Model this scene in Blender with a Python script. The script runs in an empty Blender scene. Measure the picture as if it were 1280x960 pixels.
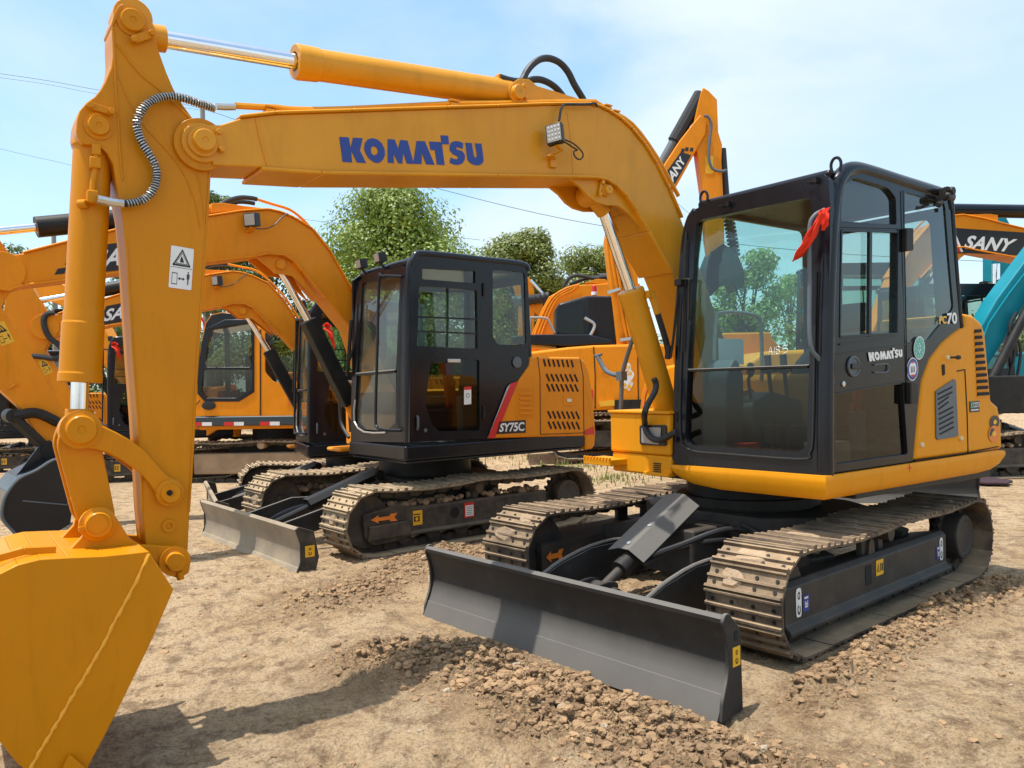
import bpy, bmesh, math, random
from mathutils import Vector, Matrix, noise
from mathutils.geometry import tessellate_polygon
random.seed(7)
PI = math.pi
R = math.radians
sc = bpy.context.scene
COL = sc.collection

# ------------------------------------------------------------------ camera
FOC, CH, ROLL = 1010.0, 1.46, R(-1.0)
CR = Vector((math.cos(ROLL), 0, math.sin(ROLL)))
CU = Vector((-math.sin(ROLL), 0, math.cos(ROLL)))
cam_d = bpy.data.cameras.new('camera'); cam = bpy.data.objects.new('camera', cam_d); COL.objects.link(cam)
cam_d.sensor_width = 36.0; cam_d.lens = 36.0 * FOC / 1280.0
cam_d.clip_start = 0.05; cam_d.clip_end = 4000
Mx = Matrix((CR, CU, -Vector((0, 1, 0)))).transposed().to_4x4(); Mx.translation = Vector((0, 0, CH))
cam.matrix_world = Mx
sc.camera = cam

# ------------------------------------------------------------------ measuring frames (a machine's own axes: x forward, y to its left, z up)
class Fr:
    def __init__(s, X, Y, yaw, z=0.0):
        a = R(yaw); s.o = Vector((X, Y, z)); s.yaw = a
        s.ex = Vector((math.cos(a), math.sin(a), 0)); s.ey = Vector((-math.sin(a), math.cos(a), 0)); s.ez = Vector((0, 0, 1))
    def ray(s, u, v):
        d = Vector((0, 1, 0)) + CR * ((u - 640) / FOC) - CU * ((v - 480) / FOC)
        C = Vector((0, 0, CH)) - s.o
        return Vector((C.dot(s.ex), C.dot(s.ey), C.z)), Vector((d.dot(s.ex), d.dot(s.ey), d.z))
    def on(s, u, v, p0, n):
        C, d = s.ray(u, v); t = (p0 - C).dot(n) / d.dot(n); return C + d * t
    def px(s, u, v, ax, val):
        n = Vector((ax == 'x', ax == 'y', ax == 'z')); return s.on(u, v, n * val, n)
    def Y(s, pts, y): return [s.px(u, v, 'y', y) for u, v in pts]
    def X(s, pts, x): return [s.px(u, v, 'x', x) for u, v in pts]
    def Z(s, pts, z): return [s.px(u, v, 'z', z) for u, v in pts]
def zc(ox, oy, k, pts): return [(ox + k * a, oy + k * b) for a, b in pts]

# ------------------------------------------------------------------ mesh builder
def V(*a): return Vector(a)
def perp(d):
    d = d.normalized(); a = V(0, 0, 1) if abs(d.z) < .9 else V(1, 0, 0)
    u = d.cross(a).normalized(); return u, d.cross(u).normalized()
def catmull(P, n=6):
    P = [Vector(p) for p in P]
    if len(P) < 3: return P
    Q = [2 * P[0] - P[1]] + P + [2 * P[-1] - P[-2]]; out = []
    for i in range(1, len(Q) - 2):
        a, b, c, d = Q[i - 1], Q[i], Q[i + 1], Q[i + 2]
        for k in range(n):
            t = k / n
            out.append(.5 * ((2 * b) + (c - a) * t + (2 * a - 5 * b + 4 * c - d) * t * t + (3 * b - a - 3 * c + d) * t ** 3))
    out.append(P[-1]); return out
class MB:
    def __init__(s): s.v = []; s.f = []; s.mi = []; s.m = 0
    def add(s, vs, fs):
        o = len(s.v); s.v += [Vector(p) for p in vs]
        for f in fs: s.f.append([o + i for i in f]); s.mi.append(s.m)
        return s
    def prism(s, P, vec):
        P = [Vector(p) for p in P]; vec = Vector(vec); n = len(P)
        s.add(P + [p + vec for p in P], [list(range(n)), list(range(2 * n - 1, n - 1, -1))] + [[i, i + n, (i + 1) % n + n, (i + 1) % n] for i in range(n)])
        return s
    def plate(s, loops, vec):
        vec = Vector(vec); loops = [[Vector(p) for p in l] for l in loops]
        tris = tessellate_polygon(loops); allp = [p for l in loops for p in l]; N = len(allp)
        fs = [list(t) for t in tris] + [[i + N for i in reversed(t)] for t in tris]; k = 0
        for l in loops:
            n = len(l)
            fs += [[k + i, k + i + N, k + (i + 1) % n + N, k + (i + 1) % n] for i in range(n)]; k += n
        return s.add(allp + [p + vec for p in allp], fs)
    def box(s, c, sz, rot=None):
        c = Vector(c); h = [a / 2 for a in sz]; vs = []
        for x in (-1, 1):
            for y in (-1, 1):
                for z in (-1, 1):
                    p = V(x * h[0], y * h[1], z * h[2])
                    if rot is not None: p = rot @ p
                    vs.append(c + p)
        return s.add(vs, [[0, 1, 3, 2], [4, 6, 7, 5], [0, 4, 5, 1], [2, 3, 7, 6], [0, 2, 6, 4], [1, 5, 7, 3]])
    def bb(s, x0, x1, y0, y1, z0, z1): return s.box(((x0 + x1) / 2, (y0 + y1) / 2, (z0 + z1) / 2), (x1 - x0, y1 - y0, z1 - z0))
    def bar(s, a, b, w, h, up=(0, 0, 1)):
        a = Vector(a); b = Vector(b); d = (b - a).normalized(); u = d.cross(Vector(up))
        if u.length < 1e-4: u = d.cross(V(1, 0, 0))
        u.normalize(); n = u.cross(d)
        P = [a - u * w / 2 - n * h / 2, a + u * w / 2 - n * h / 2, a + u * w / 2 + n * h / 2, a - u * w / 2 + n * h / 2]
        return s.prism(P, b - a)
    def lathe(s, o, ax, prof, n=24):
        o = Vector(o); ax = Vector(ax).normalized(); u, w = perp(ax); vs = []; fs = []
        for t, r in prof:
            for i in range(n):
                a = 2 * PI * i / n; vs.append(o + ax * t + (u * math.cos(a) + w * math.sin(a)) * r)
        for k in range(len(prof) - 1):
            for i in range(n):
                j = (i + 1) % n; fs.append([k * n + i, k * n + j, (k + 1) * n + j, (k + 1) * n + i])
        fs.append(list(range(n - 1, -1, -1))); fs.append([(len(prof) - 1) * n + i for i in range(n)])
        return s.add(vs, fs)
    def cyl(s, a, b, r, r2=None, n=20):
        a = Vector(a); b = Vector(b); return s.lathe(a, b - a, [(0, r), ((b - a).length, r if r2 is None else r2)], n)
    def tube(s, path, r, n=10, sm=5, rib=0):
        P = catmull(path, sm) if sm else [Vector(p) for p in path]
        if rib:
            Q = [P[0]]; acc = 0
            for i in range(1, len(P)):
                seg = P[i] - P[i - 1]; L = seg.length; t = rib - acc
                while t <= L: Q.append(P[i - 1] + seg * (t / L)); t += rib
                acc = (acc + L) % rib
            P = Q
        vs = []; fs = []; u = None
        for i, p in enumerate(P):
            d = (P[min(i + 1, len(P) - 1)] - P[max(i - 1, 0)]).normalized()
            if u is None: u, w = perp(d)
            else: u = (u - d * u.dot(d)).normalized(); w = d.cross(u)
            rr = r(i / (len(P) - 1)) if callable(r) else (r * (1.0 if i % 2 else .8) if rib else r)
            for k in range(n): a = 2 * PI * k / n; vs.append(p + (u * math.cos(a) + w * math.sin(a)) * rr)
        for i in range(len(P) - 1):
            for k in range(n): j = (k + 1) % n; fs.append([i * n + k, i * n + j, (i + 1) * n + j, (i + 1) * n + k])
        fs.append(list(range(n - 1, -1, -1))); fs.append([(len(P) - 1) * n + k for k in range(n)])
        return s.add(vs, fs)
def loft(m, secs):
    n = len(secs[0]); vs = [p for s_ in secs for p in s_]; fs = []
    for k in range(len(secs) - 1):
        for i in range(n): j = (i + 1) % n; fs.append([k * n + i, k * n + j, (k + 1) * n + j, (k + 1) * n + i])
    fs.append(list(range(n - 1, -1, -1))); fs.append([(len(secs) - 1) * n + i for i in range(n)]); m.add(vs, fs)
def rrect(f, w, h, r, n=5, cx=0, cy=0):
    out = []
    for (sx, sy, a0) in ((1, 1, 0), (-1, 1, 90), (-1, -1, 180), (1, -1, 270)):
        for k in range(n + 1):
            a = R(a0 + 90 * k / n); out.append(f(cx + sx * (w / 2 - r) + r * math.cos(a), cy + sy * (h / 2 - r) + r * math.sin(a)))
    return out
def rpoly(P, rad, n=4):
    """round the corners of a 3-D polygon; rad one number or one per corner"""
    P = [Vector(p) for p in P]; out = []; N = len(P)
    for i, p in enumerate(P):
        r = rad[i] if isinstance(rad, (list, tuple)) else rad
        a = P[i - 1] - p; b = P[(i + 1) % N] - p
        r = min(r, a.length * .49, b.length * .49)
        if r < 1e-4: out.append(p); continue
        p0 = p + a.normalized() * r; p1 = p + b.normalized() * r
        for k in range(n + 1):
            t = k / n; out.append(p0 * (1 - t) ** 2 + p * 2 * t * (1 - t) + p1 * t * t)
    return out
def inset(P, d):
    c = sum(P, Vector((0, 0, 0))) / len(P)
    out = []; N = len(P); nrm = Vector((0, 0, 0))
    for i in range(N): nrm += (P[i] - c).cross(P[(i + 1) % N] - c)
    nrm.normalize()
    for i, p in enumerate(P):
        a = (p - P[i - 1]).normalized(); b = (P[(i + 1) % N] - p).normalized(); t = (a + b)
        t = t.normalized() if t.length > 1e-5 else a
        m = nrm.cross(t); k = max(.4, nrm.cross(a).dot(m)); out.append(p + m * (d / k))
    return out

def link(o, parent=None, rot=0.0):
    COL.objects.link(o)
    if parent is not None: o.parent = parent
    if rot: o.rotation_euler = (0, 0, rot)
    return o
def obj(name, mb, mats, parent=None, bevel=0, seg=2, angle=35, rot=0.0, label=None):
    me = bpy.data.meshes.new(name)
    me.from_pydata([tuple(v) for v in mb.v], [], mb.f)
    if not isinstance(mats, (list, tuple)): mats = [mats]
    for m in mats: me.materials.append(m)
    me.polygons.foreach_set('material_index', mb.mi)
    bm = bmesh.new(); bm.from_mesh(me); bmesh.ops.recalc_face_normals(bm, faces=bm.faces)
    if bevel: bmesh.ops.dissolve_limit(bm, angle_limit=R(.4), verts=bm.verts, edges=bm.edges, delimit={'MATERIAL'})
    bm.to_mesh(me); bm.free()
    if not isinstance(mats, (list, tuple)): mats = [mats]
    if angle:
        me.polygons.foreach_set('use_smooth', [True] * len(me.polygons)); me.set_sharp_from_angle(angle=R(angle))
    o = bpy.data.objects.new(name, me); link(o, parent, rot)
    if bevel:
        b = o.modifiers.new('bevel', 'BEVEL'); b.width = bevel; b.segments = seg; b.limit_method = 'ANGLE'; b.angle_limit = R(32); b.harden_normals = False; b.use_clamp_overlap = True
        wn = o.modifiers.new('weighted', 'WEIGHTED_NORMAL'); wn.keep_sharp = True; wn.mode = 'FACE_AREA'
    if label: o['label'] = label
    return o
def tag(o, label=None, cat=None, group=None, kind=None):
    if label: o['label'] = label
    if cat: o['category'] = cat
    if group: o['group'] = group
    if kind: o['kind'] = kind
    return o
def empty(name, loc, yaw=0.0):
    o = bpy.data.objects.new(name, None); COL.objects.link(o); o.location = loc; o.rotation_euler = (0, 0, yaw); o.empty_display_size = .3; return o
def children(o): return [c for c in bpy.data.objects if c.parent == o]
def copy_tree(o, parent=None, skip=()):
    c = o.copy(); COL.objects.link(c); c.parent = parent
    for ch in children(o):
        if ch.name.split('.')[0] not in skip: copy_tree(ch, c, skip)
    return c

# ------------------------------------------------------------------ text and decals on a quad
def text_geo(txt, shear=0.0, bold=0.0, gap=1.0):
    cu = bpy.data.curves.new('t', 'FONT'); cu.body = txt; cu.size = 1; cu.shear = shear; cu.offset = bold; cu.space_character = gap; cu.resolution_u = 3
    o = bpy.data.objects.new('t', cu); COL.objects.link(o)
    dg = bpy.context.evaluated_depsgraph_get(); dg.update()
    me = bpy.data.meshes.new_from_object(o.evaluated_get(dg))
    vs = [(v.co.x, v.co.y) for v in me.vertices]; fs = [list(p.vertices) for p in me.polygons]
    bpy.data.objects.remove(o); bpy.data.curves.remove(cu); bpy.data.meshes.remove(me)
    x0 = min(v[0] for v in vs); x1 = max(v[0] for v in vs); y0 = min(v[1] for v in vs); y1 = max(v[1] for v in vs)
    return [((x - x0) / (x1 - x0), (y - y0) / (y1 - y0)) for x, y in vs], fs
class Quad:
    """unit square mapped on four 3-D corners: bottom-left, bottom-right, top-right, top-left; n points out of the surface"""
    def __init__(s, bl, br, tr, tl, n): s.c = [Vector(p) for p in (bl, br, tr, tl)]; s.n = Vector(n).normalized()
    def __call__(s, u, v, h=0.0):
        a, b, c, d = s.c; return a * (1 - u) * (1 - v) + b * u * (1 - v) + c * u * v + d * (1 - u) * v + s.n * h
    def sub(s, u0, v0, u1, v1, h=0.0): return Quad(s(u0, v0, h), s(u1, v0, h), s(u1, v1, h), s(u0, v1, h), s.n)
    def text(s, mb, txt, h=.003, **k):
        vs, fs = text_geo(txt, **k); mb.add([s(u, v, h) for u, v in vs], fs); return mb
    def poly(s, mb, pts, h=.002, t=0.0): 
        P = [s(u, v, h) for u, v in pts]; mb.add(P, [list(range(len(P)))]); return mb
    def slab(s, mb, pts, h=.0, t=.002):
        mb.prism([s(u, v, h) for u, v in pts], s.n * t); return mb
    def disc(s, mb, u, v, r, ar=1.0, h=.002, n=20):
        return s.poly(mb, [(u + r * math.cos(2 * PI * i / n), v + r * ar * math.sin(2 * PI * i / n)) for i in range(n)], h)
SQ = [(0, 0), (1, 0), (1, 1), (0, 1)]

# ------------------------------------------------------------------ materials
def nt(name):
    m = bpy.data.materials.new(name); m.use_nodes = True; t = m.node_tree; t.nodes.clear()
    o = t.nodes.new('ShaderNodeOutputMaterial'); return m, t, o
def N(t, typ, **k):
    n = t.nodes.new(typ)
    for a, b in k.items():
        if a.startswith('i_'): n.inputs[a[2:].replace('_', ' ')].default_value = b
        else: setattr(n, a, b)
    return n
def ramp(t, src, stops):
    r = t.nodes.new('ShaderNodeValToRGB'); t.links.new(src, r.inputs[0]); e = r.color_ramp.elements
    while len(e) < len(stops): e.new(.5)
    for i, (p, c) in enumerate(stops):
        e[i].position = p; e[i].color = (c, c, c, 1) if not isinstance(c, (tuple, list)) else (*c, 1)
    return r.outputs[0]
def mixc(t, f, a, b):
    m = t.nodes.new('ShaderNodeMix'); m.data_type = 'RGBA'
    for s, i in ((f, 0), (a, 6), (b, 7)):
        if hasattr(s, 'links'): t.links.new(s, m.inputs[i])
        else: m.inputs[i].default_value = s if i == 0 else (*s, 1)
    return m.outputs[2]
def nz(t, scale, detail=4, rough=.55, vec=None, dist=0):
    n = N(t, 'ShaderNodeTexNoise'); n.inputs['Scale'].default_value = scale; n.inputs['Detail'].default_value = detail; n.inputs['Roughness'].default_value = rough; n.inputs['Distortion'].default_value = dist
    if vec is not None: t.links.new(vec, n.inputs['Vector'])
    return n.outputs[0]
def mathn(t, op, a, b=0.5):
    n = t.nodes.new('ShaderNodeMath'); n.operation = op
    for s, i in ((a, 0), (b, 1)):
        if hasattr(s, 'links'): t.links.new(s, n.inputs[i])
        else: n.inputs[i].default_value = s
    return n.outputs[0]
DUST = (.44, .33, .20)
def paint(name, col, rough=.35, grime=.0, coat=.0, dust=.0, var=.10, metal=0.0, scuff=.0, bump=.02, up=0.6, dustcol=DUST, spec=.5, up0=.15, up1=.95, patch=.55):
    m, t, o = nt(name); b = N(t, 'ShaderNodeBsdfPrincipled'); t.links.new(b.outputs[0], o.inputs[0])
    tc = N(t, 'ShaderNodeTexCoord').outputs['Object']
    n1 = nz(t, 2.3, 5, .6, tc); n2 = nz(t, 38, 4, .7, tc)
    c = mixc(t, ramp(t, n1, [(.3, 0), (.7, 1)]), tuple(x * (1 - var) for x in col), tuple(min(1, x * (1 + var)) for x in col))
    if scuff:
        s = ramp(t, nz(t, 9, 8, .75, tc), [(.60, 0), (.68, scuff)]); c = mixc(t, s, c, tuple(min(1, x * 1.5 + .10) for x in col))
    if grime:
        mp_ = N(t, 'ShaderNodeMapping'); mp_.inputs['Scale'].default_value = (9, 9, 1.6); t.links.new(tc, mp_.inputs[0])
        s1 = ramp(t, nz(t, 1.0, 7, .7, mp_.outputs[0], .5), [(.52, 0), (.78, grime)]); c = mixc(t, s1, c, tuple(x * .50 for x in col))
        s2 = ramp(t, nz(t, 26, 6, .8, tc), [(.62, 0), (.72, grime * .8)]); c = mixc(t, s2, c, (.34, .24, .14))
    if dust:
        g = N(t, 'ShaderNodeNewGeometry'); sx = N(t, 'ShaderNodeSeparateXYZ'); t.links.new(g.outputs['Normal'], sx.inputs[0])
        upf = ramp(t, sx.outputs[2], [(up0, 0), (up1, up)])
        big = ramp(t, nz(t, 4.5, 8, .7, tc), [(.42, 0), (.62, 1)])
        f = mathn(t, 'MULTIPLY', mathn(t, 'ADD', upf, mathn(t, 'MULTIPLY', big, patch)), dust); f = mathn(t, 'MINIMUM', f, 1.0)
        c = mixc(t, f, c, dustcol)
        r = mathn(t, 'ADD', mathn(t, 'MULTIPLY', f, .5), rough); r = mathn(t, 'MINIMUM', r, .95)
    else: r = mathn(t, 'ADD', rough - .06, mathn(t, 'MULTIPLY', n1, .14))
    t.links.new(c, b.inputs['Base Color']); t.links.new(r, b.inputs['Roughness'])
    b.inputs['Metallic'].default_value = metal; b.inputs['Coat Weight'].default_value = coat; b.inputs['Coat Roughness'].default_value = .12
    b.inputs['Specular IOR Level'].default_value = spec
    if bump:
        bp = N(t, 'ShaderNodeBump'); bp.inputs['Strength'].default_value = min(1, bump * 5); bp.inputs['Distance'].default_value = .004 if bump < .1 else .01
        t.links.new(mathn(t, 'ADD', n2, mathn(t, 'MULTIPLY', nz(t, 6, 3, .5, tc), 1.5)), bp.inputs['Height']); t.links.new(bp.outputs[0], b.inputs['Normal'])
    return m
def flat(name, col, rough=.5, metal=0, emit=None):
    m, t, o = nt(name); b = N(t, 'ShaderNodeBsdfPrincipled'); t.links.new(b.outputs[0], o.inputs[0])
    n = nz(t, 14, 4, .6, N(t, 'ShaderNodeTexCoord').outputs['Object'])
    t.links.new(mixc(t, n, tuple(x * .9 for x in col), tuple(min(1, x * 1.08) for x in col)), b.inputs['Base Color'])
    b.inputs['Roughness'].default_value = rough; b.inputs['Metallic'].default_value = metal
    return m
def glass(name, tint, refl=1.0, dirt=.08, dcol=(.45, .40, .32)):
    m, t, o = nt(name)
    tr = N(t, 'ShaderNodeBsdfTransparent'); tr.inputs[0].default_value = (*tint, 1)
    gl = N(t, 'ShaderNodeBsdfGlossy'); gl.inputs['Roughness'].default_value = .02; gl.inputs[0].default_value = (.95, .97, 1, 1)
    fr = N(t, 'ShaderNodeFresnel'); fr.inputs[0].default_value = 1.5
    mx = N(t, 'ShaderNodeMixShader'); gb = N(t, 'ShaderNodeNewGeometry'); front = mathn(t, 'SUBTRACT', 1.0, gb.outputs['Backfacing'])
    t.links.new(mixc(t, front, (1, 1, 1), tint), tr.inputs[0])
    t.links.new(mathn(t, 'MULTIPLY', mathn(t, 'MULTIPLY', fr.outputs[0], refl), front), mx.inputs[0]); t.links.new(tr.outputs[0], mx.inputs[1]); t.links.new(gl.outputs[0], mx.inputs[2])
    df = N(t, 'ShaderNodeBsdfDiffuse'); df.inputs[0].default_value = (*dcol, 1)
    tc = N(t, 'ShaderNodeTexCoord').outputs['Object']
    f = ramp(t, nz(t, 2.2, 3, .5, tc), [(.35, dirt * .4), (.75, dirt * 1.4)])
    m2 = N(t, 'ShaderNodeMixShader'); t.links.new(f, m2.inputs[0]); t.links.new(mx.outputs[0], m2.inputs[1]); t.links.new(df.outputs[0], m2.inputs[2])
    t.links.new(m2.outputs[0], o.inputs[0]); return m
M = {}
M['armyel'] = paint('arm_yellow_paint', (.61, .226, .002), .40, grime=.34, coat=.08, spec=.16, var=.05, dust=.01, up=.5, bump=.014)
M['yellow'] = paint('yellow_paint', (.73, .285, .006), .45, grime=.30, coat=.0, spec=.16, var=.05, dust=.015, up=.5, bump=.014)
M['boomyel'] = paint('boom_yellow_paint', (.69, .292, .009), .38, grime=.32, coat=.14, spec=.28, var=.08, dust=.02, up=.6, bump=.02)
M['orange'] = paint('orange_paint', (.78, .26, .007), .45, grime=.38, coat=.04, spec=.16, var=.07, dust=.05, up=.7, bump=.012)
M['cabblk'] = paint('cab_black_paint', (.008, .0095, .014), .24, coat=.08, var=.15, dust=.012, up=.5, spec=.3)
M['black'] = paint('black_paint', (.011, .011, .011), .5, dust=.06, up=.6, spec=.3)
M['steel'] = paint('undercarriage_grey', (.034, .031, .029), .55, spec=.3, dust=.10, up=.25, scuff=.15)
M['blade'] = paint('blade_shaded_grey', (.024, .023, .022), .6, dust=.62, up=.75, up0=.06, up1=.42, dustcol=(.27, .25, .22), patch=.06, scuff=.10, var=.12, spec=.3)  # dusty where faces turn up; near-black base also paints in the lip's shade
M['bladedusty'] = paint('blade_dusty_grey', (.25, .215, .165), .6, dust=.6, up=.6, scuff=.2, var=.2)
M['shoe'] = paint('track_shoe_steel', (.085, .065, .05), .7, spec=.25, dust=.75, up=.8, scuff=.6, dustcol=(.40, .28, .165), metal=.0, var=.3, bump=.1)
M['shoedusty'] = paint('dusty_track_shoe', (.19, .145, .10), .85, spec=.2, dust=.95, up=1.0, scuff=.3, var=.3, bump=.1)
M['steeldusty'] = paint('dusty_undercarriage', (.022, .020, .018), .6, dust=.28, up=1.0, scuff=.2)
M['chrome'] = flat('chrome_rod', (.85, .86, .88), .09, 1)
M['rubber'] = flat('rubber_hose', (.02, .02, .021), .55)
M['grille'] = flat('dark_grille', (.03, .045, .052), .5)
M['void'] = flat('dark_opening', (.006, .006, .007), .8)
M['greypl'] = flat('grey_plastic', (.10, .12, .135), .5)
M['white'] = flat('white_vinyl', (.78, .78, .76), .4)
M['blue'] = flat('blue_vinyl', (.012, .045, .26), .4)
M['red'] = flat('red_vinyl', (.62, .02, .015), .4)
M['cloth'] = flat('red_cloth', (.75, .035, .01), .85)
M['dyel'] = flat('decal_yellow', (.82, .45, .02), .45)
M['dblk'] = flat('decal_black', (.012, .012, .014), .4)
M['dsil'] = flat('decal_silver', (.42, .42, .43), .35)
M['dorg'] = flat('decal_orange', (.75, .20, .02), .45)
M['green'] = flat('decal_green', (.10, .42, .33), .45)
M['bolt'] = flat('zinc_bolt', (.55, .55, .52), .35, .9)
M['lens'] = flat('lamp_lens', (.34, .31, .27), .25)
M['seat'] = flat('seat_fabric', (.012, .013, .016), .9)
M['intr'] = flat('cab_interior', (.045, .048, .052), .7)
M['teal'] = paint('teal_paint', (.003, .20, .26), .45, coat=.0, spec=.2, dust=.02)
M['mud'] = paint('dry_mud', (.36, .255, .16), .95, var=.3, bump=.3)
M['glass'] = glass('cab_glass', (.62, .82, .79), 1.2, .010)
M['dglass'] = glass('dark_cab_glass', (.27, .30, .27), .75, .004)
M['sglass'] = glass('side_cab_glass', (.62, .70, .63), 1.4, .015)
M['vglass'] = glass('dusty_cab_glass', (.66, .73, .66), 1.2, .10)
SUN_EL_D, SUN_AZ = 74.0, R(-18.0)
CLB = 7.8; EXPO = 0.14
M['clod'] = paint('clod_soil', (.33, .21, .11), .95, var=.3, bump=.3)
M['stone'] = paint('pebble', (.38, .30, .21), .9, var=.3, bump=.1)
M['clod2'] = paint('dark_clod_soil', (.22, .135, .07), .95, var=.35, bump=.3)
# ------------------------------------------------------------------ crawler undercarriage shared by the mini excavators
def belt_path(xf, xr, zc, r, step=.02):
    """closed track path, x forward: front idler centre xf, rear sprocket centre xr, sag on the top run"""
    P = []; L = xf - xr
    n = 60
    for i in range(n + 1): P.append((xr + L * i / n, zc - r))
    for i in range(1, 24): a = -PI / 2 + PI * i / 24; P.append((xf + r * math.cos(a) * 1.0, zc + r * math.sin(a)))
    for i in range(n + 1):
        t = i / n; P.append((xf - L * t, zc + r - .028 * math.sin(PI * min(1, t * 2.0)) * (t < .5) - .02 * math.sin(PI * max(0, t * 2 - 1))))
    for i in range(1, 24): a = PI / 2 + PI * i / 24; P.append((xr + r * math.cos(a), zc + r * math.sin(a)))
    return P
def resample(P, n):
    P = P + [P[0]]; seg = [math.dist(P[i], P[i + 1]) for i in range(len(P) - 1)]; T_ = sum(seg); out = []; i = 0; acc = 0
    for k in range(n):
        t = T_ * k / n
        while acc + seg[i] < t: acc += seg[i]; i += 1
        f = (t - acc) / seg[i]; out.append((P[i][0] * (1 - f) + P[i + 1][0] * f, P[i][1] * (1 - f) + P[i + 1][1] * f))
    return out, T_ / n
def track_belt(y0, y1, xf, xr, zc, r, nsh, mat, parent, mud=0.3, seed=1):
    rnd = random.Random(seed); m = MB()
    P, p = resample(belt_path(xf, xr, zc, r), nsh); w = y1 - y0
    prof = [(.0, -.004), (.0, .030), (.014, .030), (.020, .010), (.45 * p - .01, .010), (.45 * p - .004, .027), (.45 * p + .008, .027), (.45 * p + .014, .010), (.88 * p, .010), (.88 * p + .005, .030), (.88 * p + .016, .030), (p * .985, .004), (p * .985, -.004)]
    for k in range(nsh):
        a = P[k]; b = P[(k + 1) % nsh]; dx, dz = b[0] - a[0], b[1] - a[1]; L = math.hypot(dx, dz); dx /= L; dz /= L; nx, nz_ = dz, -dx
        f = lambda s, h, y: (a[0] + dx * s * L / p + nx * h, y, a[1] + dz * s * L / p + nz_ * h)
        jit = rnd.uniform(-.003, .003)
        m.m = 0; m.prism([f(s, h + jit, y0) for s, h in prof], (0, w, 0))
        # chain link lumps inside the belt and bolt heads outside
        m.m = 2
        for yy in (y0 + w * .40, y0 + w * .56):
            m.prism([f(s, h, yy) for s, h in ((-.01, -.065), (-.01, -.004), (p * .9, -.004), (p * .9, -.05), (p * .5, -.075))], (0, w * .05, 0))
        m.cyl(f(.01, -.042, y0 + w * .37), f(.01, -.042, y0 + w * .64), .024, n=8)
        m.m = 1
        for yy in (.1, .9, .36, .64):
            for ss in (.25, .66):
                c = Vector(f(ss * p, .0165 + jit, y0 + w * yy)); m.cyl(c - V(nx, 0, nz_) * .012, c, .008 if mud < .5 else .011, n=6)
    # caked soil on the outer faces
    m.m = 3
    for k in range(nsh):
        if rnd.random() > mud: continue
        a = P[k]; b = P[(k + 1) % nsh]; dx, dz = b[0] - a[0], b[1] - a[1]; L = math.hypot(dx, dz); dx /= L; dz /= L; nx, nz_ = dz, -dx
        if nz_ < -.75 or (nz_ > .8 and rnd.random() < .0): continue
        yc = y0 + w * rnd.uniform(.3, .7); hw = w * rnd.uniform(.12, .3); n = 11; ring = []; top = []
        for i in range(n):
            an = 2 * PI * i / n; rr = rnd.uniform(.75, 1.1); s = (.5 + .46 * math.sin(an) * rr) * L; y = yc + hw * math.cos(an) * rr
            ring.append((a[0] + dx * s + nx * .008, y, a[1] + dz * s + nz_ * .008)); s2 = (.5 + .34 * math.sin(an) * rr) * L; y2 = yc + hw * .8 * math.cos(an) * rr; h = .023 + rnd.uniform(-.006, .006)
            top.append((a[0] + dx * s2 + nx * h, y2, a[1] + dz * s2 + nz_ * h))
        m.add(ring + top, [[i, (i + 1) % n, (i + 1) % n + n, i + n] for i in range(n)] + [list(range(n, 2 * n))])
    return obj('crawler_track', m, [mat, M['black'], M['steeldusty'], M['mud']], parent, angle=30)
def wheel_set(side, y, xf, xr, zc, root_frame, dusty):
    """idler, sprocket, rollers and travel motor as sub-parts of the track frame; side +1 = the machine's left"""
    s = side; mt = M['steeldusty'] if dusty else M['steel']
    m = MB(); m.lathe((xf, y - .07, zc), (0, 1, 0), [(0, .12), (0, .22), (.02, .235), (.05, .20), (.09, .20), (.12, .235), (.14, .22), (.14, .12)], 28); m.cyl((xf, y - .11, zc), (xf, y + .11, zc), .06)
    obj('idler_wheel', m, mt, root_frame)
    m = MB(); P = []
    nT = 21
    for i in range(nT * 2):
        rr = .235 if i % 2 else .205; a0 = 2 * PI * i / (nT * 2)
        for da in (-.05, .05): P.append((xr + rr * math.cos(a0 + da), y - .02, zc + rr * math.sin(a0 + da)))
    m.prism(P, (0, .04, 0)); m.cyl((xr, y - .06 * s, zc), (xr, y + .05 * s, zc), .17)
    obj('drive_sprocket', m, mt, root_frame)
    m = MB(); yo = y + .24 * s
    m.lathe((xr + .2 * 0, y, zc), (0, s, 0), [(0, .165), (.11, .165), (.125, .16), (.13, .15), (.13, .125), (.125, .12), (.12, .11), (.12, .02)], 32)
    obj('travel_motor', m, mt, root_frame, bevel=.004)
    for k in range(6):
        x = xr + .42 + (xf - xr - .78) * k / 5; m = MB(); m.lathe((x, y - .09, zc - .155), (0, 1, 0), [(0, .05), (0, .075), (.04, .075), (.045, .055), (.135, .055), (.14, .075), (.18, .075), (.18, .05)], 18)
        obj('track_roller', m, mt, root_frame)
    m = MB(); m.cyl((.05, y - .07, zc + .19), (.05, y + .12, zc + .19), .048); m.bb(.02, .08, y - .02, y + .05, zc + .04, zc + .17)
    obj('carrier_roller', m, mt, root_frame)
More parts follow.
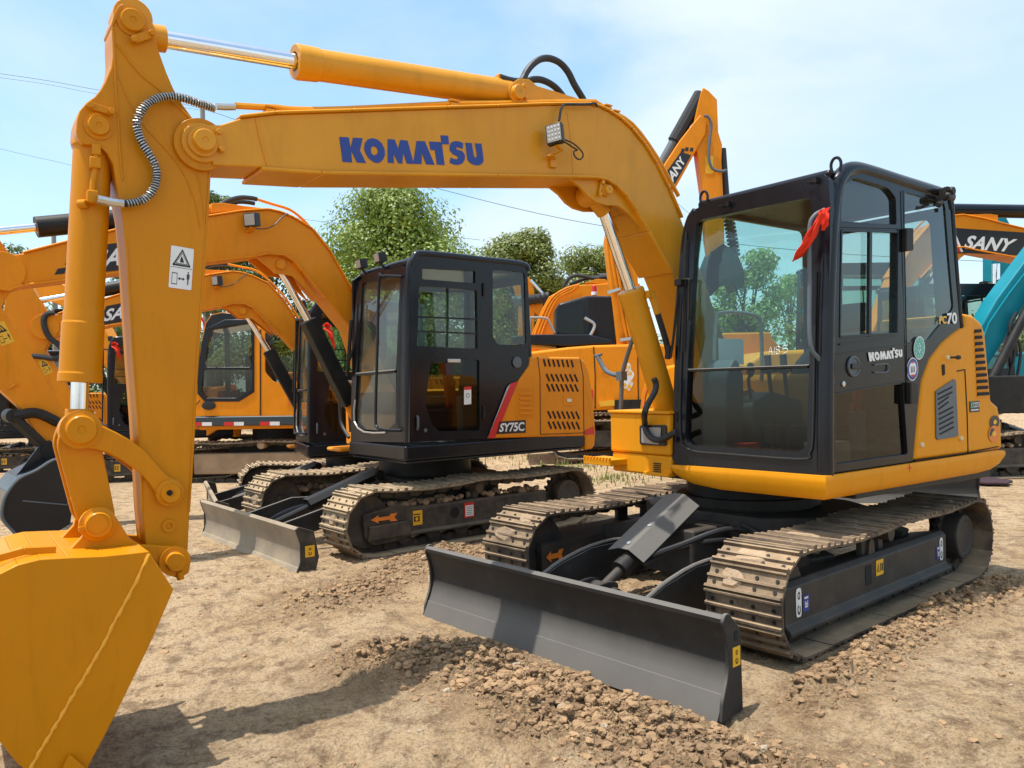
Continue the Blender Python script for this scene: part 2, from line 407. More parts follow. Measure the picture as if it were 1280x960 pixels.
def bottle8(q, mb, h=.003, u=.5, v=.5, s=.5, ar=.5):
    """the hook mark: two small rings one above the other"""
    for dv, r in ((.17, .15), (-.17, .19)):
        for k in range(14):
            a0 = 2 * PI * k / 14; a1 = 2 * PI * (k + 1) / 14
            if dv > 0 or not (1 < k < 4):
                q.poly(mb, [(u + s * ar * 2 * (r) * math.cos(a0), v + s * (dv * 1.5 + r * math.sin(a0))), (u + s * ar * 2 * r * math.cos(a1), v + s * (dv * 1.5 + r * math.sin(a1))),
                            (u + s * ar * 2 * r * .55 * math.cos(a1), v + s * (dv * 1.5 + r * .55 * math.sin(a1))), (u + s * ar * 2 * r * .55 * math.cos(a0), v + s * (dv * 1.5 + r * .55 * math.sin(a0)))], h)
def arrow_decal(q, parent, mat='dorg'):
    m = MB(); q.slab(m, [(0, .5), (.28, 1), (.26, .72), (.70, .72), (.72, .95), (1, 1), (.88, .5), (1, .0), (.72, .05), (.70, .28), (.26, .28), (.28, 0)], 0, .003)
    return obj('arrow_decal', m, M[mat], parent, angle=0)
def rectq(x0, x1, z0, z1, y, s=1):
    """a quad facing +y (s=1) seen from outside: left edge is larger x"""
    return Quad(V(x1, y, z0), V(x0, y, z0), V(x0, y, z1), V(x1, y, z1), (0, s, 0))
# ------------------------------------------------------------------ the yellow excavator in front
U = Fr(1.718, 5.929, -138.353); T = Fr(1.718, 5.929, -144.61)
PHI = T.yaw - U.yaw
m1 = empty('excavator', (1.718, 5.929, 0), U.yaw)
tag(m1, 'large yellow excavator with black cab and blue lettering on its boom, in the foreground', 'excavator')
XF, XR, ZC, RB = 1.285, -1.165, .285, .272
for side, y0, y1 in ((1, .71, 1.16), (-1, -1.16, -.71)):
    track_belt(y0, y1, XF, XR, ZC, RB, 45, M['shoe'], m1, .5, 3 + side)
    yo = 1.05 * side; yi = .86 * side
    m = MB()
    x0, x1 = -.84, 1.335
    sec = [(.80, .33), (1.02, .375), (1.05, .345), (1.05, .155), (1.085, .125), (1.085, .10), (.80, .12)]
    m.prism([(x0, side * y, z) for y, z in sec], (x1 - x0, 0, 0))
    m.prism([(x1 - .02, side * .84, .12), (x1 - .02, side * 1.04, .12), (x1 - .10, side * 1.02, .05), (x1 - .25, side * .9, .05), (x1 - .25, side * .86, .12)], (-.25, 0, 0))
    m.bb(.22, .34, *(sorted((side * .96, side * 1.0))), .36, .47)
    fr = obj('track_frame', m, M['steel'], m1, bevel=.006)
    wheel_set(side, .935 * side, XF, XR, ZC, fr, False)
    m = MB(); m.prism(rpoly([V(.30, side * 1.0, .33), V(.20, side * 1.0, .33), V(.22, side * 1.0, .46), V(.28, side * 1.0, .46)], [.0, .0, .03, .03]), (0, side * .02, 0)); obj('lifting_eye', m, M['steel'], fr)
    if side == 1:
        m = MB(); m.prism([p for p in rrect(lambda a, b: V(a, 1.0512, b), .085, .12, .018, 4, .37, .265)], (0, .0015, 0)); obj('frame_opening', m, M['void'], fr, angle=0)
        q = rectq(.17, .27, .24, .335, 1.052); m = MB(); q.slab(m, SQ); m.m = 1
        q.poly(m, [(.1, .25), (.45, .25), (.27, .8)], .0035); m.m = 0; q.poly(m, [(.2, .32), (.36, .32), (.275, .6)], .0045); m.m = 1
        for a in (.55, .78): q.poly(m, [(a, .25), (a + .14, .25), (a + .14, .75), (a, .75)], .0035)
        obj('warning_decal', m, [M['dyel'], M['dblk']], fr, angle=0)
        for xx, blu in ((1.20, 1.125), (-.745, -.69)):
            q = rectq(xx - .028, xx + .028, .18, .335, 1.052); m = MB(); q.slab(m, rpoly([V(a, b, 0) for a, b in SQ], .2, 3) and [(p.x, p.y) for p in rpoly([V(a, b, 0) for a, b in SQ], .25, 3)]); m.m = 1; bottle8(q, m, .0035, .5, .5, .95, .8)
            obj('hook_decal', m, [M['white'], M['dblk']], fr, angle=0)
            q = rectq(blu - .035, blu + .03, .195, .285, 1.052); m = MB(); q.slab(m, SQ); m.m = 1
            for a, b, c, d in ((.2, .78, .8, .9), (.25, .25, .35, .65), (.65, .25, .75, .65), (.25, .25, .75, .35), (.42, .4, .58, .55)): q.poly(m, [(a, b), (c, b), (c, d), (a, d)], .0035)
            obj('lashing_decal', m, [M['blue'], M['white']], fr, angle=0)
    else:
        q = Quad(V(1.30, -.795, .20), V(1.13, -.795, .20), V(1.13, -.795, .28), V(1.30, -.795, .28), (0, 1, 0)); arrow_decal(q, fr)
# centre frame, slewing ring
m = MB(); m.prism(rpoly([V(x, y, .36) for x, y in ((.55, .45), (.2, .8), (-.35, .8), (-.6, .45), (-.6, -.45), (-.35, -.8), (.2, -.8), (.55, -.45))], .08), (0, 0, .2))
for s in (1, -1):
    for xx in (.45, -.5): m.bar((xx, .3 * s, .44), (xx * 1.25, .85 * s, .30), .22, .16)
m.bb(.3, .95, -.2, .2, .2, .5)
obj('centre_frame', m, M['steel'], m1, bevel=.012)
m = MB(); m.lathe((0, 0, .5), (0, 0, 1), [(0, .46), (.08, .46), (.08, .50), (.14, .50), (.14, .44), (.25, .44)], 48); obj('slewing_ring', m, M['black'], m1)
# dozer blade
bl_prof = [(2.052, .368), (2.036, .382), (2.012, .378), (1.998, .35), (1.975, .26), (1.968, .17), (1.975, .06), (2.005, -.03), (2.04, -.09), (2.082, -.09), (2.072, -.055), (2.050, -.005), (2.024, .055), (2.004, .115), (1.996, .17), (2.000, .22), (2.018, .285), (2.036, .33), (2.05, .348)]
bl_prof = [(x + .02, z) for x, z in bl_prof]
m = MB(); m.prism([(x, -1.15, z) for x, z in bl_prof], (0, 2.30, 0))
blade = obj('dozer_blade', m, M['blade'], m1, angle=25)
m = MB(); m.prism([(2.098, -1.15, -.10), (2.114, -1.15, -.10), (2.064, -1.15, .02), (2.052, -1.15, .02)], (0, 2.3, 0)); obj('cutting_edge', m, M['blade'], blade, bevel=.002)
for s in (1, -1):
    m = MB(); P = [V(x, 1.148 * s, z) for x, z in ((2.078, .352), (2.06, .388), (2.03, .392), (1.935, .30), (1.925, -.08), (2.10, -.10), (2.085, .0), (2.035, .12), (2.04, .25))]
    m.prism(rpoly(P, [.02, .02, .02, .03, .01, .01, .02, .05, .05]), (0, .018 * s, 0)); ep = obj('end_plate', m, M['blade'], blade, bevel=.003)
    if s == 1:
        m = MB(); m.prism([p for p in rrect(lambda a, b: V(a, 1.1665, b), .03, .05, .014, 4, 1.975, .275)], (0, .001, 0)); obj('plate_slot', m, M['void'], ep, angle=0)
        q = rectq(1.945, 2.005, .135, .225, 1.1665); m = MB(); q.slab(m, SQ); m.m = 1; bottle8(q, m, .0035, .5, .5, .85, .6); obj('hook_decal', m, [M['dyel'], M['dblk']], ep, angle=0)
# blade arms
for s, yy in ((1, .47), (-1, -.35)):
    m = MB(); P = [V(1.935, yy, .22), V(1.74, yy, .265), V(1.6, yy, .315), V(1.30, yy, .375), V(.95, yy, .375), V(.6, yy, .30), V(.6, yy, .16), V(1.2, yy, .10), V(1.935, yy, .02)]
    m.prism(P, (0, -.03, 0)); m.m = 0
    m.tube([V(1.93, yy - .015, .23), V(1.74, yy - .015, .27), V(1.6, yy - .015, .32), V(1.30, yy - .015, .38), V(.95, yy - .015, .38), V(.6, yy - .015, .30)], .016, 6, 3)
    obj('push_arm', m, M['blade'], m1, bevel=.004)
# blade cylinder with its guard
ga, gb = U.px(790, 690, 'y', .0), U.px(858, 632, 'y', .0)
gl, gu = V(1.37, -.01, .405), V(.80, .0, .69)
gd = (gu - gl).normalized(); gn = V(0, 1, 0).cross(gd) * -1
if gn.z < 0: gn = -gn
m = MB()
c0 = gl - gn * .0
def gp(t, y, h): return gl + gd * t + V(0, y, 0) + gn * h
Lg = (gu - gl).length
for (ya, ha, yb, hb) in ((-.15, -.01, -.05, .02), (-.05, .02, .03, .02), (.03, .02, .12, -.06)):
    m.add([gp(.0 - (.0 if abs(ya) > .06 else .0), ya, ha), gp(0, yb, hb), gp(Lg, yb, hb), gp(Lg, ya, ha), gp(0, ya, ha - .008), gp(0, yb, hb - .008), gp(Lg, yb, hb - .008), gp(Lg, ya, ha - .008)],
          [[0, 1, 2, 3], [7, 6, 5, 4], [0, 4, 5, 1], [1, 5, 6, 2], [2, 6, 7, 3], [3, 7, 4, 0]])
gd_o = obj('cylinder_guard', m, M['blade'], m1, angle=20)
m = MB()
for t, y in ((.06, .0), (.26, .02)): m = MB(); c = gp(t, y - .01, .018); m.cyl(c, c + gn * .008, .014, n=12); obj('guard_bolt', m, M['bolt'], gd_o)
m = MB(); m.cyl(gp(-.04, 0, -.07), gp(Lg, 0, -.07), .055); m.cyl(gp(-.10, 0, -.07), gp(-.04, 0, -.07), .062)
bc = obj('blade_cylinder', m, M['black'], m1)
m = MB(); m.cyl(gp(-.30, 0, -.07), gp(-.08, 0, -.07), .03); m.cyl(gp(-.30, -.05, -.07), gp(-.30, .05, -.07), .055); obj('cylinder_rod', m, M['steel'], bc)
m = MB()
pe = gp(-.30, 0, -.07)
for yy in (-.085, .06):
    P = [V(pe.x - .07, yy, pe.z + .05), V(pe.x + .02, yy, pe.z + .075), V(1.93, yy, .25), V(1.93, yy, -.02), V(pe.x, yy, pe.z - .10)]
    m.prism(rpoly(P, [.04, .05, 0, 0, .05]), (0, .025, 0))
m.cyl((pe.x, -.12, pe.z), (pe.x, .13, pe.z), .035); m.box((pe.x + .04, .105, pe.z - .03), (.05, .04, .09))
obj('blade_bracket', m, M['steel'], m1, bevel=.004)
m = MB(); m.tube([gp(.1, .10, -.08), gp(.30, .17, -.13), V(.75, .30, .50), V(.5, .38, .45)], .018, 8); m.tube([gp(.05, .06, -.12), gp(.3, .12, -.17), V(.8, .22, .42), V(.5, .3, .4)], .016, 8); obj('blade_hose', m, M['rubber'], m1)

# ---------------- upper structure
def up(name, mb, mat, **k): return obj(name, mb, mat, m1, rot=PHI, **k)
# skirt and deck
ZS0, ZS1 = .765, .912
m = MB(); sk = [V(.69, .10, 0), V(.69, 1.08, 0), V(-1.34, 1.08, 0), V(-1.40, 1.02, 0), V(-1.42, -1.05, 0), V(-.2, -1.1, 0), V(.05, -.7, 0), V(.05, -.02, 0), V(.70, .0, 0)]
m.prism([p + V(0, 0, .80) for p in sk], (0, 0, .10)); 
deck = up('deck', m, M['black'])
# front skirt: profile in y-z extruded back, side skirt: profile in x-z
m = MB()
fs = [V(.0, -.045, .888), V(0, 1.118, .908), V(0, 1.118, ZS0), V(0, .70, ZS0 - .01), V(0, .30, .748), V(0, .10, .775), V(0, -.03, .835)]
def sk_sec(t_, zb, h0, h1, zt_=.908):
    # outer profile of the pressed skirt: h0 inner offset, h1 outer offset, zb bottom
    H_ = zt_ - zb; return [(h0, zt_), (h1 - .004, zt_), (h1, zt_ - .02), (h1 + .002, zt_ - .28 * H_), (h1 - .006, zt_ - .62 * H_), (h1 - .022, zt_ - .87 * H_), (h1 - .045, zb), (h0 - .03, zb + .01)]
loft(m, [[V(x, (x + .384) if y > 1 else y, z) for x, z in sk_sec(0, zb, .728, .756, zt_)] for y, zb, zt_ in ((-.045, .835, .888), (-.02, .812, .889), (.03, .79, .890), (.12, .768, .892), (.35, .752, .896), (.75, .758, .903), (1.137, .765, .908))])
ssk = [V(.752, 0, .908), V(-1.36, 0, .925), V(-1.452, 0, .90), V(-1.452, 0, .86), V(-1.38, 0, .80), V(-1.22, 0, .775), V(.752, 0, ZS0)]
loft(m, [[V((y - .384) if x > .7 else x, y, z) for y, z in sk_sec(0, zb, 1.112, 1.140, zt_)] for x, zb, zt_ in ((.752, .765, .908), (.2, .767, .912), (-.5, .770, .917), (-1.1, .774, .923), (-1.30, .785, .924), (-1.40, .812, .922), (-1.445, .85, .915))])
up('skirt_panel', m, M['yellow'], bevel=.010, seg=3)
m = MB(); m.bb(.05, .69, .0, 1.08, .80, .86); m.bb(-1.3, .4, -.6, 1.1, .74, .80); up('floor_plate', m, M['black'], bevel=.004)
# little compass mark and white sticker on the skirt
q = Quad(*T.Y([(1133, 591), (1141, 590), (1141, 579), (1133, 580)], 1.1415), (0, 1, 0)); m = MB()
q.slab(m, [(.5, 0), (.58, .42), (1, .5), (.58, .58), (.5, 1), (.42, .58), (0, .5), (.42, .42)], 0, .0015); 
up('skirt_mark', m, M['red'], angle=0)
# engine hood with rear cover
hood = T.Y([(1140, 577), (1145, 520), (1150, 475), (1160, 447), (1175, 427), (1190, 414), (1203, 407), (1203, 392), (1214, 394), (1224, 403), (1229, 416), (1236, 496)], 1.10)
hp = [V(p.x, 0, max(p.z, .925)) for p in hood] + [V(-1.30, 0, 1.285), V(-1.40, 0, 1.24), V(-1.45, 0, 1.12), V(-1.452, 0, .925)]
m = MB(); m.prism([p + V(0, 1.115, 0) for p in hp], (0, -.62, 0))
hood_o = up('engine_hood', m, M['yellow'], bevel=.03, seg=3, angle=40)
m = MB(); lo = [V(-.25, 0, .93), V(-.25, 0, 1.50), V(-1.1, 0, 1.46), V(-1.35, 0, 1.35), V(-1.5, 0, 1.2), V(-1.5, 0, .93)]
m.prism([p + V(0, .49, 0) for p in lo], (0, -1.5, 0)); up('counterweight', m, M['yellow'], bevel=.05, seg=3)
# hood details on the left side plane y = 1.117
def onS(pts): return T.Y(pts, 1.1165)
def groove(name, path, w, mat, par, y=.0015):
    m = MB(); P = onS(path)
    for a, b in zip(P, P[1:]): m.bar(a, b, .006, w, up=(0, 0, 1) if abs((b - a).normalized().z) < .9 else (1, 0, 0))
    return obj(name, m, mat, par, angle=0)
def side_quad(bl, br, tr, tl, y=1.1165): return Quad(*T.Y([bl, br, tr, tl], y), (0, 1, 0))
groove('panel_gap', [(1144, 576), (1210, 566), (1209, 520), (1206, 462), (1196, 464)], .007, M['void'], hood_o)
groove('panel_gap', [(1210, 566), (1248, 558)], .006, M['void'], hood_o)
m = MB(); P = onS(zc(1020, 380, .15625, [(950, 700), (1040, 640), (1095, 603), (1112, 610), (1120, 800), (1132, 1045), (1125, 1060), (965, 1087), (955, 1070)]))
m.prism(P, (0, .008, 0)); vp = obj('vent_grille', m, M['greypl'], hood_o, bevel=.002)
m = MB()
for k in range(9):
    y0 = 722 + k * 40; x0 = 975 + k * 2; x1 = 1090 + k * 1.5 if k not in (2, 3) else 1060
    a, b = T.Y(zc(1020, 380, .15625, [(x0, y0), (x1, y0 - 58)]), 1.126); m.bar(a, b, .004, .009)
obj('vent_slot', m, M['void'], vp, angle=0)
for (u, v) in ((1183, 447), (1151, 556), (1200, 548)):
    c = T.px(u, v, 'y', 1.115); m = MB(); m.lathe(c, (0, 1, 0), [(0, .017), (.012, .017), (.018, .012)], 14); obj('rubber_stop', m, flat('pale_stop', (.72, .60, .30), .6) if 'pale_stop' not in bpy.data.materials else bpy.data.materials['pale_stop'], hood_o)
m = MB(); a = T.px(1184, 447, 'y', 1.115); m.cyl(a, a + V(-.02, .045, 0), .007); m.lathe(a + V(-.03, .035, 0), (-.6, .6, 0), [(0, .008), (.02, .016), (.035, .012)], 12); obj('hood_latch', m, M['steel'], hood_o)
m = MB(); P = [onS([p])[0] for p in ((1177, 456), (1180.5, 455), (1181, 468), (1178, 470))]; m.prism(rpoly(P, .01), (0, .003, 0)); obj('key_slot', m, M['void'], hood_o, angle=0)
# dark louvres down the rear edge
m = MB()
for k in range(11):
    v0 = 412 + k * 7.85; u0 = 1218 + k * .35; u1 = 1226.5 + k * .95
    P = onS([(u0, v0 + 4.2), (u1, v0 + 3.2), (u1 - .3, v0 - .6), (u0, v0)]); m.prism(P, (0, .004, 0))
obj('rear_louvre', m, M['void'], hood_o, angle=0)
m = MB()
for k in range(11):
    v0 = 412 + k * 7.85; u0 = 1218 + k * .35; u1 = 1227 + k * .95
    a, b = T.Y([(u0, v0 + 5.2), (u1, v0 + 4.4)], 1.121); m.bar(a, b, .010, .006)
obj('louvre_rib', m, M['yellow'], hood_o, angle=0)
q = side_quad((1212, 515.5), (1224, 514.5), (1224, 501), (1211.5, 502)); m = MB(); q.slab(m, SQ, 0, .003); m.m = 1; q.sub(.08, .42, .4, .9).text(m, 'E', .005, bold=.02); m.m = 2; q.sub(.36, .42, .94, .9).text(m, 'COT3', .005, bold=.02); q.poly(m, [(.1, .15), (.9, .15), (.9, .25), (.1, .25)], .0045)
obj('badge_decal', m, [M['dblk'], M['green'], M['white']], hood_o, angle=0)
# orange and black figure mark at the rear
q = side_quad((1235.5, 553), (1248.5, 551), (1248.5, 518), (1235.5, 520)); m = MB()
q.disc(m, .56, .73, .46, .55, .003, 24); m.m = 1; q.disc(m, .48, .30, .52, .60, .004, 24); m.m = 0; q.poly(m, [(.05, .35), (.2, .52), (.5, .5), (.45, .35), (.1, .2)], .0048); m.m = 2; q.disc(m, .56, .74, .17, .5, .0056); q.disc(m, .48, .30, .20, .5, .0056)
obj('rear_mark', m, [M['dblk'], M['dorg'], M['dyel']], hood_o, angle=0)

# front right tank box with lamp, step
bx = .745
def onF(pts): return T.X(pts, bx)
m = MB(); P = onF([(762, 514), (840, 515), (841, 569), (762.5, 563)]); y_r = P[0].y
m.bb(-.30, bx, y_r, -.06, .945, 1.235); tank = up('front_tank', m, M['yellow'], bevel=.018, seg=3)
m = MB(); m.bb(-.28, bx + .012, y_r - .012, -.05, 1.232, 1.252); obj('tank_lid', m, M['yellow'], tank, bevel=.006)
m = MB(); m.bb(-.28, bx - .01, y_r + .01, -.06, .80, .943); obj('tank_base', m, M['yellow'], tank, bevel=.015)
m = MB(); P = rpoly(T.X([(801, 556), (834, 557.5), (834, 531), (800.5, 531.5)], bx + .002), .02); m.prism(P, (.012, 0, 0)); lp = obj('headlamp_housing', m, M['dblk'], tank, bevel=.003)
m = MB(); m.prism(rpoly(T.X([(802.5, 553.5), (825, 556), (827, 534.5), (802.5, 534)], bx + .014), .015), (.008, 0, 0)); obj('lamp_lens', m, M['lens'], lp, bevel=.003)
m = MB()
for k in range(5): a, b = T.X([(817, 579 + k * 2.6), (825.5, 579.6 + k * 2.6)], bx - .005); m.bar(a, b, .012, .006)
obj('base_slot', m, M['void'], tank, angle=0)
m = MB(); P = T.Z([(753, 577), (812, 579), (800, 573), (765, 572)], .90)
m.bb(bx - .06, bx + .15, -.80, -.50, .855, .90); 
for k in range(9): m.bar(V(bx + .148, -.79 + k * .034, .905), V(bx + .148, -.775 + k * .034, .905), .02, .02)
m.bb(bx - .05, bx + .02, -.30, -.06, .80, .825)
up('foot_step', m, M['yellow'], bevel=.004)
m = MB(); P = T.X([(798, 514), (800, 494), (806, 473), (813, 461), (845, 455), (845, 515)], .20)
m.prism(P, (-.9, 0, 0)); up('side_cover', m, M['yellow'], bevel=.03, seg=3)
m = MB(); P = T.X([(802, 512), (804, 492), (810, 474), (815, 466), (817, 470), (812, 478), (807, 494), (805, 512)], .203); m.prism(P, (.004, 0, 0)); up('cover_seal', m, M['dorg'], angle=0)

# grey mirror stay standing on the tank
m = MB(); m.tube(T.X([(776, 514), (777, 485), (778, 468), (784, 445), (793, 418)], .55), .017, 8, 3); m.tube(T.X([(777, 470), (766, 468), (757, 463), (751, 453), (747, 445)], .55), .018, 8, 4); m.tube(T.X([(743, 445), (752, 443)], .55), .010, 8, 0); m.box(T.px(777, 470, 'x', .55), (.06, .06, .07)); up('mirror_stay', m, M['greypl'])
# ------------------------------------------------------------------ boom, arm and bucket of the yellow excavator
YB = -.14; YF = -.42; YC = -.28
def ring_pts(c, r, a0, a1, n=8): return [V(c.x + r * math.cos(R(a0 + (a1 - a0) * k / n)), c.y, c.z + r * math.sin(R(a0 + (a1 - a0) * k / n))) for k in range(n + 1)]
tip = T.px(253, 178, 'y', YB)
top = T.Y([(275, 156), (300, 148), (344, 143), (440, 140), (559, 136), (620, 134), (680, 131.5), (736, 131), (749, 134), (761, 140), (776, 150), (789, 162), (805, 182), (820, 206), (836, 238), (851, 273)], YB)
bot = T.Y([(839, 340), (810, 288), (795, 262), (783, 244), (770, 231), (758, 223), (745, 220), (717, 219), (620, 217.5), (400, 214), (325, 209), (266, 206)], YB)
prof = ring_pts(tip, .095, 240, 470, 12) + top + [V(.28, YB, 2.2), V(-.02, YB, 1.6), V(-.16, YB, 1.22), V(-.10, YB, 1.06), V(.04, YB, 1.04), V(.16, YB, 1.16), V(.38, YB, 1.80)] + bot
m = MB(); m.prism(prof, (0, YF - YB, 0))
boom = up('boom', m, M['boomyel'], bevel=.007, angle=30)
# flange lips: top plate and bottom plate stand proud of the webs
def strip(mb, pts, w0, w1, th, up_):
    for side in (0,):
        pass
    for a, b in zip(pts, pts[1:]):
        d = (b - a).normalized(); n = V(-d.z, 0, d.x)
        if n.z * up_ < 0: n = -n
        mb.add([V(a.x, w0, a.z), V(a.x, w1, a.z), V(b.x, w1, b.z), V(b.x, w0, b.z), V(a.x, w0, a.z) + n * th, V(a.x, w1, a.z) + n * th, V(b.x, w1, b.z) + n * th, V(b.x, w0, b.z) + n * th],
               [[0, 1, 2, 3], [7, 6, 5, 4], [0, 4, 5, 1], [1, 5, 6, 2], [2, 6, 7, 3], [3, 7, 4, 0]])
m = MB(); strip(m, top[1:], YB + .020, YF - .02, .016, 1); bl = list(reversed(bot)); strip(m, bl[1:], YB + .028, YF - .028, .022, -1)
obj('flange_plate', m, M['boomyel'], boom, bevel=.008)
m = MB(); ear = [V(x, 0, z) for x, z in ((1.62, 2.79), (1.50, 2.765), (1.42, 2.725), (1.36, 2.675), (1.29, 2.645), (1.20, 2.635), (1.10, 2.645), (1.0, 2.60), (.86, 2.50), (.74, 2.36), (.80, 2.44), (.95, 2.63), (1.13, 2.78), (1.3, 2.81))]
for y0 in (-.155, -.38): m.prism([p + V(0, y0, 0) for p in ear], (0, -.025, 0))
m.cyl((1.223, -.17, 2.727), (1.223, -.39, 2.727), .06)
obj('cylinder_ear', m, M['boomyel'], boom, bevel=.003)
def pin(c, r, h, par, ax=(0, 1, 0), mat='boomyel', nm='pin_boss', ring=1.0):
    m = MB(); m.lathe(c, ax, [(-.01, r * 1.35 * ring), (h * .35, r * 1.35 * ring), (h * .4, r * 1.08), (h * .5, r), (h, r), (h + .006, r * .92), (h + .006, r * .3), (h + .002, r * .25), (h + .002, .001)], 32)
    return obj(nm, m, M[mat], par)
def keeper(a, b, par, w=.03, mat='boomyel'):
    m = MB(); m.bar(a, b, w, .014, up=(0, 1, 0))
    for p in (a, b): m.cyl(p, p + V(0, .022, 0), .015, n=6)
    return obj('pin_keeper', m, M[mat], par, bevel=.002)
pin(T.px(253, 178, 'y', YB), .052, .05, boom); keeper(T.px(273, 165, 'y', YB + .012), T.px(277, 187, 'y', YB + .012), boom)
pin(T.px(757, 238, 'y', -.15), .03, .035, boom); keeper(T.px(752, 228, 'y', -.14), T.px(749, 243, 'y', -.14), boom, .018)
# weld line near the nose and mid seam
m = MB(); P = T.Y([(320, 148), (327, 180), (335, 209)], YB + .002); m.tube(P, .006, 6, 4); obj('weld_seam', m, M['boomyel'], boom); m = MB(); P = T.Y([(709, 140), (714, 180), (716, 218)], YB + .0015); m.tube(P, .0022, 6, 4); obj('weld_seam', m, M['boomyel'], boom)
# steel pipe run over the boom
m = MB(); P = T.Y([(294, 132), (330, 134), (345, 134.5), (370, 137), (430, 136.5), (560, 130), (620, 129), (700, 127), (744, 127)], -.20)
m.tube(P, .017, 8, 3); P = T.Y([(744, 127), (760, 137), (790, 155), (820, 195), (848, 245)], -.20); m.tube(P, .015, 8, 3)
P2 = [p + V(0, -.06, 0) for p in T.Y([(560, 131), (620, 130), (700, 128), (744, 126), (765, 137), (795, 160), (822, 200), (850, 250)], -.20)]; m.tube(P2, .015, 8, 3)
obj('oil_pipe', m, M['boomyel'], boom)
for (u, v) in ((337, 139), (566, 131), (758, 136), (768, 143)):
    c = T.px(u, v, 'y', -.20); m = MB(); m.box(c - V(0, .02, .02), (.05, .10, .05)); m.box(c + V(0, 0, .018), (.06, .06, .012)); m.box(c - V(0, 0, .045), (.09, .04, .02)); obj('pipe_clamp', m, M['boomyel'], boom, bevel=.003)
# the lettering, traced letter by letter
K = [
 [[(57, 72), (133, 76), (148, 160), (168, 78), (244, 83), (222, 180), (272, 281), (198, 277), (152, 180), (160, 276), (84, 272)]],
 [[(255, 165), (262, 120), (285, 92), (320, 82), (360, 92), (395, 120), (418, 165), (423, 215), (408, 252), (385, 275), (355, 281), (325, 270), (290, 240), (265, 200)], [(308, 180), (315, 205), (330, 218), (348, 217), (362, 205), (367, 185), (360, 165), (345, 150), (325, 146), (312, 158)]],
 [[(444, 89), (500, 94), (528, 165), (545, 97), (603, 101), (650, 274), (676, 104), (742, 107), (820, 295), (752, 292), (718, 200), (716, 289), (598, 286), (568, 196), (562, 285), (530, 283), (490, 205), (494, 281), (444, 279)]],
 [[(776, 109), (868, 113), (876, 127), (866, 59), (928, 62), (935, 131), (878, 130), (900, 297), (838, 294), (822, 178), (786, 176)]],
 [[(1048, 122), (1044, 168), (1015, 158), (992, 155), (995, 172), (1040, 185), (1062, 215), (1060, 255), (1040, 285), (1005, 297), (975, 294), (940, 278), (948, 236), (975, 248), (1000, 252), (1008, 238), (998, 225), (965, 210), (940, 180), (940, 140), (955, 115), (980, 106), (1015, 108)]],
 [[(1065, 118), (1117, 122), (1132, 220), (1143, 238), (1156, 232), (1158, 215), (1142, 123), (1195, 126), (1212, 262), (1200, 285), (1175, 299), (1145, 298), (1115, 288), (1088, 265), (1080, 240)]],
]
m = MB()
for L in K: m.plate([[p + V(0, .0015, 0) for p in T.Y(zc(415, 160, .15625, l), YB)] for l in L], (0, .0012, 0))
obj('blue_lettering', m, M['blue'], boom, angle=0)
# work lamp with bracket and cable
lc = T.px(694, 168, 'y', YB + .10); ln = V(.85, .5, .12).normalized(); lu = (V(.25, 0, 1) - ln * V(.25, 0, 1).dot(ln)).normalized(); lr = lu.cross(ln)
rot = Matrix((lr, lu, ln)).transposed()
m = MB(); m.box(lc, (.105, .125, .045), rot); 
for k in range(5): m.box(lc - ln * (.026 + .006) + lr * (-.04 + .02 * k), (.006, .11, .02), rot)
lamp = up('work_lamp', m, M['dblk'], bevel=.006)
lamp.parent = m1; lamp.name = 'work_lamp'
m = MB(); m.box(lc + ln * .0235, (.09, .11, .004), rot); m.m = 1
for i in range(4):
    for j in range(4):
        c = lc + ln * .0258 + lr * (-.032 + .0215 * i) + lu * (-.039 + .026 * j); m.lathe(c, ln, [(0, .008), (.002, .006)], 8)
obj('lamp_lens', m, [M['lens'], M['bolt']], lamp)
m = MB(); b0 = T.px(690, 200, 'y', YB); m.bar(b0, T.px(688, 194, 'y', YB + .06), .05, .008); m.bar(T.px(688, 194, 'y', YB + .05), T.px(704, 187, 'y', YB + .10), .04, .006); m.bar(T.px(702, 188, 'y', YB + .10), lc - lu * .07, .03, .006); m.box(b0 - V(0, -.01, .02), (.05, .02, .06))
obj('lamp_bracket', m, M['boomyel'], lamp, bevel=.002)
m = MB(); P = T.Y(zc(660, 130, .1667, [(275, 268), (330, 290), (380, 330), (412, 372), (405, 405), (378, 415), (350, 390), (345, 355), (370, 345), (345, 330), (300, 300), (275, 285)]), YB + .09); m.tube(P, .005, 6, 4)
P = T.Y(zc(660, 130, .1667, [(232, 125), (238, 95), (245, 50), (262, 12), (300, 2), (420, 4), (500, -4), (520, 18)]), YB + .05); m.tube(P, .008, 6, 4); obj('lamp_cable', m, M['rubber'], lamp)
# arm cylinder bracket on the boom, cylinder and rod
m = MB()
for y0 in (-.20, -.33):
    P = T.Y([(631, 134), (629, 122), (632, 108), (640, 103), (652, 104), (662, 112), (702, 124), (715, 128), (715, 136)], YC); m.prism([V(p.x, y0, p.z) for p in P], (0, -.03, 0))
obj('cylinder_bracket', m, M['boomyel'], boom, bevel=.003)
pin(T.px(645, 117, 'y', -.20), .045, .04, boom); keeper(T.px(654, 108, 'y', -.185), T.px(656, 122, 'y', -.185), boom, .02)
a0, a1 = T.px(636, 117, 'y', YC), T.px(368, 77, 'y', YC); ad = (a1 - a0).normalized(); AL = (a1 - a0).length
m = MB(); m.lathe(a0, ad, [(0, .05), (.01, .083), (AL - .13, .083), (AL - .128, .088), (AL - .02, .092), (AL, .088), (AL, .05), (AL - .01, .045)], 36)
acyl = up('arm_cylinder', m, M['boomyel'], bevel=.003)
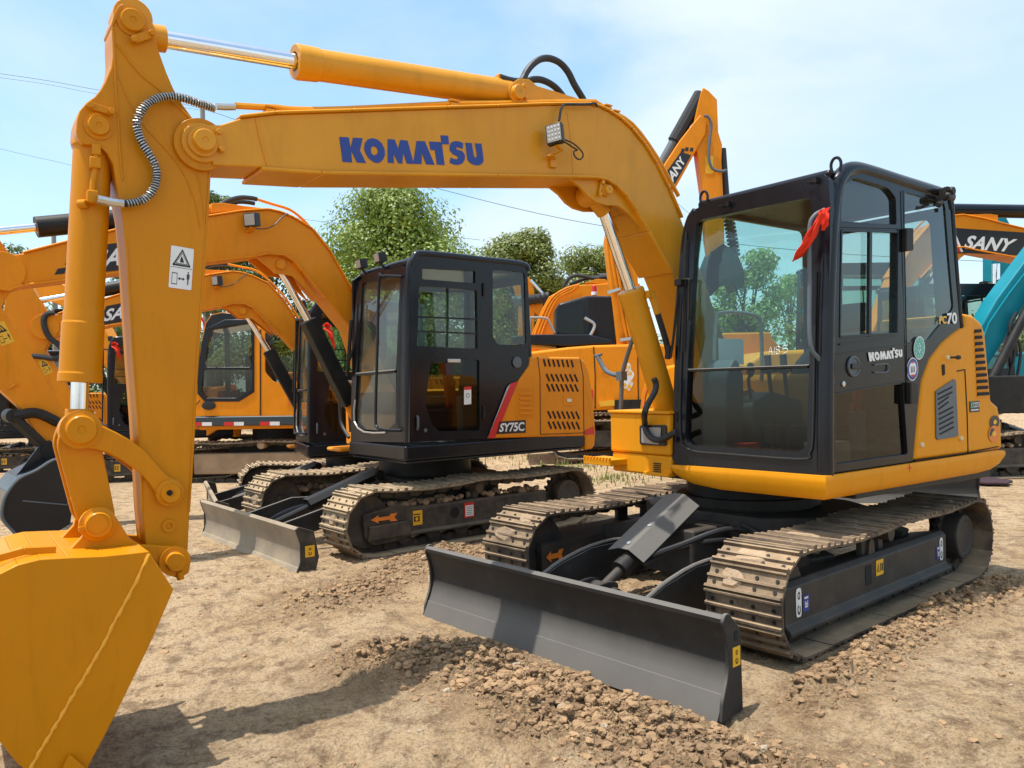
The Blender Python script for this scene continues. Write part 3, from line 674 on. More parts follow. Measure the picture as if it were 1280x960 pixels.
m = MB(); r1 = T.px(198, 48, 'y', YC); m.cyl(a1 - ad * .05, r1, .042, n=28); obj('cylinder_rod', m, M['chrome'], acyl)
m = MB(); m.cyl(r1 - ad * .03, r1 + ad * .09, .062); q0 = T.px(163, 27, 'y', YC); m.cyl(q0 - V(0, .07, 0), q0 + V(0, .07, 0), .085); m.cyl(r1, q0, .05); obj('rod_eye', m, M['boomyel'], acyl, bevel=.003)
m = MB(); P = T.Y([(620, 98), (636, 101), (650, 103)], YC); m.tube([P[0] + V(0, .02, .01), P[1] + V(0, .02, 0), P[2] + V(0, .02, 0)], .016, 8); m.box(P[0] + V(-.02, .02, -.02), (.06, .05, .07)); obj('hose_port', m, M['boomyel'], acyl, bevel=.004)
m = MB(); m.tube(T.Y(zc(620, 60, .125, [(40, 295), (120, 320), (200, 335), (250, 330), (280, 290), (310, 230), (370, 160), (450, 110), (540, 105), (640, 150), (720, 240), (780, 360), (840, 460), (870, 510), (890, 560)]), -.24), .022, 10, 4)
m.tube(T.Y(zc(620, 60, .125, [(230, 340), (300, 335), (370, 315), (450, 318), (530, 350), (600, 400), (660, 470), (700, 530)]), -.31), .022, 10, 4)
up('oil_hose', m, M['rubber'])

# ---------------- arm
YA = -.18; YAF = -.38
arm_px = zc(0, 0, .3125, [(490, 18), (497, 25), (497, 42)]) + [(160, 12), (166, 13), (174, 19), (184, 31), (190, 37), (195, 52), (199, 65), (208, 90), (217, 111), (228, 130), (247, 156), (256, 170), (262, 190), (264, 206), (264, 215), (261, 250), (258, 290), (252, 390), (246, 480), (242, 560), (238, 620), (235, 684), (232, 712), (219, 721), (205, 716), (196, 700), (191, 690), (182, 680), (178, 640), (176, 600), (171, 520), (166, 456), (161, 380), (157, 310), (153, 270), (147, 240), (144, 222), (141, 205), (134, 192), (124, 183), (112, 181), (103, 180), (97, 172), (95, 165), (96, 150), (99, 139), (108, 128), (118, 121), (125, 113), (131, 103), (139, 84), (141, 70), (140, 50), (140, 35), (143, 24), (148, 13)]
m = MB(); ap = T.Y(arm_px, YA); m.prism(ap, (0, YAF - YA, 0))
arm = up('arm', m, M['armyel'], bevel=.006, angle=30)
# raised cheek plate and stiffener seams on the arm side
m = MB()
for pts, r in (([(146, 55), (158, 71), (175, 92), (205, 117), (240, 150), (254, 160)], .006), ([(141, 36), (143, 72), (145, 119), (148, 150), (150, 187), (153, 225)], .006), ([(232, 180), (245, 215), (253, 250), (256, 280)], .004), ([(262, 212), (258, 290), (251, 390), (245, 480), (241, 560), (236, 640)], .006), ([(158, 300), (167, 456), (175, 556), (178, 640)], .005), ([(148, 95), (160, 125), (178, 155), (205, 185), (228, 215), (243, 250), (250, 285)], .003)):
    m.tube(T.Y(pts, YA + .001), r, 6, 4)
obj('weld_seam', m, M['armyel'], arm)
m = MB(); P = T.Y([(139, 84), (145, 60), (147, 35), (150, 15), (153, 5), (151, 4), (143, 10), (137, 26), (130, 45), (128, 62), (131, 85)], YA)
m.prism([V(p.x, YA + .01, p.z) for p in T.Y([(153.5, 5.5), (148, 8), (142, 18), (139, 30), (141, 33), (146, 24), (149, 15), (153, 12)], YA)], (0, -.22, 0)); obj('top_stop', m, M['armyel'], arm, bevel=.003)
pin(T.px(165, 27, 'y', YA), .052, .022, arm, ring=.95, mat='armyel'); keeper(T.px(167, 50, 'y', YA + .02), T.px(190, 42, 'y', YA + .02), arm, .035, 'armyel')
pin(T.px(123, 158, 'y', YA), .045, .022, arm, mat='armyel'); keeper(T.px(113, 132, 'y', YA + .02), T.px(139, 140, 'y', YA + .02), arm, .03, 'armyel')
m = MB(); c = T.px(250, 182, 'y', YA); m.lathe(c - V(0, .01, 0), (0, 1, 0), [(0, .125), (.035, .125), (.035, .09)], 36); obj('pivot_ring', m, M['armyel'], arm, bevel=.003)
m = MB(); c = T.px(211, 657, 'y', YA); m.lathe(c, (0, 1, 0), [(-.01, .03), (.01, .03), (.01, .016), (.002, .014), (.002, .001)], 20); obj('grease_boss', m, M['armyel'], arm)
# safety sticker
q = Quad(*T.Y([(210.5, 359), (239, 363), (242.5, 311.5), (214, 306.5)], YA + .0015), (0, 1, 0)); m = MB(); q.slab(m, [(p.x, p.y) for p in rpoly([V(a, b, 0) for a, b in SQ], .04, 3)], 0, .001); m.m = 1
def line(q, m, pts, w, h=.002, closed=True):
    n = len(pts)
    for i in range(n if closed else n - 1):
        a, b = V(*pts[i], 0), V(*pts[(i + 1) % n], 0); d = (b - a).normalized(); e = V(-d.y, d.x, 0) * w; a2 = a - d * w; b2 = b + d * w
        q.poly(m, [(p.x, p.y) for p in (a2 - e, b2 - e, b2 + e, a2 + e)], h)
def person_pic(q, m, u, v, s):
    q.disc(m, u, v + .40 * s, .07 * s, .8, .002, 12); q.poly(m, [(u - .09 * s, v + .32 * s), (u + .09 * s, v + .32 * s), (u + .08 * s, v), (u - .08 * s, v)], .002)
    for k in (-1, 1): q.poly(m, [(u + k * .07 * s, v + .02 * s), (u + k * .012 * s, v + .02 * s), (u + k * .012 * s, v - .30 * s), (u + k * .06 * s, v - .30 * s)], .002); q.poly(m, [(u + k * .10 * s, v + .31 * s), (u + k * .15 * s, v + .28 * s), (u + k * .15 * s, v + .02 * s), (u + k * .11 * s, v + .02 * s)], .002)
line(q, m, [(.14, .56), (.86, .56), (.5, .92)], .022); line(q, m, [(.24, .60), (.76, .60), (.5, .85)], .008)
q.poly(m, [(.42, .63), (.60, .63), (.55, .72), (.48, .78), (.44, .72)], .002); line(q, m, [(.03, .5), (.97, .5)], .005, closed=False); line(q, m, [(.12, .10), (.34, .10), (.34, .36), (.12, .36)], .010)
line(q, m, [(.42, .24), (.62, .24)], .014, closed=False); q.poly(m, [(.38, .24), (.46, .20), (.46, .28)], .002); q.poly(m, [(.68, .24), (.60, .20), (.60, .28)], .002); person_pic(q, m, .82, .24, .42)
obj('warning_decal', m, [M['white'], M['dblk']], arm, angle=0)
# ribbed hose looping over the arm
ph = T.Y(zc(0, 0, .3125, [(865, 425), (800, 410), (740, 395), (680, 385), (625, 395), (580, 425), (555, 465), (548, 510), (565, 565), (595, 615), (620, 660), (627, 710), (612, 760), (580, 795), (540, 810), (500, 815)]), YA + .045)
ph[0].y = YB - .03; ph[1].y = YA + .03
m = MB(); m.tube(ph, .016, 10, 6); hose = up('spiral_hose', m, M['rubber'])
Q = catmull(ph, 12); hx = []; acc = 0; u_ = None
for i in range(1, len(Q)):
    d = (Q[i] - Q[i - 1]); L = d.length; d = d / L
    if u_ is None: u_, w_ = perp(d)
    u_ = (u_ - d * u_.dot(d)).normalized(); w_ = d.cross(u_); k = max(2, int(L / .0016))
    for j in range(k): acc += L / k; a = 2 * PI * acc / .0125; hx.append(Q[i - 1] + d * (L * j / k) + (u_ * math.cos(a) + w_ * math.sin(a)) * .0185)
m = MB(); m.tube(hx, .0038, 4, 0); obj('spring_guard', m, M['bolt'], hose)
m = MB(); P = T.Y(zc(0, 0, .3125, [(865, 425), (900, 427), (940, 427)]), -.19); m.tube(P, .018, 8, 0); obj('hose_coupling', m, M['bolt'], hose); m = MB(); P = T.Y(zc(0, 0, .3125, [(495, 815), (440, 808), (390, 797)]), YA + .045); m.tube(P, .020, 8, 0); obj('hose_coupling', m, M['bolt'], hose)
# bucket cylinder
c0, c1 = T.px(116, 186, 'y', YC), T.px(100, 478, 'y', YC); cd = (c1 - c0).normalized(); CL = (c1 - c0).length
m = MB(); m.lathe(c0, cd, [(-.06, .05), (-.03, .086), (0, .088), (.008, .081), (CL * .69, .081), (CL * .7, .084), (CL * .745, .084), (CL * .75, .088), (CL - .045, .088), (CL - .04, .092), (CL, .092), (CL, .045)], 36)
c2 = T.px(121, 158, 'y', YC); m.cyl(c0 + cd * .02, c2, .06); m.cyl(c2 - V(0, .065, 0), c2 + V(0, .065, 0), .075)
bcyl = up('bucket_cylinder', m, M['armyel'], bevel=.003)
c3 = T.px(99, 538, 'y', YC)
m = MB(); m.cyl(c1 - cd * .05, c1 + (c3 - c1) * .6, .038, n=28); obj('cylinder_rod', m, M['chrome'], bcyl)
m = MB(); m.cyl(c1 + (c3 - c1) * .55, c3, .058, .062); m.cyl(c3 - V(0, .055, 0), c3 + V(0, .055, 0), .085); obj('rod_eye', m, M['armyel'], bcyl, bevel=.004)
m = MB(); P = T.Y(zc(0, 0, .3125, [(385, 600), (385, 640), (380, 680), (372, 730), (368, 790)]), YC + .10); m.tube(P, .014, 8); m.box(P[0], (.035, .035, .05)); m.box(P[2] + V(0, 0, .03), (.045, .045, .05)); m.box(P[-1], (.045, .06, .055)); a = P[-1]; m.cyl(a + V(.05, -.03, -.03), a + V(.02, .0, -.03), .02); obj('hose_port', m, M['armyel'], bcyl, bevel=.005)
# links: curved side links to the arm, straight links to the bucket
g1 = (99, 538); g2 = (212, 616)
lk = [(93, 520), (100, 516), (108, 519), (118, 527), (130, 533), (145, 540), (160, 548), (180, 562), (200, 585), (212, 597), (224, 601), (231, 614), (226, 627), (212, 633), (200, 628), (194, 615), (186, 603), (172, 589), (155, 577), (135, 566), (118, 561), (104, 560), (92, 556), (86, 545), (87, 530)]
y_l = (-.145, -.415)
m = MB(); P = T.Y(lk, y_l[0]); m.prism(P, (0, -.03, 0)); m.prism([V(p.x, y_l[1], p.z) for p in P], (0, .03, 0)); links = up('side_link', m, M['armyel'], bevel=.006)
for (u, v, r) in ((101, 537, .062), (212, 616, .045)): pin(T.px(u, v, 'y', y_l[0]), r, .03, links, mat='armyel')
m = MB(); c = T.px(212, 616, 'y', y_l[0] + .037); m.lathe(c, (0, 1, 0), [(0, .013), (.002, .013), (.0021, .001)], 16); obj('pin_hole', m, M['void'], links)
c = T.px(100, 538, 'y', -.22)
m = MB()
y2 = (-.185, -.375)
A_, B_ = T.px(101, 545, 'y', y2[0]), T.px(122, 655, 'y', y2[0])
for yy in y2: 
    P = [V(A_.x + .095, yy, A_.z - .03), V(A_.x + .07, yy, A_.z + .05), V(A_.x - .07, yy, A_.z + .03), V(B_.x - .075, yy, B_.z + .02), V(B_.x, yy, B_.z - .05), V(B_.x + .08, yy, B_.z + .02)]
    m.prism(rpoly(P, .03), (0, -.03 if yy > -.3 else .03, 0))
m.bb(min(A_.x, B_.x) - .03, max(A_.x, B_.x) + .03, -.34, -.22, B_.z + .10, A_.z - .12)
up('bucket_link', m, M['armyel'], bevel=.005)
# ---------------- bucket
YK = .115; YKF = -.675
bp = [(20, 668), (60, 672), (110, 668), (150, 672), (186, 690), (217, 737), (190, 800), (160, 862), (132, 918), (112, 955), (104, 978), (88, 985), (40, 972), (18, 950), (-6, 915), (-35, 860), (-62, 800), (-66, 755), (-50, 715), (-20, 685)]
bpf = [(0, 719), (20, 704), (45, 698), (80, 696), (120, 695), (160, 690), (186, 689)]
outl = [(186, 689), (217, 737), (190, 800), (160, 862), (132, 918), (112, 955), (100, 990), (88, 1010), (44, 972), (22, 955), (-6, 920), (-45, 850), (-66, 790), (-60, 760), (-40, 735), (0, 717), (22, 706), (50, 699), (85, 697), (130, 695), (160, 692)]
P = T.Y(outl, YK); m = MB()
m.prism(P, (0, -.022, 0)); m.prism([V(p.x, YKF, p.z) for p in P], (0, .022, 0))
shell = P[7:] + [P[0]]
c = sum(P, V(0, 0, 0)) / len(P)
for a, b in zip(shell, shell[1:]):
    ia = a + (c - a).normalized() * .022; ib = b + (c - b).normalized() * .022
    m.add([V(a.x, YK - .02, a.z), V(b.x, YK - .02, b.z), V(b.x, YKF + .02, b.z), V(a.x, YKF + .02, a.z), V(ia.x, YK - .02, ia.z), V(ib.x, YK - .02, ib.z), V(ib.x, YKF + .02, ib.z), V(ia.x, YKF + .02, ia.z)],
          [[0, 1, 2, 3], [7, 6, 5, 4], [0, 4, 5, 1], [1, 5, 6, 2], [2, 6, 7, 3], [3, 7, 4, 0]])
bucket = up('bucket', m, M['armyel'], bevel=.004, angle=40)
m = MB(); rb = random.Random(4); P = T.Y([(186, 692), (165, 737), (146, 772), (129, 805), (111, 836), (92, 868), (73, 900), (55, 930), (38, 960)], YK); P = catmull(P, 8); P = [p + V(rb.uniform(-.002, .002), .001, rb.uniform(-.002, .002)) for p in P]
m.tube(P, lambda t_: .0075 + .002 * math.sin(t_ * 90), 6, 0); obj('weld_bead', m, flat('bright_bead', (.86, .40, .02), .4), bucket)
# ears on the bucket top carry the two pins
ears = [(47, 700), (65, 694), (88, 684), (103, 668), (108, 648), (114, 636), (126, 634), (140, 640), (150, 655), (160, 672), (175, 680), (197, 681), (214, 682), (228, 684), (237, 700), (234, 715), (222, 722), (205, 716), (196, 705), (186, 692), (150, 700), (100, 706), (60, 708)]
for yy, s in ((-.135, -1), (-.425, 1)):
    m = MB(); P = T.Y(ears, -.135); m.prism([V(p.x, yy, p.z) for p in P], (0, -.03 * -s if False else .03 * (1 if s < 0 else -1), 0)); e = obj('bucket_ear', m, M['armyel'], bucket, bevel=.004)
    if s < 0:
        pin(T.px(122, 655, 'y', -.105), .055, .035, e, mat='armyel', ring=1.0); pin(T.px(218, 701, 'y', -.105), .042, .04, e, mat='armyel', ring=1.2)
        for u, v, r in ((122, 655, .04), (218, 701, .032)):
            m = MB(); c = T.px(u, v, 'y', -.058); m.lathe(c, (0, 1, 0), [(0, r), (.0015, r), (.0016, r * .90), (.0006, r * .9), (.0006, .001)], 28); obj('pin_face', m, M['dorg'] if False else M['armyel'], e)
m = MB(); 
for (u, v) in ((122, 655), (218, 701)): a = T.px(u, v, 'y', -.11); m.cyl(a, V(a.x, -.45, a.z), .045)
m.bar(T.px(106, 660, 'y', -.09), T.px(98, 662, 'y', -.09), .02, .02); m.cyl(T.px(224, 715, 'y', -.09), T.px(226, 724, 'y', -.09), .016)
obj('bucket_pin', m, M['armyel'], bucket)
m = MB(); P = T.Y([(12, 973), (70, 975), (84, 944), (88, 941), (92, 945), (112, 962), (108, 985), (70, 992), (12, 990)], YK + .001)
m.prism(rpoly(P, .01), (0, .035, 0)); obj('side_cutter', m, M['armyel'], bucket, bevel=.005)
m = MB(); pl = T.px(98, 992, 'y', YK)
for k in range(5): yy = YK - .03 - k * (YK - YKF - .06) / 4; m.prism([V(pl.x + .04, yy - .03, pl.z + .05), V(pl.x - .02, yy - .03, pl.z - .09), V(pl.x - .05, yy - .03, pl.z + .03)], (0, .06, 0))
obj('bucket_tooth', m, M['armyel'], bucket, bevel=.004)
m = MB()
for k in range(3): 
    P = T.Y([(-10, 700), (30, 689 - k * 1), (70, 687)], -.02 - .10 * k); 
    for a, b in zip(P, P[1:]): m.bar(a, b, .012, .03)
obj('wear_rib', m, M['armyel'], bucket, bevel=.003)
# small door lettering etc. come with the cab
# ------------------------------------------------------------------ cab of the yellow excavator
FN = V(1, 0, .048).normalized(); FP = V(.72, 0, .9)
def onFr(pts, h=0.0): return [T.on(u, v, FP + FN * h, FN) for u, v in pts]
YS = 1.12
def onSd(pts, h=0.0): return T.Y(pts, YS + h)
cab = None
m = MB()
f_out = onFr([(843, 582), (845, 500), (850, 400), (854, 330), (858, 288), (864, 268), (876, 256), (930, 242), (990, 227), (1030, 218), (1036, 225), (1038, 260), (1037, 330), (1034, 450), (1034, 594)])
f_hole = rpoly(onFr([(856, 556), (860, 450), (866, 350), (870, 276), (935, 262), (1014, 246), (1014, 330), (1012, 450), (1008, 566), (935, 561)]), [.09, 0, 0, .06, 0, .06, 0, 0, .09, 0], 5)
m.plate([f_out, f_hole], -FN * .05)
s_out = onSd([(1036, 592), (1131, 578), (1141, 576), (1146, 520), (1151, 475), (1161, 448), (1176, 428), (1190, 416), (1200, 409), (1199, 398), (1193, 330), (1187, 250), (1130, 232), (1066, 212), (1052, 214), (1044, 226), (1041, 250), (1037, 330), (1034, 450)])
h1 = rpoly(onSd([(1050.5, 276.5), (1052, 249), (1055, 232), (1067, 222), (1110, 235), (1119, 248), (1120, 281)]), [.02, 0, .03, .04, .05, .02, .02])
h2 = rpoly(onSd([(1053, 287), (1050, 422), (1120, 417), (1121, 290)]), .012)
h3 = rpoly(onSd([(1131, 240), (1181, 254), (1187, 330), (1192, 385), (1160, 425), (1132, 428)]), .03)
h4 = rpoly(onSd([(1044, 492.5), (1044, 580.5), (1134, 567.5), (1128, 480)]), .02)
m.plate([s_out, h1, h2, h3, h4], (0, -.045, 0))
# roof, right side, rear
XT, XB = .60, -.76
ZR = 2.655
def rail(mb, a, b, w=.06): mb.bar(a, b, w, w)
rs = [V(.68, -.03, .9), V(.655, .06, 2.25), V(.60, .08, 2.635), V(-.72, .08, 2.625), V(-.78, .0, .9)]
rh = [V(.62, .0, 1.30), V(.61, .06, 2.2), V(.55, .075, 2.60), V(-.60, .075, 2.59), V(-.66, .03, 1.35)]
m.plate([rs, rpoly(rh, .06)], (0, .035, 0))
bk = [V(-.76, .0, .9), V(-.72, .08, 2.60), V(-.72, 1.08, 2.60), V(-.80, 1.10, 1.8), V(-.80, 1.10, .9)]
bh = [V(-.77, .18, 1.50), V(-.735, .20, 2.54), V(-.735, 1.0, 2.54), V(-.79, 1.02, 1.50)]
m.plate([bk, rpoly(bh, .06)], (.03, 0, 0))
cab = up('cab', m, M['cabblk'], bevel=.006, angle=30)
m = MB(); e = onFr([(872, 262), (1034, 222)]); zt = ZR
rp = [V(.60, .10, zt), V(.56, 1.07, zt + .025), V(-.72, 1.09, zt - .01), V(-.72, .08, zt - .03), V(.58, .08, zt - .02)]
m.prism([V(.605, .09, 2.63), V(.585, 1.09, 2.63), V(-.73, 1.10, 2.615), V(-.73, .07, 2.615)], (0, 0, .055)); obj('roof', m, M['cabblk'], cab, bevel=.035, seg=3)
# round rail that runs up the corner post and back along the roof
m = MB(); P = T.Y([(1032, 594), (1031.5, 540), (1032, 480), (1033, 400), (1036, 320), (1039, 268), (1044, 236), (1054, 217), (1068, 212), (1090, 217), (1125, 228), (1160, 238.5), (1186, 247)], 1.09)
m.tube(P, .048, 14, 4); obj('corner_rail', m, M['cabblk'], cab)
m = MB(); P = onFr([(846, 575), (848, 500), (852, 400), (857, 310), (863, 278), (871, 264)], -.03); m.tube(P, .035, 10, 4); obj('corner_post', m, M['cabblk'], cab); m = MB()
P = T.Y([(1188, 250), (1193, 320), (1199, 398), (1201, 408)], 1.10); m.tube(P, .022, 8, 3); obj('rear_rail', m, M['cabblk'], cab)
# door details
def sdgroove(path, w, name='door_seam', mat=None, h=.002):
    m = MB(); P = onSd(path, h)
    for a, b in zip(P, P[1:]): m.bar(a, b, .005, w, up=(0, 1, 0) if False else ((0, 0, 1) if abs((b - a).normalized().z) < .9 else (1, 0, 0)))
    return m
door = MB(); P = onSd([(1041.5, 591), (1139.5, 576.5), (1134, 480), (1127.5, 340), (1124.5, 231), (1068, 213.5), (1055, 215), (1046, 228), (1043.5, 255), (1042, 340)], .004)
hs = [[p + V(0, .004, 0) for p in h] for h in (h1, h2, h4)]
door.plate([P] + hs, (0, -.006, 0)); door_o = obj('door', door, M['cabblk'], cab, bevel=.004)
m = MB()
for path, w in (([(1042, 282), (1124, 284.5)], .016), ([(1041.5, 443.5), (1131, 430.5)], .006), ([(1041.5, 493), (1131, 477)], .009), ([(1049.5, 430.5), (1123, 421)], .010), ([(1129, 238), (1131.5, 340), (1133, 425), (1134, 480)], .006)):
    P = onSd(path, .009)
    for a, b in zip(P, P[1:]): m.bar(a, b, .006, w, up=(0, 0, 1) if abs((b - a).normalized().z) < .9 else (1, 0, 0))
obj('door_trim', m, M['cabblk'], door_o, bevel=.0015)
m = MB(); P = onSd([(1087, 288), (1086, 421)], .0); m.bar(P[0], P[1], .02, .028, up=(1, 0, 0)); P = onSd([(1051.5, 288), (1049.5, 421), (1121.5, 417), (1122.5, 290)], .003)
for a, b in zip(P, P[1:] + P[:1]): m.bar(a, b, .012, .014, up=(0, 0, 1) if abs((b - a).normalized().z) < .9 else (1, 0, 0))
obj('sash_bar', m, M['cabblk'], door_o, bevel=.002)
c = onSd([(1066, 458)], .004)[0]
m = MB(); m.lathe(c, (0, 1, 0), [(0, .062), (.012, .062), (.016, .052), (.006, .045), (.006, .001)], 28); m.m = 1; m.box(c + V(0, .018, .0), (.085, .014, .03)); obj('door_handle', m, [M['greypl'], M['dblk']], door_o, bevel=.003)
c = onSd([(1053.5, 480)], .004)[0]; m = MB(); m.lathe(c, (0, 1, 0), [(0, .016), (.008, .016), (.010, .008), (.010, .001)], 16); obj('door_lock', m, M['bolt'], door_o)
m = MB(); m.tube(onSd([(1093, 456), (1108, 455), (1111, 459), (1108, 465), (1093, 465.5)], .012), .005, 6, 4); obj('door_hook', m, M['greypl'], door_o)
for u, v0, v1 in ((1130.5, 286, 315), (1136, 478, 505)):
    P = onSd([(u - 4, v1), (u + 5, v1 - 1), (u + 5, v0), (u - 4, v0)], .004); m = MB(); m.prism(P, (0, .035, 0)); obj('door_hinge', m, M['black'], door_o, bevel=.006)
sq = lambda bl, br, tr, tl, h: Quad(*onSd([bl, br, tr, tl], h), (0, 1, 0))
q = sq((1086, 453.5), (1128, 446), (1128, 433), (1085, 440), .010); m = MB()
for L in K:
    m.plate([[q((x - 57) / 1155, 1 - (y - 59) / 240 - .06 * (x - 57) / 1155 * 0, 0) for x, y in l] for l in L], (0, .0012, 0))
obj('white_lettering', m, M['white'], door_o, angle=0)
# panes
m = MB(); g = rpoly(onFr([(854, 462), (869, 274), (935, 260), (1016, 244), (1012, 458)], -.022), 0); m.prism(g, -FN * .005); obj('windshield', m, M['glass'], cab, angle=0)
m = MB(); g = onFr([(853, 560), (857, 464), (1013, 460), (1011, 570)], -.030); m.prism(g, -FN * .005); obj('lower_windshield', m, M['dglass'], cab, angle=0)
m = MB(); a, b = onFr([(857, 463), (1011, 457.5)], -.018); m.bar(a, b, .03, .02); m.m = 1; a, b = onFr([(857, 461.8), (1011, 456.3)], -.004); m.bar(a, b, .006, .005); obj('window_divider', m, [M['black'], M['bolt']], cab, bevel=.002)
m = MB(); P = onFr([(858, 290), (853.5, 400), (850, 500), (851, 548), (858, 560), (873, 565), (900, 567), (1000, 574), (1012, 566), (1016, 545), (1018, 450), (1020, 340)], .006); m.tube(P, .007, 6, 4); obj('window_seal', m, M['rubber'], cab)
for hh in (h1, h2): m = MB(); m.prism([p + V(0, -.02, 0) for p in hh], (0, -.004, 0)); obj('door_pane', m, M['sglass'], door_o, angle=0)
m = MB(); m.prism([p + V(0, -.018, 0) for p in h4], (0, -.004, 0)); obj('door_pane', m, M['dglass'], door_o, angle=0)
m = MB(); m.prism([p + V(0, -.008, 0) for p in h3], (0, -.004, 0)); obj('rear_quarter_pane', m, M['sglass'], cab, angle=0)
m = MB(); m.prism([p + V(0, .015, 0) for p in rh], (0, .004, 0)); m.prism([p + V(.01, 0, 0) for p in bh], (.004, 0, 0)); obj('far_pane', m, M['glass'], cab, angle=0)
# number lettering and round stickers
q = sq((1174, 405.5), (1183, 404.5), (1183, 395), (1174, 395), .006); m = MB(); q.text(m, 'PC', .002, bold=.035); m.m = 1
q = sq((1183.5, 405.5), (1196.5, 405), (1195.5, 390), (1183.5, 391.5), .006); q.text(m, '70', .002, bold=.03); obj('number_lettering', m, [M['dyel'], M['white']], cab, angle=0)
for (u, v, ra, rb_, cs) in ((1149, 435, 7, 14.5, 0), (1140.5, 461.5, 7, 14.5, 1)):
    q = sq((u - ra, v + rb_ + 1), (u + ra, v + rb_ - 1), (u + ra, v - rb_ - 1), (u - ra, v - rb_ + 1), .006); m = MB(); q.disc(m, .5, .5, .5, 1, .001, 28); m.m = 1; q.disc(m, .5, .5, .46, 1, .0016, 28)
    if cs == 0:
        m.m = 0
        for k in range(10): a = 2 * PI * k / 10; q.disc(m, .5 + .36 * math.cos(a), .5 + .36 * math.sin(a), .03, 1, .0022, 6)
        for a, b in ((.40, .58), (.58, .58), (.40, .42), (.58, .42), (.5, .68), (.5, .33)): q.disc(m, a, b, .05, .7, .0022, 8)
        obj('round_sticker', m, [M['white'], M['green']], cab, angle=0)
    else:
        m.m = 0; q.disc(m, .5, .5, .33, 1, .0022, 24); m.m = 2; q.poly(m, [(.3, .27), (.4, .17), (.6, .17), (.7, .27)], .0028); q.poly(m, [(.36, .76), (.64, .76), (.6, .82), (.4, .82)], .0028); m.m = 3
        for k in (-1, 0, 1): q.poly(m, [(.5 + k * .13 - .04, .36), (.5 + k * .13 + .04, .36), (.5 + k * .13 + .03, .62), (.5 + k * .13 - .03, .62)], .0028)
        obj('round_sticker', m, [M['white'], M['blue'], M['red'], M['grille']], cab, angle=0)
# chalk lot mark on the windshield
q = Quad(*onFr([(961, 445), (987, 442), (987, 430), (961, 433)], -.02), FN); m = MB()
for st in ([(0, .1), (.10, .9), (.18, .1)], [(.04, .45), (.17, .42)], [(.28, .1), (.30, .9)], [(.40, .85), (.36, .6), (.50, .5), (.54, .2), (.42, .1), (.38, .3), (.54, .75), (.44, .9)], [(.92, .9), (.72, .85), (.70, .55), (.88, .55), (.92, .25), (.72, .1)]):
    m.tube([q(a, b, .002) for a, b in st], .0022, 4, 3)
obj('chalk_mark', m, M['white'], cab)
# wiper, bracket, eyes, grab handle
m = MB(); P = onFr([(848, 352), (846, 380), (842, 420), (838, 448)], .035); m.tube(P, .010, 6, 3); m.bar(*onFr([(836, 432), (834, 449)], .04), .03, .03); m.bar(*onFr([(862, 350), (861, 400)], .03), .014, .02); m.bar(*onFr([(859, 300), (854, 440)], .012), .006, .012)
m.box(onFr([(850, 353)], .03)[0], (.05, .06, .045)); m.tube(onFr([(850, 350), (860, 349), (862, 352)], .035), .008, 6); obj('wiper', m, M['black'], cab, bevel=.002)
m = MB(); P = onFr([(1031, 262), (1024, 272), (1021, 290), (1021, 360), (1022, 430), (1026, 450)], .0); 
for i, h in enumerate((0, .05, .07, .07, .07, .01)): P[i] = P[i] + FN * h
m.tube(P, .013, 10, 4); obj('grab_handle', m, M['greypl'], cab)
for (u, v) in ((1045, 205), (880, 246)):
    c = T.px(u, v, 'z', 2.70); m = MB(); r_ = .032; m.tube([c + V(-.0, .022 * 0 - r_ * .8, -.05), c + V(0, -r_, 0), c + V(0, -r_ * .6, .028), c + V(0, 0, .036), c + V(0, r_ * .6, .028), c + V(0, r_, 0), c + V(0, r_ * .8, -.05)], .009, 8, 4); obj('lifting_eye', m, M['cabblk'], cab)
for (u, v) in ((905, 256), (1014, 226)):
    a, b = onFr([(u - 6, v + 2), (u + 6, v - 1)], .02); m = MB(); m.bar(a, b, .012, .01); m.box(b, (.03, .02, .03)); obj('roof_clip', m, M['black'], cab)
# mirror bracket at the rear corner
m = MB(); c = T.px(1180, 243, 'y', 1.16); m.box(c, (.05, .05, .08)); m.box(c + V(-.03, .02, .03), (.10, .03, .03)); m.cyl(c + V(.02, .0, -.05), c + V(.11, .02, -.085), .010); m.lathe(c + V(.10, .02, -.085), (1, 0, 0), [(0, .018), (.02, .018)], 10); m.cyl(c + V(-.05, 0, .03), c + V(-.09, 0, -.09), .012); m.lathe(c + V(-.035, .03, .02), (0, 1, 0), [(0, .03), (.02, .025)], 12); m.lathe(c + V(.02, .03, -.02), (0, 1, 0), [(0, .028), (.02, .02)], 12)
obj('mirror_bracket', m, M['black'], cab, bevel=.003)
# interior
m = MB(); m.bb(-.70, .62, .08, 1.06, .86, .92); m.m = 1; m.bb(-.15, .28, .36, .82, 1.02, 1.16)
m.prism(rpoly([V(-.20, .38, 1.12), V(-.32, .38, 1.75), V(-.42, .38, 1.75), V(-.34, .38, 1.1)], .04), (0, .42, 0)); m.prism(rpoly([V(-.31, .48, 1.78), V(-.34, .48, 1.98), V(-.42, .48, 1.98), V(-.40, .48, 1.78)], .03), (0, .24, 0))
seat = obj('operator_seat', m, [M['intr'], M['seat']], cab, bevel=.02)
m = MB(); m.prism(rpoly([V(-.25, .14, 1.0), V(.30, .14, 1.0), V(.33, .14, 1.30), V(.10, .14, 1.38), V(-.25, .14, 1.30)], .05), (0, .16, 0)); m.bb(.0, .12, .88, .94, .95, 1.25)
m.prism(rpoly([V(.42, .10, .95), V(.60, .10, .95), V(.58, .10, 1.50), V(.48, .10, 1.62), V(.40, .10, 1.5)], .05), (0, .20, 0)); obj('side_console', m, M['greypl'], cab, bevel=.01)
m = MB()
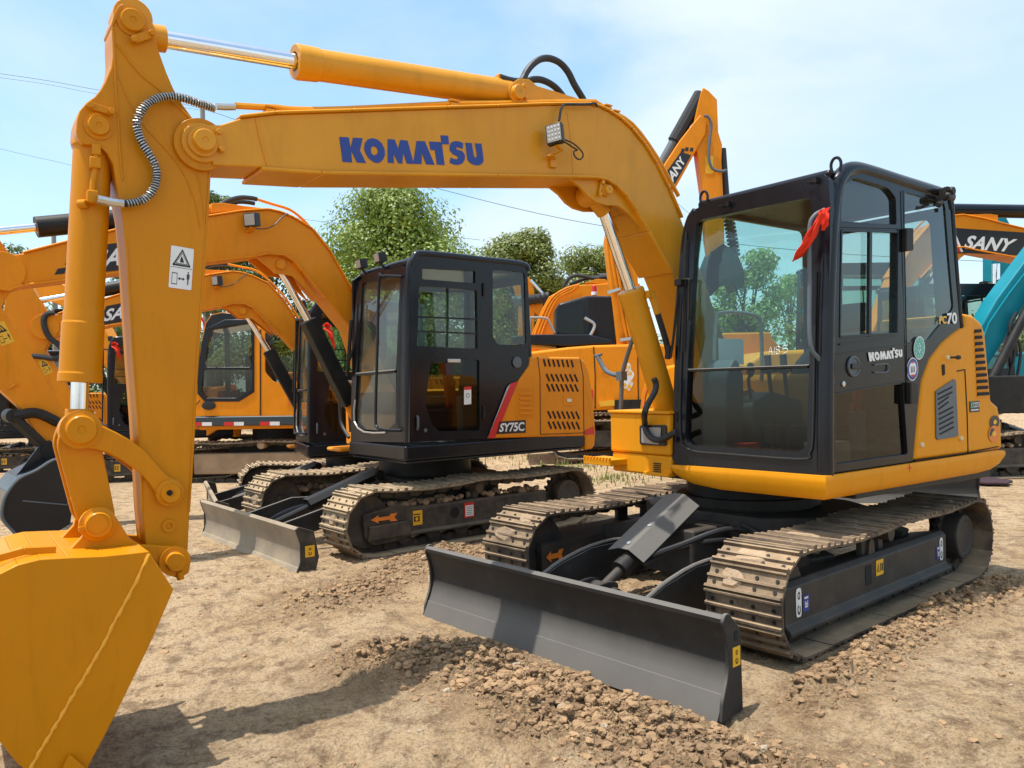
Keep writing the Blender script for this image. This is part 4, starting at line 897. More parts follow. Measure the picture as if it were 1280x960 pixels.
for (x, y) in ((.38, .50), (.38, .62)): m = MB(); m.tube([V(x, y, .92), V(x - .02, y, 1.2), V(x + .02, y, 1.52)], .013, 8); m.bar(V(x + .02, y - .05, 1.52), V(x + .02, y + .05, 1.52), .03, .03); m.cyl(V(x + .02, y, 1.50), V(x + .03, y, 1.62), .022); obj('control_lever', m, M['dblk'], cab)
m = MB()
m.tube([V(.22, .22, 1.3), V(.25, .22, 1.45), V(.24, .23, 1.5)], .012, 8); m.lathe((.24, .23, 1.48), (0, 0, 1), [(0, .012), (.03, .028), (.09, .022), (.10, .01)], 12); obj('control_lever', m, M['dblk'], cab); m = MB()
m.tube([V(.1, .9, 1.3), V(.13, .9, 1.45), V(.12, .9, 1.5)], .012, 8); m.lathe((.12, .9, 1.48), (0, 0, 1), [(0, .012), (.03, .028), (.09, .022), (.10, .01)], 12)
obj('control_lever', m, M['dblk'], cab)
m = MB(); m.tube([V(-.05, .10, 1.45), V(-.05, .10, 1.85), V(.05, .10, 1.93), V(.38, .10, 1.93), V(.44, .10, 1.85), V(.47, .10, 1.5)], .014, 8, 3); obj('hand_rail', m, M['white'] if False else M['lens'], cab)
m = MB(); m.box((.30, .115, 1.66), (.26, .006, .18)); obj('paper_notice', m, M['white'], cab, angle=0)
m = MB(); W_ = [V(p.x + .035, 0, p.z) for p in hood[:7]]
for a, b in zip(W_, W_[1:]): m.prism([V(a.x, .12, a.z), V(b.x, .12, b.z), V(b.x, 1.07, b.z), V(a.x, 1.07, a.z)], (-.012, 0, 0))
obj('rear_wall', m, M['seat'], cab)
m = MB(); m.bb(.15, .60, .40, .72, .921, .926); m.m = 1; m.box((.50, .47, .98), (.10, .09, .02)); m.box((.50, .66, .98), (.10, .09, .02)); m.m = 2; m.box((.30, .90, 1.0), (.16, .12, .14)); m.m = 3; m.box((.45, .30, .99), (.14, .2, .10)); obj('foot_pedal', m, [M['mud'], M['black'], M['lens'], M['cloth']], cab)
m = MB(); m.prism([V(-.18, .74, 1.15), V(-.10, .74, 1.16), V(-.28, .74, 1.72), V(-.34, .74, 1.70)], (0, .03, 0)); obj('seat_belt', m, M['red'], cab)
m = MB(); m.box((.50, .90, 1.02), (.004, .14, .10)); obj('manual_card', m, M['white'], cab, angle=0)
# hoses at the boom foot
m = MB(); P = T.Y(zc(740, 450, .16667, [(465, 140), (480, 180), (470, 240), (420, 330), (395, 400), (395, 470), (405, 530), (440, 580), (490, 600), (550, 585), (600, 555), (640, 540)]), -.10)
for i, p in enumerate(P):
    if i > 4: P[i] = T.px(*zc(740, 450, .16667, [[(465, 140), (480, 180), (470, 240), (420, 330), (395, 400), (395, 470), (405, 530), (440, 580), (490, 600), (550, 585), (600, 555), (640, 540)][i]])[0], 'x', .79)
m.tube(P, .021, 10, 4); up('front_hose', m, M['rubber'])
# boom cylinder
k0, k1 = T.px(827, 492, 'y', YC), T.px(788, 362, 'y', YC); kd = (k1 - k0).normalized(); k0 = k0 - kd * .45; KL = (k1 - k0).length
m = MB(); m.lathe(k0, kd, [(0, .07), (.02, .088), (KL - .10, .088), (KL - .09, .094), (KL - .012, .094), (KL, .085), (KL, .05)], 36); bmc = up('boom_cylinder', m, M['boomyel'], bevel=.003)
m = MB(); k2 = T.px(754, 262, 'y', YC); m.cyl(k1 - kd * .05, k2, .040, n=28); obj('cylinder_rod', m, M['chrome'], bmc)
m = MB(); k3 = V(1.223, YC, 2.727); m.cyl(k2 - (k3 - k2).normalized() * .02, k3, .06); m.cyl(k3 - V(0, .08, 0), k3 + V(0, .08, 0), .075); obj('rod_eye', m, M['boomyel'], bmc, bevel=.003)
m = MB(); P = T.Y([(813, 368), (817, 376), (822, 392), (833, 428), (836, 445)], YC + .12); m.tube(P, .022, 8); m.m = 1; m.box(P[0], (.06, .04, .05)); m.tube(P[:3], .024, 8, 2); obj('cylinder_hose', m, [M['rubber'], M['boomyel']], bmc)
# boom foot bracket
m = MB()
for y0 in (-.10, -.46): m.prism(rpoly([V(.62, y0, .9), V(.60, y0, 1.12), V(.2, y0, 1.35), V(-.2, y0, 1.40), V(-.4, y0, .9)], .06), (0, .03 if y0 < -.3 else .02, 0))
m.cyl((.06, -.09, 1.15), (.06, -.47, 1.15), .05); m.cyl((k0.x, -.11, k0.z), (k0.x, -.45, k0.z), .05); up('boom_foot_bracket', m, M['yellow'], bevel=.004)
# red cloth tied on the grab handle
rc = empty('red_cloth', m1.matrix_world.translation, 0); rc.location = (1.718, 5.929, 0); rc.rotation_euler = (0, 0, T.yaw)
tag(rc, 'long thin red cloth tied to the handle at the corner of the nearest black cab', 'cloth', 'red cloths tied to the cab handles')
def cloth_at(P, widths, parent, seed=2):
    rnd = random.Random(seed); Q = catmull(P, 6); n = 28; m = MB(); vs = []; fs = []
    for i, p in enumerate(Q):
        t = i / (len(Q) - 1); k = t * (len(widths) - 1); a = int(min(k, len(widths) - 2)); w = widths[a] * (1 - (k - a)) + widths[a + 1] * (k - a)
        d = (Q[min(i + 1, len(Q) - 1)] - Q[max(i - 1, 0)]).normalized(); u, v_ = perp(d)
        for j in range(n): an = 2 * PI * j / n; rr = w * (1 + .40 * math.sin(3 * an + 6 * t) + .22 * math.sin(5 * an - 11 * t) + rnd.uniform(-.06, .06)); vs.append(p + (u * math.cos(an) * 1.15 + v_ * math.sin(an) * .42) * rr)
    for i in range(len(Q) - 1):
        for j in range(n): fs.append([i * n + j, i * n + (j + 1) % n, (i + 1) * n + (j + 1) % n, (i + 1) * n + j])
    fs.append(list(range(n))); fs.append([(len(Q) - 1) * n + j for j in range(n)][::-1]); m.add(vs, fs); return m
P = onFr([(1029, 266), (1023, 276), (1016, 292), (1008, 306), (999, 318), (990, 327)], .10); obj('cloth_tail', cloth_at(P, [.014, .020, .030, .032, .024, .003], None), M['cloth'], rc, angle=60)
P = onFr([(1029, 262), (1031, 275), (1028, 288)], .06); obj('cloth_knot', cloth_at(P, [.026, .022, .008], None, 5), M['cloth'], rc, angle=60)
# ------------------------------------------------------------------ the black-cabbed mini excavator behind, and its copies
A = Fr(-.928, 8.481, -140.59); B = Fr(-.928, 8.481, -141.3)
PH2 = B.yaw - A.yaw
m2 = empty('excavator', (-.928, 8.481, 0), A.yaw)
tag(m2, 'orange excavator with dusty tracks and a red and grey stripe beside its black cab', 'excavator')
def up2(name, mb, mat, **k): return obj(name, mb, mat, m2, rot=PH2, **k)
XF2, XR2, ZC2, RB2 = 1.235, -1.10, .29, .275
for side, y0, y1 in ((1, .67, 1.12), (-1, -1.12, -.67)):
    track_belt(y0, y1, XF2, XR2, ZC2, RB2, 42, M['shoedusty'], m2, .55, 13 + side)
    m = MB(); sec = [(.76, .36), (.99, .38), (1.01, .36), (1.01, .17), (1.035, .155), (1.035, .135), (.76, .15)]
    m.prism([(-.80, side * y, z) for y, z in sec], (1.72, 0, 0))
    m.prism(rpoly([V(1.28, side * 1.02, .15), V(1.30, side * 1.02, .36), V(.95, side * 1.02, .42), V(.80, side * 1.02, .38), V(.80, side * 1.02, .15), V(.95, side * 1.02, .10), V(1.2, side * 1.02, .09)], .04), (0, -.04 * side, 0))
    m.prism([V(1.25, side * 1.045, .26), V(.88, side * 1.045, .27), V(.84, side * 1.045, .20), V(.84, side * 1.045, .15), V(1.27, side * 1.045, .14)], (0, -.03 * side, 0))
    fr = obj('track_frame', m, M['steeldusty'], m2, bevel=.006)
    wheel_set(side, .895 * side, XF2, XR2, ZC2, fr, True)
    # soil lying on the frame
    rs_ = random.Random(5 + side); m = MB()
    for k in range(60):
        tt = rs_.random(); x = -.75 + 1.75 * tt; r_ = rs_.uniform(.02, .045); c = V(x, side * rs_.uniform(.82, .97), .385 + rs_.uniform(0, .03)); 
        m.lathe(c, V(rs_.uniform(-1, 1), rs_.uniform(-1, 1), 1), [(-r_ * .6, r_ * .3), (-r_ * .3, r_ * .9), (r_ * .2, r_), (r_ * .6, r_ * .6), (r_ * .8, r_ * .1)], 6)
    so_ = obj('caked_soil', m, M['mud'], fr, angle=0); tag(so_, kind='stuff')
    if side == 1:
        q = rectq(.98, 1.24, .285, .355, 1.047, 1); arrow_decal(q, fr)
        q = rectq(.70, .82, .215, .345, 1.0125, 1); m = MB(); q.slab(m, SQ); m.m = 1; q.poly(m, [(.25, .25), (.75, .25), (.75, .6), (.25, .6)], .004); q.poly(m, [(.2, .7), (.8, .7), (.8, .78), (.2, .78)], .004); m.m = 0; q.disc(m, .5, .43, .13, 1, .005); obj('warning_decal', m, [M['dyel'], M['dblk']], fr, angle=0)
        q = rectq(.12, .235, .215, .355, 1.0125, 1); m = MB(); q.slab(m, SQ); m.m = 1; q.poly(m, [(.1, .1), (.9, .1), (.9, .82), (.1, .82)], .004); m.m = 2
        for k in range(5): q.poly(m, [(.2, .2 + k * .12), (.8, .2 + k * .12), (.8, .24 + k * .12), (.2, .24 + k * .12)], .0045)
        obj('notice_decal', m, [M['red'], M['white'], M['greypl']], fr, angle=0)
        m = MB(); m.cyl((.34, 1.005, .28), (.34, 1.0115, .28), .052); obj('frame_opening', m, M['void'], fr)
m = MB(); m.prism(rpoly([V(x, y, .36) for x, y in ((.55, .45), (.2, .8), (-.35, .8), (-.6, .45), (-.6, -.45), (-.35, -.8), (.2, -.8), (.55, -.45))], .08), (0, 0, .2)); obj('centre_frame', m, M['black'], m2, bevel=.01)
m = MB(); m.lathe((0, 0, .5), (0, 0, 1), [(0, .42), (.06, .42), (.06, .48), (.20, .48), (.20, .40), (.32, .40)], 40); obj('slewing_ring', m, M['black'], m2)
pr2 = [(1.955, .335), (1.94, .355), (1.915, .35), (1.905, .31), (1.86, .20), (1.86, .09), (1.89, 0), (1.93, -.07), (1.965, -.07), (1.925, .03), (1.905, .12), (1.91, .20), (1.935, .28)]
m = MB(); m.prism([(x, -1.11, z) for x, z in pr2], (0, 2.22, 0)); bl2 = obj('dozer_blade', m, M['bladedusty'], m2, angle=25)
m = MB(); m.prism([(1.985, -1.11, -.09), (1.997, -1.11, -.09), (1.938, -1.11, .035), (1.926, -1.11, .035)], (0, 2.22, 0)); obj('cutting_edge', m, M['bladedusty'], bl2, bevel=.002)
for s in (1, -1):
    m = MB(); P = [V(x, 1.11 * s, z) for x, z in ((1.96, .34), (1.93, .36), (1.80, .31), (1.76, .10), (1.80, -.05), (1.98, -.09), (1.92, .08), (1.92, .22))]
    m.prism(P, (0, .015 * s, 0)); ep = obj('end_plate', m, M['steeldusty'], bl2, bevel=.003)
    if s == 1: q = rectq(1.80, 1.88, .11, .20, 1.126); m = MB(); q.slab(m, SQ); m.m = 1; bottle8(q, m, .004, .5, .5, .8, .6); obj('hook_decal', m, [M['dyel'], M['dblk']], ep, angle=0)
for yy in (.40, -.40):
    m = MB(); m.prism([V(1.9, yy, .24), V(1.3, yy, .38), V(.6, yy, .34), V(.6, yy, .2), V(1.3, yy, .2), V(1.9, yy, .06)], (0, -.03, 0)); obj('push_arm', m, M['blade'], m2, bevel=.004)
gl2, gu2 = V(1.35, .02, .38), V(.62, .02, .62); gd2 = (gu2 - gl2).normalized(); gn2 = V(-gd2.z, 0, gd2.x) * (-1 if gd2.x > 0 else 1)
if gn2.z < 0: gn2 = -gn2
L2 = (gu2 - gl2).length
def gp2(t, y, h): return gl2 + gd2 * t + V(0, y, 0) + gn2 * h
m = MB(); m.prism([gp2(0, -.09, -.02), gp2(0, -.05, .03), gp2(0, .05, .03), gp2(0, .09, -.02), gp2(0, .08, -.025), gp2(0, .045, .022), gp2(0, -.045, .022), gp2(0, -.08, -.025)], gd2 * L2); g2o = obj('cylinder_guard', m, M['blade'], m2, bevel=.002)
m = MB(); m.cyl(gp2(.0, 0, -.05), gp2(L2 + .02, 0, -.05), .05); m.cyl(gp2(L2, -.11, -.04), gp2(L2, .11, -.04), .05); bb2 = obj('blade_cylinder', m, M['black'], m2)
m = MB(); m.cyl(gp2(-.35, 0, -.05), gp2(.02, 0, -.05), .03); obj('cylinder_rod', m, M['blade'], bb2)
m = MB(); m.tube([gp2(.1, -.03, -.06), gp2(-.12, -.08, -.03), gp2(-.28, -.14, -.05), gp2(-.40, -.3, -.14)], .025, 8); obj('blade_hose', m, M['rubber'], m2)
# -------- upper structure
Y2 = 1.10
def sd2(pts, h=0.0): return B.Y(pts, Y2 + h)
FN2 = V(1, 0, .03).normalized(); FP2 = V(.875, 0, .93)
def fr2(pts, h=0.0): return [B.on(u, v, FP2 + FN2 * h, FN2) for u, v in pts]
Z2 = lambda p: p
m = MB(); P = [V(.90, .04, 0), V(.90, Y2, 0), V(-1.28, Y2, 0), V(-1.36, 1.0, 0), V(-1.4, -1.0, 0), V(-.3, -1.08, 0), V(.0, -.8, 0), V(.1, -.02, 0)]
m.prism([V(p.x, p.y, .80) for p in rpoly(P, .03)], (0, 0, .13))
m.prism([V(p.x, p.y, .80) for p in rpoly([V(.87, .06, 0), V(.87, Y2 - .02, 0), V(-1.25, Y2 - .02, 0), V(-1.25, .06, 0)], .03)], (0, 0, -.03))
sk2 = up2('skirt_panel', m, M['cabblk'], bevel=.02, seg=3)
m = MB(); s_out2 = sd2([(511, 553), (609, 548), (647, 476), (661, 456), (661, 400), (659, 340), (655, 332), (525, 317), (517, 322), (512, 335), (510, 360), (511, 450)])
w1 = rpoly(sd2([(527.5, 335.6), (594, 339), (594, 354), (527.5, 349)]), .01)
w2 = rpoly(sd2([(524, 357.5), (596, 363), (597, 436), (521, 432.5)]), .015)
w3 = rpoly(sd2([(539, 453), (560, 454), (570, 450), (599, 450), (599.5, 538), (549, 539.5), (540, 531), (531, 505)]), .02)
w4 = rpoly(sd2([(616, 336.5), (656, 341), (658, 430), (640, 431), (622, 430.5), (616, 420)]), .03)
m.plate([s_out2, w1, w2, w3, w4], (0, -.04, 0))
f2o = fr2([(438.5, 552), (439, 500), (441, 436), (445, 370), (449, 352), (458, 342), (500, 333), (512, 332), (512, 450), (512, 553)])
f2h = rpoly(fr2([(443, 527), (446, 464), (453, 354), (500, 344), (497, 440), (494, 529), (482, 539), (456, 540)]), [.01, 0, .02, .04, 0, .01, .01, .01])
m.plate([f2o, f2h], -FN2 * .05)
m.plate([[V(.85, .02, .93), V(.84, .05, 2.5), V(.70, .06, 2.6), V(-.55, .06, 2.6), V(-.60, .02, .93)], [V(.78, .02, 1.4), V(.76, .05, 2.42), V(-.5, .055, 2.45), V(-.5, .03, 1.4)]], (0, .03, 0))
m.plate([[V(-.58, .03, .93), V(-.56, .07, 2.58), V(-.56, 1.06, 2.58), V(-.60, 1.06, 1.7), V(-.62, 1.06, .93)], [V(-.575, .12, 1.6), V(-.565, .15, 2.45), V(-.565, .98, 2.45), V(-.60, .98, 1.6)]], (.03, 0, 0))
cab2 = up2('cab', m, M['cabblk'], bevel=.006)
m = MB(); m.prism([V(.79, .09, 2.50), V(.77, 1.05, 2.53), V(-.56, 1.06, 2.53), V(-.56, .08, 2.50)], (0, 0, .085)); obj('roof', m, M['cabblk'], cab2, bevel=.035, seg=3)
m = MB(); m.tube(B.Y([(510, 553), (509.5, 450), (510, 370), (512, 338), (518, 323), (530, 318), (600, 325), (652, 331), (659, 338)], 1.07), .038, 12, 4); obj('corner_rail', m, M['cabblk'], cab2)
m = MB(); P = [sd2([(512, 551), (604, 547), (604, 450), (601, 336), (527, 327), (519, 333), (516, 345), (514, 450)], .003)[0:]][0]; m.plate([P] + [[p + V(0, .003, 0) for p in h] for h in (w1, w2, w3)], (0, -.004, 0)); d2 = obj('door', m, M['cabblk'], cab2, bevel=.003)
m = MB(); 
for u0, v0, u1, v1 in ((560, 360, 559, 434), (522, 396, 596, 399), (522, 414, 596, 417)): a, b = sd2([(u0, v0), (u1, v1)], -.01); m.bar(a, b, .014, .014, up=(1, 0, 0) if u1 - u0 < 5 else (0, 0, 1))
obj('sash_bar', m, M['cabblk'], d2)
m = MB(); c = sd2([(567, 451)], .01)[0]; m.box(c, (.14, .03, .035)); obj('door_handle', m, M['bolt'], d2, bevel=.006)
for v0 in (362, 515): m = MB(); a, b = sd2([(605, v0 - 8), (605, v0 + 8)], .01); m.cyl(a, b, .014); obj('door_hinge', m, M['cabblk'], d2)
m = MB(); a, b = sd2([(521, 520), (521, 537)], .006); m.tube([a, a + V(0, .02, -.02), b + V(0, .02, .02), b], .012, 6); m.lathe(sd2([(532, 538)], .004)[0], (0, 1, 0), [(0, .018), (.006, .012)], 10); obj('door_pull', m, M['greypl'], d2)
m = MB(); c = sd2([(646, 453)], .006)[0]; m.lathe(c, (0, 1, 0), [(0, .055), (.01, .055), (.014, .03), (.014, .001)], 20); obj('latch', m, M['greypl'], cab2, bevel=.003)
for i, h in enumerate((w1, w2, w3)): m = MB(); m.prism([p + V(0, -.018, 0) for p in h], (0, -.004, 0)); obj('door_pane', m, M['sglass'] if i < 2 else M['dglass'], d2, angle=0)
q = Quad(*sd2([(580, 506), (589, 505), (589, 483), (580, 483.5)], -.014), (0, 1, 0)); m = MB(); q.slab(m, SQ, 0, .001); m.m = 1; q.poly(m, [(0, .82), (1, .82), (1, 1), (0, 1)], .002); m.m = 2; q.disc(m, .5, .5, .25, .5, .002); m.m = 0; q.disc(m, .5, .5, .18, .5, .0025); obj('notice_decal', m, [M['white'], M['red'], M['dblk']], d2, angle=0)
m = MB(); m.prism([p + V(0, -.012, 0) for p in w4], (0, -.004, 0)); obj('rear_quarter_pane', m, M['sglass'], cab2, angle=0)
m = MB(); m.prism(fr2([(446, 468), (453, 354), (500, 344), (495, 464)], -.02), -FN2 * .005); obj('windshield', m, M['vglass'], cab2, angle=0)
m = MB(); m.prism(fr2([(443, 535), (446, 469), (495, 465), (494, 541)], -.026), -FN2 * .005); obj('lower_windshield', m, M['vglass'], cab2, angle=0)
m = MB(); m.prism([V(.78, .04, 1.4), V(.76, .06, 2.42), V(-.5, .065, 2.45), V(-.5, .045, 1.4)], (0, .004, 0)); m.prism([V(-.57, .12, 1.6), V(-.56, .15, 2.45), V(-.56, .98, 2.45), V(-.59, .98, 1.6)], (.004, 0, 0)); obj('far_pane', m, M['glass'], cab2, angle=0)
m = MB(); m.bar(*fr2([(445, 468.5), (495, 464)], -.012), .03, .022); m.m = 1; m.bar(*fr2([(445, 466.6), (495, 462)], .002), .006, .007); obj('window_divider', m, [M['black'], M['bolt']], cab2)
m = MB(); m.tube(fr2([(444, 500), (443, 527), (455, 540), (482, 541)], .006), .009, 6, 2); obj('window_seal', m, M['lens'], cab2)
m = MB(); P = fr2([(505, 346), (492, 347), (488.5, 352), (486, 440), (484, 520), (486, 534), (492, 537), (504, 538)]); P = [p + FN2 * (.02 if i in (0, 7) else .12) for i, p in enumerate(P)]; m.tube(P, .014, 10, 4); obj('hand_rail', m, M['cabblk'], cab2)
m = MB(); P = fr2([(447, 380), (445, 420), (437, 450)], .03); m.tube(P, .012, 6, 3); P = fr2([(439, 400), (436, 445), (434, 470)], .04); m.tube(P, .018, 6, 3); obj('wiper', m, M['black'], cab2)
for u, v in ((452, 330), (475, 322)):
    c = B.px(u, v, 'x', .84); n_ = V(.9, -.1, -.15).normalized(); l2 = MB(); rr_ = Matrix((n_, V(.1, .9, 0).normalized(), n_.cross(V(.1, .9, 0)).normalized())).transposed(); l2.box(c, (.07, .13, .09), rr_); l2.m = 1; l2.box(c + n_ * .037, (.006, .11, .07), rr_); l2.m = 0; l2.cyl(c - V(0, 0, .04), c + V(-.06, 0, -.11), .014); l2.box(c + V(-.06, 0, -.11), (.07, .06, .02)); obj('work_lamp', l2, [M['dblk'], M['lens']], cab2, bevel=.004)
m = MB(); m.bb(-.55, .80, .08, 1.04, .90, .95); m.m = 1; m.bb(-.15, .30, .36, .82, 1.05, 1.22); m.prism(rpoly([V(-.12, .38, 1.15), V(-.25, .38, 1.80), V(-.37, .38, 1.80), V(-.28, .38, 1.12)], .04), (0, .42, 0)); m.prism(rpoly([V(-.24, .48, 1.82), V(-.27, .48, 2.02), V(-.35, .48, 2.02), V(-.33, .48, 1.82)], .03), (0, .24, 0))
m.m = 2; m.bb(-.2, .35, .12, .30, 1.0, 1.35); m.bb(-.2, .2, .88, .98, 1.0, 1.35); m.m = 3; m.prism([V(.0, .40, 1.22), V(.05, .40, 1.72), V(-.03, .40, 1.78), V(-.12, .40, 1.25)], (0, .06, 0)); obj('operator_seat', m, [M['intr'], M['seat'], M['greypl'], M['cloth']], cab2, bevel=.015)
for y in (.50, .62): m = MB(); m.tube([V(.50, y, .94), V(.48, y, 1.2), V(.52, y, 1.5)], .014, 6); m.cyl((.52, y, 1.45), (.53, y, 1.58), .024); obj('control_lever', m, M['dblk'], cab2)
# rear body
m = MB(); P = sd2([(609, 548), (647, 477), (661, 457), (663, 446), (724, 446.5), (730, 452), (736, 467), (741, 500), (744, 540), (743, 556), (740, 561), (731, 562), (731, 545)])
bp2 = [V(p.x, 0, p.z) for p in P]
m.prism([p + V(0, Y2 + .012, 0) for p in bp2], (0, -.5, 0)); hood2 = up2('engine_hood', m, M['orange'], bevel=.02, seg=3)
m = MB(); m.prism([V(x, .62, z) for x, z in ((-.55, .94), (-.55, 1.42), (-1.2, 1.40), (-1.42, 1.25), (-1.45, .82), (-1.2, .80))], (0, -1.65, 0)); up2('counterweight', m, M['orange'], bevel=.05, seg=3)
def slots(rows, par, mat='void', nm='vent_slot'):
    m = MB()
    for (u0, v0, u1, v1, n, du, dv) in rows:
        for k in range(n):
            uc = u0 + (u1 - u0) * k / (n - 1); vc = v0 + (v1 - v0) * k / (n - 1); a, b = sd2([(uc, vc), (uc + du, vc + dv)], .014); m.bar(a, b, .006, .020, up=(1, 0, 0))
    return obj(nm, m, M[mat], par, angle=0)
slots([(679.5, 449, 714, 450, 7, 2.5, 9)], hood2)
for (v, n) in ((467.5, 7), (480, 7), (514, 7), (527, 7)): slots([(683 + (v - 467) * .04, v, 718 + (v - 467) * .04, v + .5, n, 4, 9)], hood2)
def gr2(path, w, mat='void'):
    m = MB(); P = sd2(path, .013)
    for a, b in zip(P, P[1:]): m.bar(a, b, .004, w, up=(0, 0, 1) if abs((b - a).normalized().z) < .85 else (1, 0, 0))
    return obj('panel_gap', m, M[mat], hood2, angle=0)
gr2([(672, 446), (675, 470), (675.5, 543)], .007); gr2([(725, 448), (729, 470), (730, 544)], .007); gr2([(676, 543), (730, 541)], .006)
m = MB(); q = Quad(*sd2([(645, 522), (667.5, 522), (667.5, 486.5), (646, 486)], .013), (0, 1, 0)); 
for k in range(5): a, b = q(.15, .15 + .17 * k, .004), q(.85, .15 + .17 * k, .004); m.bar(a, b, .012, .022)
line(q, m, [(.02, .02), (.98, .02), (.98, .98), (.02, .98)], .012, .003); obj('side_louvre', m, M['orange'], hood2, bevel=.002)
m = MB(); q = Quad(*sd2([(704, 507), (718, 506.5), (718, 494), (704, 494)], .013), (0, 1, 0)); q.slab(m, SQ, 0, .004); m.m = 1; q.slab(m, [(.3, .35), (.7, .35), (.7, .65), (.3, .65)], .004, .004); obj('hood_latch', m, [M['orange'], M['bolt']], hood2, bevel=.001)
m = MB(); q = Quad(*sd2([(620, 542.5), (657, 541), (657, 525), (624, 527)], .014), (0, 1, 0)); q.slab(m, SQ, 0, .002); m.m = 1; q.sub(.07, .14, .95, .86).text(m, 'SY75C', .003, bold=.03, gap=.95); obj('model_plate_decal', m, [M['dblk'], M['white']], hood2, angle=0)
m = MB(); m.prism(sd2([(638, 479.5), (647.5, 476.5), (619, 547), (609.5, 548)], .014), (0, .002, 0)); m.m = 1; m.prism(sd2([(634, 484), (638, 479.5), (612, 541), (609.5, 547.5)], .0145), (0, .002, 0)); obj('stripe_decal', m, [M['red'], M['dsil']], hood2, angle=0); m = MB(); m.prism(sd2([(731, 538), (742, 533), (743, 543), (731, 543.5)], .014), (0, .002, 0)); obj('corner_decal', m, M['red'], hood2, angle=0)
m = MB(); P = fr2([(432, 500), (437, 470), (439, 470), (438, 545), (432, 548)]); m.prism([V(.5, -.30, .93), V(.5, -.02, .93), V(.5, -.02, 1.35), V(.5, -.2, 1.35), V(.5, -.34, 1.1)], (-.9, 0, 0)); up2('side_cover', m, M['orange'], bevel=.03)
m = MB(); m.bb(.45, .95, -.35, -.05, .82, .86); m.bb(-1.2, .4, -1.0, -.3, .82, 1.30); up2('right_tank', m, M['orange'], bevel=.02)
# boom
Y2b, Y2f, Y2c = -.10, -.38, -.24
tip2 = B.px(4, 339, 'y', Y2b)
top2 = B.Y([(-6, 321), (30, 317), (89, 302), (146, 288), (200, 279), (261, 271), (300, 265), (335, 262.5), (351, 266), (367, 273), (390, 287), (412, 315), (430, 347), (445, 372)], Y2b)
bot2 = B.Y([(440, 412), (408, 372.5), (378.5, 339), (366.7, 325), (355, 318), (335, 316), (319, 319), (258, 326), (126, 342), (87, 348), (29, 355), (8, 362)], Y2b)
m = MB(); pf = ring_pts(tip2, .13, 250, 110, 6) if False else [B.px(-14, 350, 'y', Y2b), B.px(-20, 338, 'y', Y2b), B.px(-14, 326, 'y', Y2b)]
m.prism(pf + top2 + [V(.40, Y2b, 1.60), V(.20, Y2b, 1.25), V(.22, Y2b, 1.08), V(.34, Y2b, 1.06), V(.46, Y2b, 1.2), V(.62, Y2b, 1.60)] + bot2, (0, Y2f - Y2b, 0)); boom2 = up2('boom', m, M['orange'], bevel=.006)
m = MB(); strip(m, top2[1:], Y2b + .022, Y2f - .022, .018, 1); strip(m, list(reversed(bot2))[:-1], Y2b + .032, Y2f - .032, .018, -1); obj('flange_plate', m, M['orange'], boom2, bevel=.008)
m = MB(); P = B.Y([(319, 320), (335, 333), (345, 342), (356, 343), (366, 345), (380, 358), (398, 375), (370, 332), (350, 318)], Y2b - .02); m.prism(P, (0, -.03, 0)); m.prism([p + V(0, -.22, 0) for p in P], (0, -.03, 0)); obj('cylinder_ear', m, M['orange'], boom2, bevel=.003)
m = MB(); m.lathe(B.px(350, 331, 'y', Y2b - .02), (0, 1, 0), [(0, .045), (.03, .045), (.03, .001)], 20); obj('pin_boss', m, M['orange'], boom2, bevel=.003); m = MB(); m.lathe(B.px(4, 339, 'y', Y2b), (0, 1, 0), [(0, .15), (.015, .15), (.015, .001)], 28); obj('pin_boss', m, M['orange'], boom2, bevel=.003)
m = MB(); P = B.Y([(261, 256), (275, 255.5), (300, 259), (325, 262), (261, 268)], Y2c); m.prism([p + V(0, .08, 0) for p in P], (0, -.16, 0)); obj('cylinder_bracket', m, M['orange'], boom2, bevel=.004)
m = MB(); P = B.Y([(270, 260), (285, 251), (300, 247), (313, 247.5), (321, 249), (340, 255), (362, 262), (378, 274)], Y2c); m.tube(P[:5], .022, 8); m.m = 1; m.tube(P[4:] + B.Y([(395, 293), (412, 316), (432, 352)], Y2c), .014, 8, 3); m.m = 0; m.tube([p + V(0, -.06, -.03) for p in P[:5]], .020, 8); obj('oil_hose', m, [M['rubber'], M['orange']], boom2)
c = B.px(315, 275, 'y', Y2b + .10); n_ = V(.8, .5, -.1).normalized(); u_ = V(0, 0, 1); r_3 = u_.cross(n_).normalized(); rr_ = Matrix((n_, r_3, n_.cross(r_3))).transposed(); l2 = MB(); l2.box(c, (.07, .13, .12), rr_); l2.m = 1; l2.box(c + n_ * .037, (.006, .11, .10), rr_); l2.m = 0; l2.tube([c + V(0, -.08, -.05), c - V(.1, 0, .07), c - V(.22, .05, .02), c - V(.3, .07, -.06), c - V(.38, .08, -.12)], .006, 6); l2.m = 2; l2.bar(c - V(0, .09, .1), c - V(0, -.02, .07), .05, .01)
obj('work_lamp', l2, [M['dblk'], M['lens'], M['orange']], boom2, bevel=.003)
q = Quad(*B.Y([(120, 341), (206, 331), (206, 294), (126, 306)], Y2b + .0015), (0, 1, 0)); m = MB(); q.slab(m, [(-.09, 0), (1, 0), (.92, 1), (0, 1)], 0, .0015); m.m = 1
qt = Quad(*B.Y([(108, 337), (196, 324), (196, 301), (110, 317)], Y2b + .0015), (0, 1, 0))
q3 = Quad(*B.Y([(104, 343), (204, 331), (208, 295), (108, 309)], Y2b + .0015), (0, 1, 0)); m = MB(); q3.slab(m, [(0, 0), (.97, 0), (1, 1), (.12, 1)], 0, .0015); m.m = 1; q3.sub(.10, .17, .93, .82).text(m, 'SANY', .0025, shear=.25, bold=.03, gap=1.02); m.m = 0
